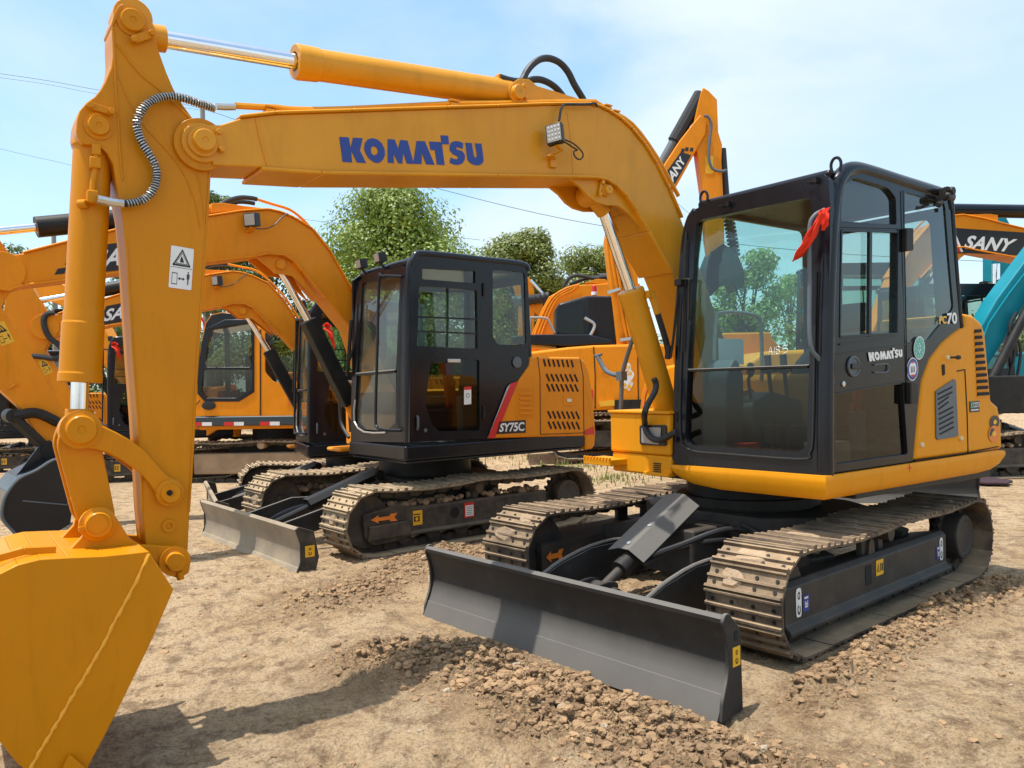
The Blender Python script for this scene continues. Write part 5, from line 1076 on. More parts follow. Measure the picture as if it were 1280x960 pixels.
for P in ([(68, 343.5), (72, 336), (84, 334), (80.5, 342)], [(81, 331.5), (84, 324.5), (94, 323), (91, 330)], [(92, 341), (95, 334), (105, 332), (102, 339)], [(104, 328), (106, 320), (114, 318), (112, 326)]): m.prism(B.Y(P, Y2b + .0015), (0, .0015, 0))
obj('lettering_decal', m, [M['dblk'], M['white']], boom2, angle=0)
# cylinders
a0, a1 = B.px(262, 263, 'y', Y2c), B.px(45, 284, 'y', Y2c); m = MB(); m.cyl(a0, a1, .055); ac2 = up2('arm_cylinder', m, M['orange']); m = MB(); dd = (a1 - a0); m.cyl(a0 + dd * .45, a1, .085, n=12); obj('cylinder_guard', m, M['black'], ac2)
m = MB(); m.cyl(a1, a1 + dd * .42, .035); obj('cylinder_rod', m, M['chrome'], ac2)
b0_, b1_ = B.px(437, 505, 'y', Y2c), B.px(388, 406, 'y', Y2c); m = MB(); m.cyl(b0_ + (b0_ - b1_) * .25, b1_, .06); bc2 = up2('boom_cylinder', m, M['orange']); m = MB(); n2 = (b1_ - b0_).normalized(); m.bar(b0_, b1_ + n2 * .05, .15, .13, up=(0, 1, 0)); obj('cylinder_guard', m, M['black'], bc2, bevel=.01)
m = MB(); m.cyl(b1_, B.px(352, 340, 'y', Y2c), .036); obj('cylinder_rod', m, M['chrome'], bc2)
m = MB(); m.tube(B.X([(424, 487), (425, 510), (427, 530), (436, 547)], .60), .018, 8); m.tube(B.X([(435, 480), (436, 505), (438, 540)], .62), .015, 8); up2('front_hose', m, M['rubber'])
# arm, link, bucket
m = MB(); P = B.Y([(-62, 250), (-30, 248), (0, 300), (22, 332), (16, 358), (2, 384), (17, 408), (40, 445), (83, 518), (94, 545), (90, 566), (76, 574), (60, 566), (28, 512), (0, 487), (-40, 440), (-70, 380), (-85, 330), (-78, 280)], Y2b - .04); m.prism(P, (0, -.20, 0)); arm2 = up2('arm', m, M['orange'], bevel=.006)
q = Quad(*B.Y([(2, 433), (18.5, 427), (5, 401), (-12, 405)], Y2b - .038), (0, 1, 0)); m = MB(); q.slab(m, SQ, 0, .001); m.m = 1; line(q, m, [(.2, .58), (.8, .58), (.5, .90)], .04, .002); q.poly(m, [(.45, .62), (.58, .62), (.5, .76)], .002); line(q, m, [(.1, .12), (.35, .12), (.35, .4), (.1, .4)], .015, .002); line(q, m, [(.42, .25), (.6, .25)], .02, .002, closed=False); person_pic(q, m, .8, .26, .42); obj('warning_decal', m, [M['dyel'], M['dblk']], arm2, angle=0)
m = MB(); m.tube(B.Y([(11, 486), (20, 480), (22, 482)], Y2b - .035), .012, 6); obj('hose_lug', m, M['orange'], arm2)
m = MB(); pA, pB_, pC = B.px(16, 520, 'y', -.16), B.px(61, 563, 'y', -.16), B.px(72, 528, 'y', -.16)
for yy in (-.12, -.34):
    m.tube([V(p.x, yy, p.z) for p in (pA, (pA + pC) / 2 + V(0, 0, .05), pC)], .04, 8); m.tube([V(p.x, yy, p.z) for p in (pA, pB_)], .035, 8, 2)
m.cyl((pA.x, -.10, pA.z), (pA.x, -.38, pA.z), .055); m.cyl((pB_.x, -.08, pB_.z), (pB_.x, -.40, pB_.z), .065); up2('bucket_link', m, M['black'])
P = B.Y([(84, 572), (66, 574), (45, 587), (24, 597), (8, 615), (2, 632), (3, 650), (19, 668), (60, 672), (88, 655), (92, 625), (90, 600)], .10); m = MB()
m.prism(P, (0, -.02, 0)); m.prism([V(p.x, -.56, p.z) for p in P], (0, .02, 0)); c = sum(P, V(0, 0, 0)) / len(P)
for a, b in list(zip(P, P[1:]))[:8]:
    ia = a + (c - a).normalized() * .02; ib = b + (c - b).normalized() * .02
    m.add([V(a.x, .085, a.z), V(b.x, .085, b.z), V(b.x, -.545, b.z), V(a.x, -.545, a.z), V(ia.x, .085, ia.z), V(ib.x, .085, ib.z), V(ib.x, -.545, ib.z), V(ia.x, -.545, ia.z)], [[0, 1, 2, 3], [7, 6, 5, 4], [0, 4, 5, 1], [1, 5, 6, 2], [2, 6, 7, 3], [3, 7, 4, 0]])
for yy in (-.10, -.36): m.prism(B.Y([(14, 600), (24, 590), (50, 556), (62, 550), (72, 558), (86, 562), (90, 575), (60, 580), (24, 602)], yy), (0, -.025, 0))
bk2 = up2('bucket', m, M['cabblk'], bevel=.004)
m = MB(); m.tube(B.Y([(28, 626), (84, 631), (88, 606)], .105), .006, 6, 0); m.tube(B.Y([(84, 573), (66, 575), (45, 588), (24, 598), (9, 616), (3, 633), (4, 650), (19, 667)], .10), .012, 6, 3); obj('weld_bead', m, M['greypl'], bk2)
# copies: same make, further along the row
m3 = copy_tree(m2, skip=('stripe_decal',)); m3.location = (-2.05, 10.95, -.16); m3.rotation_euler = (0, 0, R(-156.2)); m3['label'] = 'orange excavator with black cab, half hidden behind the one with the red stripe'
for c in children(m3):
    pass
m5 = copy_tree(m2, skip=('stripe_decal',)); m5.location = (-6.9, 15.9, -.22); m5.rotation_euler = (0, 0, R(-157)); m5['label'] = 'orange excavator whose black cab shows as a slim strip beside the yellow arm'
m6 = copy_tree(m2, skip=('stripe_decal',)); m6.location = (-10.6, 18.6, -.3); m6.rotation_euler = (0, 0, R(-160)); m6['label'] = 'farthest orange excavator at the left edge, dark behind the hanging black bucket'
for o in (m2, m3, m5, m6): o['group'] = 'black-cabbed excavators parked in a row'

F3 = Fr(-2.05, 10.95, -156.2 - .71, -.16)
m = MB(); m.tube(F3.Y([(68, 391), (60, 392), (55, 398), (56, 410), (62, 422), (72, 430), (78, 438), (76, 446), (66, 448), (52, 446), (40, 445)], -.06), .032, 8, 5); obj('arm_hose', m, M['rubber'], m3, rot=PH2)
# ------------------------------------------------------------------ machines further back
# big orange excavator seen side-on, facing left
D = Fr(-4.3, 15.3, 180, -.25)
m4 = empty('excavator', (-4.3, 15.3, -.25), D.yaw); tag(m4, 'larger orange excavator side-on at the back with red and white reflective strips', 'excavator')
Y4 = 1.25
def dS(p, h=0.0): return D.Y(p, Y4 + h)
m = MB(); out = dS([(245, 520), (245, 500), (250, 440), (256, 405), (264, 393), (278, 390), (300, 392), (316, 403), (325, 410), (375, 412), (400, 412), (400, 520)])
wA = rpoly(dS([(269, 402), (314.5, 404), (316.5, 460), (316.5, 488), (298, 499.5), (257, 499.5), (250, 489), (250, 466), (256, 440)]), .05)
wB = rpoly(dS([(331, 414), (372, 414), (372, 478), (342, 478), (331, 465)]), .06)
m.plate([out, wA, wB], (0, -.06, 0)); body4 = obj('cab', m, M['orange'], m4, bevel=.02)
m = MB(); m.prism([p for p in wA], (0, -.01, 0)); 
fl = [p + V(0, .012, 0) for p in dS([(247, 466), (252, 430), (258, 404), (265, 394), (278, 391), (299, 393), (313, 401), (318, 412), (318, 490), (299, 502), (256, 502), (247, 492)])]
m2_ = MB(); m2_.plate([fl, [p + V(0, .012, 0) for p in rpoly(dS([(270, 403.5), (313.5, 405), (315.5, 459), (256, 459), (260, 430)]), .05)], [p + V(0, .012, 0) for p in rpoly(dS([(255, 462), (315.5, 462), (315, 487), (297, 497.5), (258, 497.5), (252, 488)]), .03)]], (0, -.02, 0)); obj('door_frame', m2_, M['cabblk'], body4, bevel=.004)
m = MB(); m.prism([p + V(0, -.03, 0) for p in wA], (0, -.004, 0)); obj('cab_pane', m, M['sglass'], body4, angle=0)
m = MB(); m.prism([p + V(0, -.03, 0) for p in wB], (0, -.004, 0)); obj('cab_pane', m, M['dglass'], body4, angle=0)
m = MB(); m.prism(dS([(249, 462), (318, 462), (318, 502), (250, 502)], -.06), (0, -.01, 0)); obj('door_panel', m, M['dglass'], body4, angle=0)
m = MB(); m.prism([V(p.x, Y4 - .1, p.z) for p in dS([(247, 520), (252, 440), (262, 396), (400, 396), (400, 520)])], (0, -.9, 0)) if False else None
m.bb(-1.3, 1.2, -1.2, Y4 - .08, 1.0, 1.35); m.bb(-1.3, -.2, -1.2, Y4 - .7, 1.35, 2.0); obj('machine_body', m, M['orange'], m4, bevel=.03)
x0, x1 = dS([(256, 400)])[0].x, dS([(320, 400)])[0].x
m = MB(); m.prism([V(x0 - .02, .35, 2.78), V(x0 - .35, .35, 2.93), V(x1, .35, 2.93), V(x1, .35, 2.85), V(x0, .35, 2.72)], (0, .92, 0)); obj('roof', m, M['cabblk'], body4, bevel=.04)
m = MB(); m.bb(x1 - .0, x1 + .06, .35, 1.2, 1.3, 2.8); m.bb(x0 - .12, x0 - .04, .35, .42, 1.3, 2.8); m.m = 1; m.bb(x1 + .35, x1 + .8, .5, .95, 1.35, 1.65); m.bb(x1 + .15, x1 + .3, .5, .95, 1.5, 2.3); m.m = 2; m.box((x1 + .45, 1.0, 1.55), (.12, .06, .28)); m.box((x1 + .7, 1.0, 1.55), (.1, .06, .26)); obj('operator_seat', m, [M['black'], M['seat'], M['red']], body4)
m = MB()
for p, w in (([(325.5, 412), (325.5, 519)], .02), ([(245, 506), (250, 500)], .01)):
    a, b = dS(p, .004); m.bar(a, b, .006, w, up=(1, 0, 0))
obj('panel_gap', m, M['void'], body4, angle=0)
m = MB(); c = dS([(261, 507)], .01)[0]; m.lathe(c, (0, 1, 0), [(0, .10), (.015, .10), (.02, .07), (.02, .001)], 20); m.v = [V(c.x + (p.x - c.x) * 1.2, p.y, c.z + (p.z - c.z) * .75) for p in m.v]; obj('door_handle', m, M['dblk'], body4)
m = MB()
for k in range(6): a, b = dS([(359, 488 + k * 3.4), (371, 488 + k * 3.4)], .005); m.bar(a, b, .01, .02)
obj('side_louvre', m, M['dorg'], body4)
m = MB(); P = dS([(240, 521), (410, 519), (410, 531), (240, 533)], .02); m.prism(P, (0, -.4, 0)); rail4 = obj('side_rail', m, M['grille'], m4, bevel=.02)
q = Quad(*dS([(240, 533), (400, 532), (400, 519), (240, 521)], .021), (0, 1, 0)); m = MB()
for x_ in (.0, .25, .53, .80): 
    m = MB(); m.m = 0; q.slab(m, [(x_, .05), (x_ + .075, .05), (x_ + .075, .42), (x_, .42)], 0, .003); m.m = 1; q.slab(m, [(x_ + .078, .05), (x_ + .155, .05), (x_ + .155, .42), (x_ + .078, .42)], 0, .003)
    obj('reflective_strip', m, [M['red'], M['white']], rail4, angle=0)
for s in (1, -1):
    track_belt(*(sorted((.75 * s, 1.25 * s))), 1.55, -1.45, .42, .36, 44, M['shoedusty'], m4, .3, 40 + s)
    m = MB(); m.bb(-1.2, 1.3, *(sorted((.82 * s, 1.15 * s))), .22, .58); m.cyl((.1, .9 * s, .72), (.1, 1.22 * s, .72), .07); obj('track_frame', m, M['mud'], m4, bevel=.02)
m = MB(); m.cyl((0, 0, .6), (0, 0, 1.0), .6); m.bb(-.8, .8, -.8, .8, .45, .75); obj('slewing_ring', m, M['black'], m4)
m = MB(); P = D.Y([(300, 520), (262, 545), (200, 520), (140, 466), (112, 425), (85, 385), (40, 366), (-40, 372), (-42, 352), (45, 342), (110, 366), (143, 425), (175, 462), (230, 495), (290, 480)], 0); m.prism([p + V(0, .12, 0) for p in P], (0, -.35, 0)); obj('boom', m, M['orange'], m4, bevel=.02)
m = MB(); P = D.Y([(-42, 330), (-30, 330), (-28, 380), (-45, 520), (-58, 520), (-62, 360)], -.05); m.prism(P, (0, -.2, 0)); obj('arm', m, M['orange'], m4, bevel=.02)

# big orange excavator behind the yellow boom, raised boom with white lettering
G = Fr(3.0, 17.6, 0, -.10)
m7 = empty('excavator', (3.0, 17.6, -.1), 0); tag(m7, 'big orange excavator at the back with raised boom, gold emblem and red beacon', 'excavator')
GY = -1.25
def gS(p, y=GY): return G.Y(p, y)
m = MB(); P = gS([(640, 442), (661, 440), (710, 434), (742, 431.5), (797, 430), (860, 431), (862, 510), (741, 513), (640, 512)]); m.prism(P, (0, 2.4, 0)); b7 = obj('machine_body', m, M['orange'], m7, bevel=.05, seg=3)
m = MB()
for p in ([(742, 433), (744, 470), (744, 511)], [(797, 432), (798, 511)]):
    Q = gS(p, GY - .004)
    for a, b in zip(Q, Q[1:]): m.bar(a, b, .008, .02, up=(1, 0, 0))
obj('panel_gap', m, M['void'], b7, angle=0)
m = MB(); q = Quad(*gS([(751, 466), (760, 466), (760, 458), (751, 458)], GY - .002), (0, -1, 0)); q.slab(m, SQ, 0, .006); m.m = 1; q.slab(m, [(.3, .3), (.7, .3), (.7, .7), (.3, .7)], .006, .004); obj('hood_latch', m, [M['orange'], M['dorg']], b7)
# emblem: a curled gold and white ornament
q = Quad(*gS([(776, 491), (793, 491), (793, 452), (776, 452)], GY - .002), (0, -1, 0)); m = MB(); rr = random.Random(8)
pts = [(.5 + (.42 + .08 * math.sin(7 * a)) * math.cos(a), .5 + (.42 + .06 * math.sin(5 * a + 1)) * math.sin(a)) for a in [2 * PI * i / 36 for i in range(36)]]; q.slab(m, pts, 0, .002); m.m = 1
for (u, v, r) in ((.35, .85, .13), (.62, .82, .10), (.25, .62, .10), (.7, .62, .12), (.5, .70, .08), (.3, .25, .12), (.62, .2, .14), (.78, .38, .08), (.45, .12, .08)): q.disc(m, u, v, r, .55, .004, 12)
m.m = 2
for (u, v, r) in ((.42, .78, .04), (.55, .58, .05), (.35, .45, .05), (.66, .3, .04)): q.disc(m, u, v, r, .55, .006, 8)
obj('emblem_decal', m, [M['white'], M['dyel'], M['dorg']], b7, angle=0)
m = MB(); m.prism(gS([(748, 502), (768, 500), (768, 507), (750, 508)], GY - .01), (0, -.03, 0)); m.m = 1; m.prism(gS([(736, 487), (741, 487), (741, 499), (736, 499)], GY - .01), (0, -.02, 0)); m.m = 2; m.prism(gS([(768, 500), (862, 498), (862, 513), (768, 513)], GY - .01), (0, -.04, 0)); obj('side_rail', m, [M['dyel'], M['red'], M['black']], b7)
m = MB(); P = G.Y([(694.5, 436), (694.5, 385), (699, 379), (734, 369.5), (790, 369.5), (798, 436)], -.95); m.prism(P, (0, 1.0, 0)); c7 = obj('cab', m, M['cabblk'], m7, bevel=.08, seg=3)
m = MB(); P = G.Y([(697, 416), (697, 388), (729, 381), (729, 418)], -.955); m.prism(rpoly(P, .05), (0, -.012, 0)); obj('rear_window', m, M['dglass'], c7)
m = MB(); P = G.Y([(736, 372), (762, 372), (775, 428), (737, 428)], -.955); m.prism(P, (0, -.010, 0)); obj('cab_pane', m, M['void'], c7)
m = MB(); m.prism(gS([(640, 420), (662, 418), (735, 417.5), (766, 425), (765, 430), (709, 433), (640, 430)], -1.1), (0, 1.6, 0)); obj('engine_cover', m, M['cabblk'], m7, bevel=.03)
m = MB(); m.tube(gS([(663, 417), (663, 399), (665, 397), (682, 397.5), (687, 403), (693, 416)], -1.15), .025, 8, 2); obj('hand_rail', m, M['lens'], m7)
c = G.px(743, 369, 'y', -.6); m = MB(); m.lathe(c, (0, 0, 1), [(0, .07), (.07, .065)], 14); m.m = 1; m.lathe(c + V(0, 0, .07), (0, 0, 1), [(0, .055), (.12, .05), (.14, .03)], 14); obj('beacon', m, [M['white'], M['red']], c7)
m = MB(); m.tube([c + V(-.15, -.35, -.9), c + V(-.05, -.35, -.65), c + V(-.25, -.35, -.5)], .04, 8); obj('exhaust_pipe', m, M['bolt'], m7)
BY = -1.05
P = G.Y([(772, 436), (757, 300), (762, 270), (790, 232), (826, 212), (850, 175), (868, 152), (876, 143), (884, 152), (882, 168), (876, 178), (867, 194), (839, 245), (812, 275), (796, 300), (800, 436)], BY)
m = MB(); m.prism(P, (0, .45, 0)); b7m = obj('boom', m, M['orange'], m7, bevel=.02)
m = MB()
for k in range(4):
    du = 4.6 * k; m.tube(G.Y([(762 + du, 292), (765 + du, 325), (773 + du, 370), (785 + du, 430)], BY - .06), .032, 6, 3)
m.m = 1; m.bar(*G.Y([(759, 366), (775, 361)], BY - .10), .05, .06); m.bar(*G.Y([(775, 425), (797, 422)], BY - .10), .05, .06); m.tube(G.Y([(768, 295), (777, 320), (787, 370), (799, 424)], BY - .12), .012, 6, 3); obj('oil_pipe', m, [M['orange'], M['bolt']], b7m)
q = Quad(*G.Y([(838, 240), (864, 194), (851, 190), (828, 222)], BY - .004), (0, -1, 0)); m = MB(); q.slab(m, [(-.05, 0), (1, 0), (1, 1), (0, 1)], 0, .003); m.m = 1; q.sub(.06, .16, .88, .84).text(m, 'SANY', .006, shear=.2, bold=.03); m.m = 0
for (u, v) in ((853, 188), (858, 186.5), (864, 187)): m.prism(G.Y([(u - 2, v + 2), (u + 2, v + 2.5), (u + 3, v - 2), (u - 1, v - 2.5)], BY - .004), (0, -.003, 0))
obj('lettering_decal', m, [M['dblk'], M['white']], b7m, angle=0)
m = MB(); P = G.Y([(879, 109), (886, 113), (896.5, 124), (898, 165), (903, 181), (902, 200), (905, 260), (906, 320), (902, 336), (889, 336), (884, 300), (879, 243), (871.5, 190), (866, 178), (868, 150), (875, 118)], BY + .05); m.prism(P, (0, .35, 0)); a7 = obj('arm', m, M['orange'], m7, bevel=.02)
m = MB(); m.prism(G.Y([(882, 217), (892, 217), (891, 195), (881, 195)], BY + .046), (0, -.004, 0)); obj('warning_decal', m, M['dyel'], a7, angle=0)
m = MB(); m.tube(G.Y([(880, 145), (885, 146), (889, 156), (887, 175), (886, 195), (890, 210), (900, 214), (908, 213)], BY - .05), .03, 8, 4); obj('oil_hose', m, M['greypl'], a7)
m = MB(); a_, b_ = G.px(827, 205, 'y', BY + .2), G.px(842, 178, 'y', BY + .2); m.cyl(a_, b_, .10); m.m = 1; e_ = G.px(876, 117, 'y', BY + .2); m.tube([b_.lerp(e_, k / 22) for k in range(23)], .12, 10, 0); 
for k in range(1, 22): cc = b_.lerp(e_, k / 22); d_ = (e_ - b_).normalized(); m.cyl(cc - d_ * .025, cc + d_ * .025, .145, n=10)
obj('arm_cylinder', m, [M['greypl'], M['rubber']], m7)
m = MB(); a_, b_ = G.px(903, 186, 'y', BY + .2), G.px(908, 255, 'y', BY + .2); m.cyl(a_, b_, .075); e_ = G.px(919, 322, 'y', BY + .2); m.cyl(b_, e_, .07)
for k in range(0, 14): cc = b_.lerp(e_, k / 14); d_ = (e_ - b_).normalized(); m.cyl(cc, cc + d_ * .05, .115, n=10)
obj('bucket_cylinder', m, M['rubber'], m7)
m = MB(); P = G.Y([(884, 330), (890, 314), (904, 304), (912, 310), (924, 322), (931, 340), (930, 356), (921, 364), (915, 352), (900, 358), (889, 370), (883, 352)], BY - .1); m.prism(P, (0, .65, 0)); obj('bucket', m, M['black'], m7, bevel=.01)
for s in (1, -1):
    track_belt(*(sorted((.9 * s, 1.45 * s))), 1.9, -1.9, .42, .38, 46, M['shoedusty'], m7, .2, 60 + s)
    m = MB(); m.bb(-1.6, 1.6, *(sorted((.98 * s, 1.30 * s))), .25, .58); obj('track_frame', m, M['steeldusty'], m7, bevel=.02)
m = MB(); m.cyl((0, 0, .5), (0, 0, 1.0), .7); m.bb(-1, 1, -1, 1, .4, .75); obj('slewing_ring', m, M['black'], m7)

# another orange boom showing left of the black cab windows
H_ = Fr(2.2, 22.5, 0, -.1)
m8 = empty('excavator', (2.2, 22.5, -.1), 0); tag(m8, 'far orange excavator of which only the boom with twin pipes rises behind the black box', 'excavator')
m = MB(); P = H_.Y([(655, 445), (665, 417), (677, 388), (686, 371), (704, 361), (719, 356.5), (765, 354), (800, 354), (800, 378), (740, 374), (712, 392), (700, 420), (696, 445)], -.2); m.prism(P, (0, .5, 0)); b8 = obj('boom', m, M['orange'], m8, bevel=.02)
m = MB()
for d_ in (0, 4, 8): m.tube(H_.Y([(662 + d_, 436), (676 + d_, 398), (689 + d_, 373), (706 + d_, 361 + d_ * .3), (724, 355.5)], -.25), .03, 6, 3)
obj('oil_pipe', m, M['orange'], b8)
m = MB(); m.tube(H_.Y([(704, 359), (710, 349), (718, 344.5), (728, 345), (742, 348), (752, 346.5), (765, 346)], -.1), .05, 8); m.tube(H_.Y([(712, 356), (730, 349), (745, 346.5), (765, 346)], 0), .05, 8); m.cyl(*H_.Y([(749, 347), (775, 346)], 0), .12); obj('oil_hose', m, M['rubber'], b8)
m = MB(); m.prism(H_.Y([(730, 354), (746, 348.5), (757, 349), (762, 355)], -.15), (0, .35, 0)); obj('cylinder_bracket', m, M['orange'], b8, bevel=.01)
m = MB(); m.bb(-2.6, 1.5, -1.2, 1.2, .95, 2.2); obj('machine_body', m, M['orange'], m8, bevel=.06)
for s in (1, -1): track_belt(*(sorted((.8 * s, 1.3 * s))), 1.7, -1.7, .40, .36, 40, M['shoedusty'], m8, .1, 70 + s)
m = MB(); m.cyl((0, 0, .4), (0, 0, 1.0), .6); m.bb(-1.0, 1.0, -.9, .9, .35, .6); obj('slewing_ring', m, M['black'], m8)
I_ = Fr(.2, 26.5, 0, -.1)
m12 = empty('excavator', (.2, 26.5, -.1), 0); tag(m12, 'farthest orange excavator, its folded arm with a black sleeve just right of a black cab', 'excavator')
m = MB(); P = I_.Y([(640, 352), (660, 346), (664, 350), (668, 366), (690, 398), (688, 405), (668, 390), (667, 440), (648, 440), (648, 380)], 0); m.prism(P, (0, .5, 0)); obj('arm', m, M['orange'], m12, bevel=.02)
m = MB(); m.tube(I_.Y([(640, 377), (660, 375), (675, 373), (686, 371)], -.1), lambda t_: .17 + .02 * math.sin(t_ * 40), 10, 6); obj('cylinder_sleeve', m, M['rubber'], m12)
m = MB(); m.cyl(*I_.Y([(663, 350), (678, 367)], -.1), .05); obj('cylinder_rod', m, M['chrome'], m12)
m = MB(); m.bb(-1.4, 1.6, 0, 2.3, .9, 2.0); obj('machine_body', m, M['orange'], m12, bevel=.06)
for y_ in (.1, 1.7): track_belt(y_, y_ + .5, 1.5, -1.5, .40, .36, 40, M['shoedusty'], m12, .1, 80 + int(y_))

# right side: an orange one facing right and a teal one
m9 = copy_tree(m2, skip=('arm_cylinder', 'stripe_decal', 'warning_decal', 'hook_decal')); m9.location = (5.95, 15.2, -.05); m9.rotation_euler = (0, 0, R(2)); m9.scale = (1.42, 1.42, 1.42); m9['label'] = 'orange excavator facing right, its lettered boom right of the nearest cab'; 
if 'group' in m9: del m9['group']
cb9 = [c for c in children(m9) if c.name.split('.')[0] == 'cab'][0]; cb9.location = (.58, 0, 0)
bm9 = [c for c in children(m9) if c.name.startswith('boom') and not c.name.startswith('boom_')][0]
for c in children(bm9):
    if c.name.startswith('lettering'): bpy.data.objects.remove(c)
# letters on its right-hand side (local y of the boom's right web)
def loc9(u, v, yv=Y2f - .004):
    W = m9.matrix_world; return None
_ = 0
sc_ = 1.42; J = Fr(5.95, 15.2, 2 + math.degrees(PH2), -.05)
def j9(pts, h=.004): return [p / sc_ for p in J.Y(pts, (Y2f - h) * sc_)]
m = MB(); q = Quad(*j9([(1196, 316), (1285, 320), (1285, 291), (1193, 285)]), (0, -1, 0)); q.slab(m, [(0, 0), (1, 0), (1, 1), (-.12, 1)], 0, .002); m.m = 1; q = Quad(*j9([(1204, 311), (1263, 315), (1272, 299), (1210, 294)], .006), (0, -1, 0)); q.text(m, 'SANY', .002, shear=.1, bold=.035, gap=1.03); obj('lettering_decal', m, [M['dblk'], M['white']], bm9, angle=0)
m = MB(); m.prism(j9([(1194, 314.5), (1201, 315), (1194, 298)], .008), (0, -.002, 0)); obj('stripe_decal', m, M['red'], bm9, angle=0); m = MB(); m.prism(j9([(1201, 315), (1204, 315), (1194, 291), (1193, 296)], .008), (0, -.002, 0)); obj('stripe_decal', m, M['white'], bm9, angle=0)
m = MB(); a_, b_ = [p / sc_ for p in J.Y([(1186, 263), (1400, 266)], (Y2c) * sc_)]; m.cyl(a_, b_, .088, n=14); m.m = 1; m.cyl(a_ - (b_ - a_) * .02, a_ + (b_ - a_) * .01, .06); obj('arm_cylinder', m, [M['cabblk'], M['orange']], m9, rot=PH2)
def recolour(o, table):
    for ch in children(o):
        if ch.type == 'MESH' and any(mm and mm.name in table for mm in ch.data.materials):
            ch.data = ch.data.copy()
            for i, mm in enumerate(ch.data.materials):
                if mm and mm.name in table: ch.data.materials[i] = table[mm.name]
        recolour(ch, table)
m10 = copy_tree(m2, skip=('boom', 'arm', 'bucket', 'bucket_link', 'boom_cylinder', 'arm_cylinder', 'stripe_decal', 'lettering_decal', 'warning_decal', 'hook_decal', 'model_plate_decal')); m10.location = (7.3, 12.6, 0); m10.rotation_euler = (0, 0, R(8)); m10.scale = (1.12, 1.12, 1.12); m10['label'] = 'teal excavator at the right edge with black cab and black boom cylinder'
if 'group' in m10: del m10['group']
recolour(m10, {M['orange'].name: M['teal']})
for c in children(m10):
    if c.name.split('.')[0] in ('engine_hood', 'counterweight', 'side_cover', 'right_tank'):
        for d in [c] + children(c):
            d.data = d.data.copy()
            for i, mm in enumerate(d.data.materials):
                if mm == M['teal']: d.data.materials[i] = M['black']
JT = Fr(7.0, 12.6, 8 + math.degrees(PH2))
def jt(pts, y=-.5): return [p / 1.12 for p in JT.Y(pts, y)]
m = MB(); m.prism(jt([(1216, 452), (1224, 412), (1246, 374), (1280, 328), (1340, 250), (1420, 170), (1560, 130), (1700, 150), (1700, 190), (1560, 185), (1440, 220), (1360, 290), (1280, 382), (1256, 424), (1232, 462)]), (0, .28, 0)); tb = obj('boom', m, M['teal'], m10, rot=PH2, bevel=.015)
m = MB(); P = jt([(1224, 436), (1236, 404), (1262, 366), (1290, 330), (1345, 262)], -.515)
for a, b in zip(P, P[1:]): m.bar(a, b, .012, .03, up=(0, 1, 0))
obj('stiffener_rib', m, M['teal'], tb)
m = MB(); a_, b_ = jt([(1236, 482), (1300, 356)], -.62); m.cyl(a_, b_, .062); m.m = 1; m.cyl(b_, b_ + (b_ - a_) * .8, .04); obj('boom_cylinder', m, [M['black'], M['chrome']], m10, rot=PH2)
m = MB(); m.tube(jt([(1262, 470), (1268, 440), (1262, 410), (1270, 390)], -.6), .02, 6); m.tube(jt([(1270, 480), (1276, 440), (1270, 420)], -.6), .02, 6); obj('oil_hose', m, M['rubber'], m10, rot=PH2)
m10.location = (7.0, 12.6, 0)
# grey dozer blade seen under the yellow machine's tail
L_ = Fr(4.45, 9.35, -97)
db = empty('dozer_blade', (4.45, 9.35, 0), L_.yaw); tag(db, 'separate grey dozer blade on the ground behind the nearest track', 'dozer blade')
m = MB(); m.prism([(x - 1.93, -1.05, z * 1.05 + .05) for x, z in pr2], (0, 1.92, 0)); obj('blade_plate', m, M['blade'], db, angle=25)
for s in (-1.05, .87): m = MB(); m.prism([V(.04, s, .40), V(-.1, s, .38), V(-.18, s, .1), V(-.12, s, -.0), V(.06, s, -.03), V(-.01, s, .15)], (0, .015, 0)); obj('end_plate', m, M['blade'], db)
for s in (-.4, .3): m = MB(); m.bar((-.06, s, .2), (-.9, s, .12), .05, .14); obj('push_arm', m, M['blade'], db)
# plum mat lying on the dirt
mt = MB(); c = Fr(0, 0, 0).px(1232, 602, 'z', .02); rr = random.Random(3); P = [V(c.x + .28 * math.cos(a) * rr.uniform(.8, 1.1), c.y + .42 * math.sin(a) * rr.uniform(.8, 1.1), .02) for a in [2 * PI * i / 14 for i in range(14)]]; mt.prism(P, (0, 0, .035)); mo = obj('ground_mat', mt, flat('plum_fabric', (.045, .022, .03), .9), bevel=.012); tag(mo, 'dark plum mat lying on the dirt right of the nearest track', 'mat')
# red cloths on other cabs
def tied(u, v, Yd, label, s=1.0, seed=1):
    F0 = Fr(0, 0, 0); p = F0.px(u, v, 'y', Yd); e = empty('red_cloth', p); tag(e, label, 'cloth', 'red cloths tied to the cab handles')
    k = Yd / 1010 * s; obj('cloth_tail', cloth_at([V(0, 0, 0), V(3, -2, -3) * k, V(7, -2, -12) * k, V(9, 0, -24) * k], [2.5 * k, 4.5 * k, 4 * k, .6 * k], None, seed), M['cloth'], e, angle=60)
    obj('cloth_knot', cloth_at([V(-3, 0, 2) * k, V(1, 0, 4) * k, V(6, 0, 1) * k], [3 * k, 4.5 * k, 1.5 * k], None, seed + 7), M['cloth'], e, angle=60)
tied(408, 410, 9.6, 'red cloth hanging beside the black boom cylinder of the striped excavator', 1.1, 3)
tied(391, 412, 9.55, 'small red cloth bunched left of the black boom cylinder', .55, 4)
tied(143, 432, 14.6, 'red cloth on the slim black cab beside the yellow arm', .8, 5)
tied(252, 399, 14.0, 'red cloth at the roof corner of the orange side-on excavator', .4, 6)

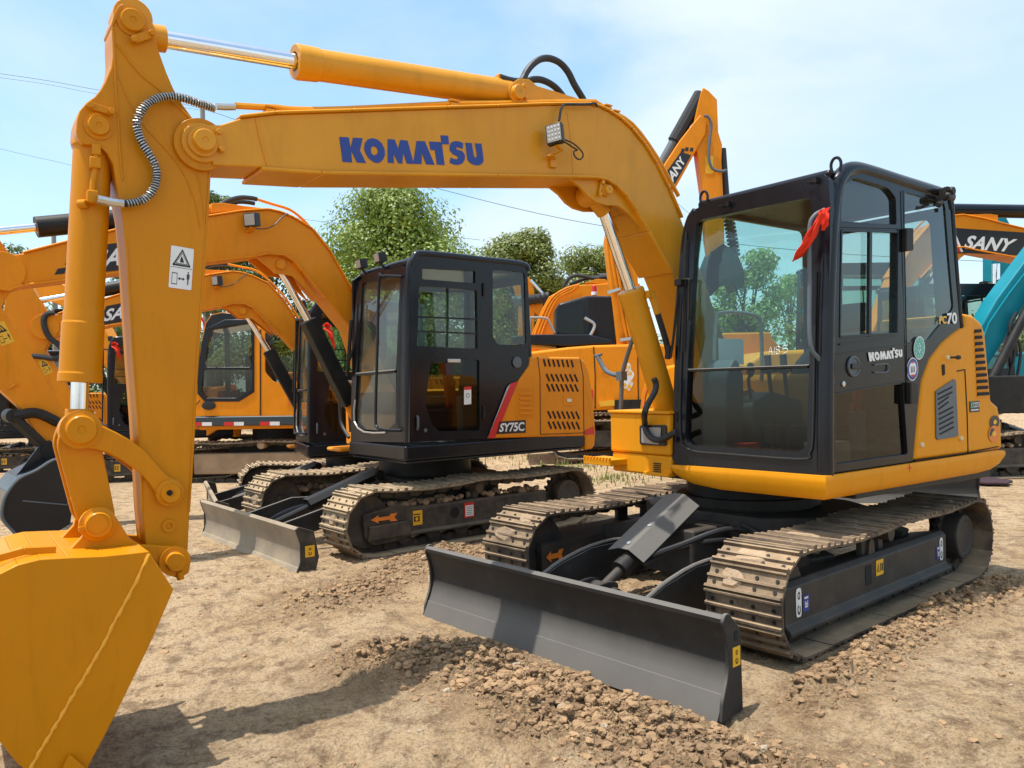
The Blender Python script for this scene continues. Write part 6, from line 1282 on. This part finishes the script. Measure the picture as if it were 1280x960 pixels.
# teal arm standing behind the lettered boom at the right
K_ = Fr(11.0, 19.5, 0, -.1)
m11 = empty('excavator', (11.0, 19.5, -.1), 0); tag(m11, 'teal excavator of which only an upright arm shows behind the lettered boom at the right', 'excavator')
m = MB(); m.prism(K_.Y([(1242, 262), (1256, 262), (1263, 300), (1262, 352), (1240, 352), (1240, 300)], 0), (0, .4, 0)); obj('arm', m, M['teal'], m11, bevel=.02)
m = MB(); m.prism(K_.Y([(1256, 268), (1268, 290), (1300, 330), (1330, 440), (1300, 440), (1275, 360), (1258, 325)], .1), (0, .4, 0)); obj('boom', m, M['teal'], m11, bevel=.02)
m = MB(); m.cyl(*K_.Y([(1245, 330), (1245, 420)], -.12), .09); obj('cylinder_rod', m, M['chrome'], m11)
m = MB(); m.bb(.3, 3.2, -.6, 1.8, .8, 2.1); obj('machine_body', m, M['teal'], m11, bevel=.06)
for y_ in (-.9, 1.4): track_belt(y_, y_ + .5, 3.0, 0.2, .40, .36, 40, M['shoedusty'], m11, .1, 90 + int(y_))
# ------------------------------------------------------------------ trees, poles, wires, grass
def leafmat(name, col):
    m, t, o = nt(name); tc = N(t, 'ShaderNodeTexCoord').outputs['Object']; oi = N(t, 'ShaderNodeObjectInfo')
    c = mixc(t, ramp(t, nz(t, .9, 4, .6, tc), [(.35, 0), (.65, 1)]), tuple(x * .62 for x in col), tuple(x * 1.25 for x in col))
    c = mixc(t, ramp(t, nz(t, 9, 3, .6, tc), [(.4, 0), (.65, .7)]), c, (col[0] * 1.5, col[1] * 1.3, col[2] * 1.3))
    d = N(t, 'ShaderNodeBsdfDiffuse'); tr = N(t, 'ShaderNodeBsdfTranslucent'); gl = N(t, 'ShaderNodeBsdfGlossy'); gl.inputs['Roughness'].default_value = .45
    t.links.new(c, d.inputs[0]); t.links.new(c, tr.inputs[0]); a = N(t, 'ShaderNodeMixShader'); a.inputs[0].default_value = .35; t.links.new(d.outputs[0], a.inputs[1]); t.links.new(tr.outputs[0], a.inputs[2])
    b = N(t, 'ShaderNodeMixShader'); b.inputs[0].default_value = .05; t.links.new(a.outputs[0], b.inputs[1]); t.links.new(gl.outputs[0], b.inputs[2]); t.links.new(b.outputs[0], o.inputs[0]); return m
LM = [leafmat('leaves_bright', (.21, .30, .045)), leafmat('leaves_olive', (.19, .235, .045)), leafmat('leaves_dark', (.12, .18, .045))]
BK = paint('bark', (.10, .075, .055), .9, var=.3, bump=.3)
def tree(label, px, base_y, w, top, seed, lm=0, n=26, per=420, leaf=.17, low=.25, cat='tree', group='trees beyond the machines', gaps=.0):
    """px, top: pixel column and row of the crown in the photograph at distance base_y; w: crown width in metres"""
    rnd = random.Random(seed); F0 = Fr(0, 0, 0); p = F0.px(px, top, 'y', base_y); H = p.z + .3; root = empty('tree', (p.x, base_y, -.3)); tag(root, label, cat, group)
    tr = MB(); tr.tube([V(0, 0, 0), V(rnd.uniform(-.15, .15), 0, H * .3), V(rnd.uniform(-.3, .3), .1, H * .6), V(rnd.uniform(-.2, .2), 0, H * .85)], lambda t_: .22 * (1 - t_ * .85) * H / 9, 10, 5)
    cl = []
    for k in range(n):
        t_ = rnd.random(); a = rnd.uniform(0, 2 * PI); z = H * (low + (1 - low) * (t_ ** .8) * .93); prof = math.sin(PI * min(1, max(.05, ((z / H - low) / (1 - low)) * .80 + .18))) ** .7
        rr = w / 2 * prof * rnd.uniform(.35, .80); cr = w * rnd.uniform(.12, .19) * (.75 + .35 * prof); cl.append((V(rr * math.cos(a), rr * math.sin(a) * .9, min(z, H - cr * .75)), cr))
    for c_, cr in cl[:14]:
        s = V(0, 0, max(H * .15, c_.z * .6)); tr.tube([s, s.lerp(c_, .5) + V(0, 0, .1), c_], lambda t_: .07 * (1 - t_ * .8), 6, 3)
    obj('trunk', tr, BK, root)
    V_, F_ = [], []
    for c_, cr in cl:
        for _ in range(per):
            d = V(rnd.gauss(0, 1), rnd.gauss(0, 1), rnd.gauss(0, 1)).normalized(); r_ = cr * (rnd.random() ** .38) * rnd.uniform(.85, 1.12); q = c_ + V(d.x * r_, d.y * r_, d.z * r_ * .78)
            nn = noise.noise(q * 1.1 + V(seed, 0, 0))
            if nn < -.5 + gaps: continue
            nrm = (d + V(rnd.gauss(0, .26), rnd.gauss(0, .26), rnd.gauss(0, .26) + .2)).normalized(); u, v = perp(nrm); L = leaf * rnd.uniform(.6, 1.3); a = rnd.uniform(0, 2 * PI); u2 = u * math.cos(a) + v * math.sin(a); v2 = nrm.cross(u2)
            o_ = len(V_); V_ += [q - u2 * L * .5, q + v2 * L * .30, q + u2 * L * .5, q - v2 * L * .30 + nrm * L * .12]; F_.append((o_, o_ + 1, o_ + 2, o_ + 3))
    me = bpy.data.meshes.new('crown'); me.from_pydata([tuple(v) for v in V_], [], F_); me.materials.append(LM[lm]); o = bpy.data.objects.new('crown', me); link(o, root); return root
tree('big round bright green tree above the black cab with the red stripe', 490, 31, 8.8, 229, 1, 0, 90, 1000, .15, .03)
tree('yellowish green tree between the striped black cab and the yellow boom cylinder', 650, 37, 6.0, 284, 2, 1, 60, 700, .17, .03)
tree('rounded green tree just left of the yellow boom cylinder', 742, 40, 6.2, 303, 3, 1, 54, 650, .17, .03)
tree('loose green tree seen through the nearest windshield', 935, 36, 4.8, 306, 4, 0, 30, 400, .19, .1)
tree('lower green tree at the right inside the nearest windshield', 985, 44, 5.0, 338, 5, 1, 20, 300, .2, .15)
tree('open tree under the arch of the striped orange excavator boom', 335, 34, 6.2, 286, 6, 2, 40, 420, .17, .1, gaps=.12)
tree('narrow tree top poking out between the yellow arm and the black boom hoses', 268, 35, 3.2, 229, 9, 2, 26, 420, .16, .2, gaps=.05)
tree('dark green tree at the left edge above the orange booms', -10, 36, 5.0, 280, 7, 2, 22, 330, .18, .15, gaps=.05)
tree('small tree showing between the yellow arm and the bucket cylinder', 160, 38, 5.0, 262, 8, 2, 22, 330, .18, .15)
far = tree('low dark tree of the distant row', 30, 60, 8.5, 400, 20, 2, 26, 260, .32, .05, group='distant row of low trees')
rnd = random.Random(5)
for k in range(15):
    c = copy_tree(far); X = -52 + k * 7.6 + rnd.uniform(-1, 1); c.location = (X, 60 + rnd.uniform(-3, 6), -.4); s = rnd.uniform(.8, 1.25); c.scale = (s, s, s); c.rotation_euler = (0, 0, rnd.uniform(0, 6.28))
def pole(px, top, Yd, label, arms=False):
    F0 = Fr(0, 0, 0); p = F0.px(px, top, 'y', Yd); e = empty('utility_pole', (p.x, Yd, -.3)); tag(e, label, 'utility pole'); m = MB(); m.cyl((0, 0, 0), (0, 0, p.z + .3), .16, .105, 14); obj('pole_shaft', m, flat('concrete_pole', (.28, .28, .27), .85) if 'concrete_pole' not in bpy.data.materials else bpy.data.materials['concrete_pole'], e)
    m = MB(); m.bb(-.9, .9, -.05, .05, p.z - .05, p.z + .05) if arms else m.cyl((0, 0, p.z + .3), (0, 0, p.z + .45), .03, n=8); obj('pole_cap', m, M['greypl'], e)
    return p
p1 = pole(253, 131, 36, 'grey concrete utility pole behind the tip of the yellow boom')
p2 = pole(67, 283, 40, 'grey concrete utility pole under the silver rod at the left')
def wire(pts, Yd, label, r=.012):
    F0 = Fr(0, 0, 0); m = MB(); m.tube([F0.px(u, v, 'y', Yd) for u, v in pts], r, 5, 6); o = obj('overhead_wire', m, M['rubber']); tag(o, label, 'wire')
wire([(-400, 40), (0, 92), (120, 112), (253, 136), (400, 190), (545, 235), (745, 281), (1010, 314), (1300, 330)], 35.8, 'upper overhead wire running past the pole and above the green trees')
wire([(-400, 50), (0, 97), (120, 117), (253, 138)], 36.2, 'second overhead wire just below the upper one at the left', .009)
wire([(-400, 90), (0, 186), (95, 208), (300, 262), (600, 300)], 38, 'lower overhead wire passing behind the yellow bucket cylinder', .009)
wire([(150, 30), (200, 40), (380, 71), (560, 112), (640, 136), (760, 185), (900, 300)], 45, 'thin overhead wire above the chrome rod of the yellow boom', .010)
# grass
def grass(spots, n, seed, name='grass'):
    rnd = random.Random(seed); V_, F_ = [], []
    for (u, v, su, sv) in spots:
        for _ in range(n):
            p = Fr(0, 0, 0).px(u + rnd.gauss(0, su), v + rnd.gauss(0, sv), 'z', 0); z0 = gz(p.x, p.y, False) - .02; h = rnd.uniform(.04, .13) * (1.9 if rnd.random() < .12 else 1); a = rnd.uniform(0, 6.28); w_ = rnd.uniform(.006, .013); l = rnd.uniform(.1, .6) * h
            dx, dy = math.cos(a), math.sin(a); o_ = len(V_); V_ += [(p.x - dy * w_, p.y + dx * w_, z0), (p.x + dy * w_, p.y - dx * w_, z0), (p.x + dx * l * .4 + dy * w_ * .7, p.y + dy * l * .4 - dx * w_ * .7, z0 + h * .65), (p.x + dx * l * .4 - dy * w_ * .7, p.y + dy * l * .4 + dx * w_ * .7, z0 + h * .65), (p.x + dx * l, p.y + dy * l, z0 + h)]
            F_ += [(o_, o_ + 1, o_ + 2, o_ + 3), (o_ + 3, o_ + 2, o_ + 4)]
    me = bpy.data.meshes.new(name); me.from_pydata(V_, [], F_); me.materials.append(LM[1]); o = bpy.data.objects.new(name, me); COL.objects.link(o); tag(o, 'thin green weeds growing on the dirt behind the striped excavator', 'grass', kind='stuff')
GRASS = [(700, 577, 22, 3), (735, 574, 20, 3), (660, 566, 40, 4), (800, 590, 30, 8), (760, 600, 25, 5), (620, 560, 30, 3)]
# ------------------------------------------------------------------ ground
def smooth(a, b, x): t = max(0, min(1, (x - a) / (b - a))); return t * t * (3 - 2 * t)
def base_z(x, y):
    d = (-.635) * (x + .928) + .773 * (y - 8.481)
    return -.16 * smooth(1.2, 2.4, d) * smooth(3.5, 1.0, x) - .09 * smooth(13, 16, y) * smooth(2, -2, x)
g0 = T.Z([(545, 800), (700, 858), (840, 890), (980, 915)], 0)
def wpt(fr, p): return fr.o + fr.ex * p.x + fr.ey * p.y
berm = [wpt(T, p) for p in T.Z([(470, 800), (560, 800), (640, 830), (740, 862), (860, 905), (960, 945)], .03)]
side = [wpt(U, p) for p in U.Z([(1010, 862), (1060, 835), (1115, 800), (1180, 762), (1262, 730)], .02)]
mid = [wpt(T, p) for p in T.Z([(380, 745), (440, 735), (500, 712), (560, 690), (640, 690)], .0)]
def dseg(p, pl):
    best = 9
    for a, b in zip(pl, pl[1:]):
        ax, ay, bx_, by = a.x, a.y, b.x, b.y; dx, dy = bx_ - ax, by - ay; t = max(0, min(1, ((p[0] - ax) * dx + (p[1] - ay) * dy) / (dx * dx + dy * dy)))
        best = min(best, math.hypot(p[0] - ax - dx * t, p[1] - ay - dy * t))
    return best
def rough(x, y, s, seed): return noise.noise(V(x * s + seed, y * s - seed, seed * .37))
rut_c, rut_d = [wpt(T, T.px(*p, 'z', -.08)) for p in ((560, 965), (800, 850))], [wpt(T, T.px(*p, 'z', -.08)) for p in ((640, 985), (900, 905))]
rut_a, rut_b = [wpt(T, T.px(*p, 'z', 0)) for p in ((90, 985), (420, 905))], [wpt(T, T.px(*p, 'z', 0)) for p in ((150, 1010), (520, 925))]
UE = (U.ex.x, U.ex.y); UO = (U.o.x, U.o.y)
def front_drop(x, y):
    ux = (x - UO[0]) * UE[0] + (y - UO[1]) * UE[1]; uy = -(x - UO[0]) * UE[1] + (y - UO[1]) * UE[0]
    return -.085 * smooth(1.55, 2.0, ux) * smooth(-3.2, -1.4, uy) - .10 * smooth(2.5, 3.9, ux) * smooth(-4, -1.8, uy)
def foot(x, y):
    ux = (x - UO[0]) * UE[0] + (y - UO[1]) * UE[1]; uy = -(x - UO[0]) * UE[1] + (y - UO[1]) * UE[0]
    if -1.6 < ux < 1.75 and .60 < abs(uy) < 1.28: return smooth(1.28, 1.18, abs(uy)) * smooth(.60, .68, abs(uy)) * smooth(1.75, 1.6, ux) * smooth(-1.6, -1.5, ux)
    return 0.0
def gz(x, y, fine=True):
    z = base_z(x, y) + front_drop(x, y) + .02 * rough(x, y, .35, 3.1) + .016 * rough(x, y, 1.3, 7.7)
    if not fine: return z
    r1 = max(0, 1 - dseg((x, y), berm) / .42) if 2 < y < 6.5 else 0
    r2 = max(0, 1 - dseg((x, y), side) / .17) if 2 < y < 8 else 0
    r3 = max(0, 1 - dseg((x, y), mid) / .30) if 3.5 < y < 9 else 0
    k = max(r1 * .9, r2, r3 * .8)
    n6 = rough(x, y, 6, 1.3); n15 = rough(x, y, 15, 5.2); n35 = rough(x, y, 34, 9.1)
    amp = .35 + .65 * smooth(-.1, .35, rough(x, y, .8, 12.4)) + 1.6 * k
    n70 = rough(x, y, 62, 2.1); z += .013 * amp * n6 + .019 * amp * abs(n15) + .011 * amp * n35 + .007 * amp * n70
    if r1: z += .078 * smooth(0, .9, r1) * (.30 + 1.1 * abs(n6) + .75 * abs(n15) + .22 * n35)
    if r2: z += .055 * smooth(0, .9, r2) * (.4 + .9 * abs(n6) + .6 * abs(n15) + .15 * n35)
    if r3: z += .045 * smooth(0, .9, r3) * (.5 + .9 * abs(n6) + .5 * n15)
    ft = foot(x, y)
    if ft: z = z * (1 - ft) + ft * (-.012 + .006 * n15)
    for rt in (rut_a, rut_b, rut_c, rut_d):
        if y < 4.2:
            d = dseg((x, y), rt); 
            if d < .22: s = (x * .9 + y * .5); z += (-.030 + .016 * math.sin(s * 60)) * smooth(.22, .12, d)
    return z
def axis(a, b, st, lo, hi, gr=1.16):
    L = []; x = a
    while x < b: L.append(x); x += st
    s = st; x = b
    while x < hi: L.append(x); s *= gr; x += s
    L.append(hi); s = st; x = a - st; pre = []
    while x > lo: pre.append(x); s *= gr; x -= s
    pre.append(lo); return list(reversed(pre)) + L
xs = axis(-3.2, 4.2, .020, -260, 260); ys = axis(2.1, 7.2, .020, -12, 420, 1.035)
ys = [y for i, y in enumerate(ys) if y < 7.2 or True]
vs = []
for y in ys:
    for x in xs: vs.append((x, y, gz(x, y, -5 < x < 6 and 1.8 < y < 11)))
nx = len(xs); fs = [(j * nx + i, j * nx + i + 1, (j + 1) * nx + i + 1, (j + 1) * nx + i) for j in range(len(ys) - 1) for i in range(nx - 1)]
me = bpy.data.meshes.new('ground'); me.from_pydata(vs, [], fs)
at = me.attributes.new('turned', 'FLOAT', 'POINT')
def turned(x, y):
    if not (2 < y < 9 and -4 < x < 5): return 0.0
    return max(smooth(.62, .15, dseg((x, y), berm)), .75 * smooth(.34, .08, dseg((x, y), side)), .7 * smooth(.5, .12, dseg((x, y), mid)))
at.data.foreach_set('value', [turned(v[0], v[1]) for v in vs]); me.polygons.foreach_set('use_smooth', [True] * len(fs))
gm, t, o = nt('dirt'); b = N(t, 'ShaderNodeBsdfPrincipled'); t.links.new(b.outputs[0], o.inputs[0]); b.inputs['Roughness'].default_value = .95; b.inputs['Specular IOR Level'].default_value = .15
tc = N(t, 'ShaderNodeTexCoord').outputs['Object']
c = mixc(t, ramp(t, nz(t, .55, 6, .6, tc), [(.35, 0), (.65, 1)]), (.48, .33, .175), (.66, .475, .28))
c = mixc(t, ramp(t, nz(t, 3.1, 7, .7, tc), [(.42, 0), (.66, .6)]), c, (.66, .51, .335))
c = mixc(t, ramp(t, nz(t, 7.5, 8, .75, tc, .4), [(.47, 0), (.62, .85)]), c, (.20, .125, .07))
c = mixc(t, ramp(t, nz(t, 45, 5, .7, tc), [(.50, 0), (.70, .7)]), c, (.17, .115, .075))
c = mixc(t, ramp(t, nz(t, 60, 3, .6, tc), [(.66, 0), (.72, .7)]), c, (.50, .42, .33))
an = N(t, 'ShaderNodeAttribute', attribute_name='turned'); tf = mathn(t, 'MULTIPLY', an.outputs['Fac'], ramp(t, nz(t, 5, 6, .7, tc), [(.30, .35), (.60, 1)]))
c = mixc(t, mathn(t, 'MULTIPLY', tf, .85), c, mixc(t, nz(t, 30, 5, .7, tc), (.25, .15, .075), (.42, .275, .15)))
c = mixc(t, ramp(t, nz(t, 75, 4, .75, tc), [(.50, 0), (.64, .62)]), c, (.20, .125, .065))
c = mixc(t, ramp(t, nz(t, 58, 4, .7, tc), [(.55, 0), (.70, .6)]), c, (.66, .52, .35))
t.links.new(c, b.inputs['Base Color'])
bp = N(t, 'ShaderNodeBump'); bp.inputs['Strength'].default_value = 1; bp.inputs['Distance'].default_value = .034
vr = N(t, 'ShaderNodeTexVoronoi', feature='F1'); vr.inputs['Scale'].default_value = 34; wv = N(t, 'ShaderNodeVectorMath', operation='ADD'); ns_ = N(t, 'ShaderNodeTexNoise'); ns_.inputs['Scale'].default_value = 9; sc1 = N(t, 'ShaderNodeVectorMath', operation='SCALE'); sc1.inputs['Scale'].default_value = .12
t.links.new(ns_.outputs[1], sc1.inputs[0]); t.links.new(tc, wv.inputs[0]); t.links.new(sc1.outputs[0], wv.inputs[1]); t.links.new(tc, ns_.inputs['Vector']); t.links.new(wv.outputs[0], vr.inputs['Vector'])
hh = mathn(t, 'ADD', nz(t, 22, 8, .75, tc), mathn(t, 'MULTIPLY', nz(t, 90, 5, .7, tc), .5)); hh = mathn(t, 'ADD', hh, mathn(t, 'MULTIPLY', vr.outputs['Distance'], mathn(t, 'ADD', .25, mathn(t, 'MULTIPLY', an.outputs['Fac'], .9)))); t.links.new(hh, bp.inputs['Height']); t.links.new(bp.outputs[0], b.inputs['Normal'])
me.materials.append(gm); g = bpy.data.objects.new('ground', me); COL.objects.link(g); tag(g, kind='structure')
# loose clods
rnd = random.Random(11); tmpl = []
for k in range(7):
    bm = bmesh.new(); bmesh.ops.create_icosphere(bm, subdivisions=2, radius=1); 
    for v in bm.verts:
        n = noise.noise(v.co * 1.4 + V(k * 3.3, 0, 0)); n2 = noise.noise(v.co * 3.5 + V(0, k * 5.1, 0)); v.co *= 1 + .55 * n + .25 * n2; v.co.z *= .72
    tmpl.append(([v.co.copy() for v in bm.verts], [[v.index for v in f.verts] for f in bm.faces])); bm.free()
lowt = []
for k in range(7):
    bm = bmesh.new(); bmesh.ops.create_icosphere(bm, subdivisions=1, radius=1)
    for v in bm.verts: v.co *= 1 + .6 * noise.noise(v.co * 1.7 + V(k * 2.3, 1, 0)); v.co.z *= .75
    lowt.append(([v.co.copy() for v in bm.verts], [[v.index for v in f.verts] for f in bm.faces])); bm.free()
V_, F_, MI = [], [], []
def clod(x, y, r, mi):
    tv, tf = (tmpl if r > .014 else lowt)[rnd.randrange(7)]; a = rnd.uniform(0, 6.28); ca, sa = math.cos(a), math.sin(a); z = gz(x, y) + r * .05; o_ = len(V_); sx, sy, sz = rnd.uniform(.8, 1.3) * r, rnd.uniform(.7, 1.1) * r, rnd.uniform(.6, 1.1) * r
    for v in tv: X_, Y_, Z_ = v.x * sx, v.y * sy, v.z * sz; V_.append((x + X_ * ca - Y_ * sa, y + X_ * sa + Y_ * ca, z + Z_))
    for f in tf: F_.append([o_ + i for i in f]); MI.append(mi)
def along(pl, n, spread, r0, r1):
    L = [(b - a).length for a, b in zip(pl, pl[1:])]; S = sum(L)
    for _ in range(n):
        t = rnd.uniform(0, S); i = 0
        while t > L[i]: t -= L[i]; i += 1
        p = pl[i].lerp(pl[i + 1], t / L[i]); clod(p.x + rnd.gauss(0, spread), p.y + rnd.gauss(0, spread), r0 * (r1 / r0) ** (rnd.random() ** 3.0), rnd.choice((0, 0, 2)) if rnd.random() < .99 else 1)
along(berm, 12000, .15, .0028, .027); along(side, 4500, .08, .0028, .026); along(mid, 4500, .17, .003, .024)
for _ in range(4200):
    y = 2.2 + 8 * rnd.random() ** 1.3; x = rnd.uniform(-.75, .75) * y * .95; clod(x, y, .0035 * (6) ** (rnd.random() ** 3.6), 0 if rnd.random() < .985 else 1)
me = bpy.data.meshes.new('dirt_clods'); me.from_pydata(V_, [], F_); me.materials.append(M['clod']); me.materials.append(M['stone']); me.materials.append(M['clod2']); me.polygons.foreach_set('material_index', MI); cl_ = bpy.data.objects.new('dirt_clods', me); COL.objects.link(cl_); tag(cl_, 'loose brown dirt clods and pebbles scattered over the ground', 'dirt clods', kind='stuff')
grass(GRASS, 130, 9)
# ------------------------------------------------------------------ light
w = bpy.data.worlds.new('World'); sc.world = w; w.use_nodes = True; t = w.node_tree; t.nodes.clear()
SUN_EL = R(SUN_EL_D); 
sv = T.ex * math.cos(SUN_AZ) + T.ey * math.sin(SUN_AZ)      # horizontal direction towards the sun
az = math.atan2(sv.x, sv.y)
sd = bpy.data.lights.new('sun', 'SUN'); sd.energy = 5.0; sd.angle = R(.55); sd.color = (1, .955, .89)
so = bpy.data.objects.new('sun', sd); COL.objects.link(so)
tosun = V(sv.x * math.cos(SUN_EL), sv.y * math.cos(SUN_EL), math.sin(SUN_EL)); so.rotation_euler = tosun.to_track_quat('Z', 'Y').to_euler(); so.location = (0, 0, 30)
sky = N(t, 'ShaderNodeTexSky', sky_type='NISHITA'); sky.sun_disc = False; sky.sun_elevation = SUN_EL; sky.sun_rotation = az; sky.air_density = 1.0; sky.dust_density = 2.0; sky.ozone_density = 1.4; sky.altitude = 50
tc = N(t, 'ShaderNodeTexCoord').outputs['Generated']
mp = N(t, 'ShaderNodeMapping'); mp.inputs['Scale'].default_value = (1, 1, 2.2); mp.inputs['Rotation'].default_value = (0, R(18), R(35)); t.links.new(tc, mp.inputs[0])
c1 = nz(t, 1.5, 6, .5, mp.outputs[0], .6); f = ramp(t, c1, [(.36, 0), (.62, 1)])
c2 = nz(t, 4.5, 7, .55, mp.outputs[0], .3); f2 = mathn(t, 'MULTIPLY', f, mathn(t, 'ADD', .72, mathn(t, 'MULTIPLY', c2, .5)))
f2 = mathn(t, 'MINIMUM', f2, .96)
nrm_ = N(t, 'ShaderNodeVectorMath', operation='NORMALIZE'); t.links.new(tc, nrm_.inputs[0])
for (u, v, c0, k) in ((480, 25, .984, .62), (1290, 205, .980, .42), (60, 60, .94, .12), (20, 230, .96, .15)):
    dd_ = Vector((0, 1, 0)) + CR * ((u - 640) / FOC) - CU * ((v - 480) / FOC); dd_.normalize()
    dn = N(t, 'ShaderNodeVectorMath', operation='DOT_PRODUCT'); t.links.new(nrm_.outputs[0], dn.inputs[0]); dn.inputs[1].default_value = dd_
    wob = mathn(t, 'ADD', dn.outputs['Value'], mathn(t, 'MULTIPLY', mathn(t, 'SUBTRACT', nz(t, 3.5, 5, .55, mp.outputs[0], .4), .5), .10))
    bl_ = mathn(t, 'SUBTRACT', 1.0, ramp(t, wob, [(c0 - .03, 0), (min(.999, c0 + .035), k)])); f2 = mathn(t, 'MULTIPLY', f2, bl_)
cl = mixc(t, f2, (0, 0, 0), (6.3, 7.0, 7.6)); m2 = t.nodes.new('ShaderNodeMix'); m2.data_type = 'RGBA'; m2.blend_type = 'MIX'
hs = N(t, 'ShaderNodeHueSaturation'); hs.inputs['Saturation'].default_value = 1.2; hs.inputs['Hue'].default_value = .487; hs.inputs['Value'].default_value = 2.1; t.links.new(sky.outputs[0], hs.inputs['Color'])
t.links.new(f2, m2.inputs[0]); t.links.new(hs.outputs[0], m2.inputs[6]); m2.inputs[7].default_value = (CLB * .86, CLB * .98, CLB * 1.06, 1)
bg = N(t, 'ShaderNodeBackground'); bg.inputs[1].default_value = .12; t.links.new(m2.outputs[2], bg.inputs[0]); o = N(t, 'ShaderNodeOutputWorld'); t.links.new(bg.outputs[0], o.inputs[0])
vs = sc.view_settings; vs.view_transform = 'Standard'; vs.look = 'None'; vs.exposure = EXPO; vs.gamma = 1; vs.use_curve_mapping = False
sc.render.resolution_x = 1024; sc.render.resolution_y = 768
sc.cycles.max_bounces = 8; sc.cycles.transparent_max_bounces = 24; sc.cycles.use_denoising = True
sc.cycles.caustics_reflective = False; sc.cycles.caustics_refractive = False
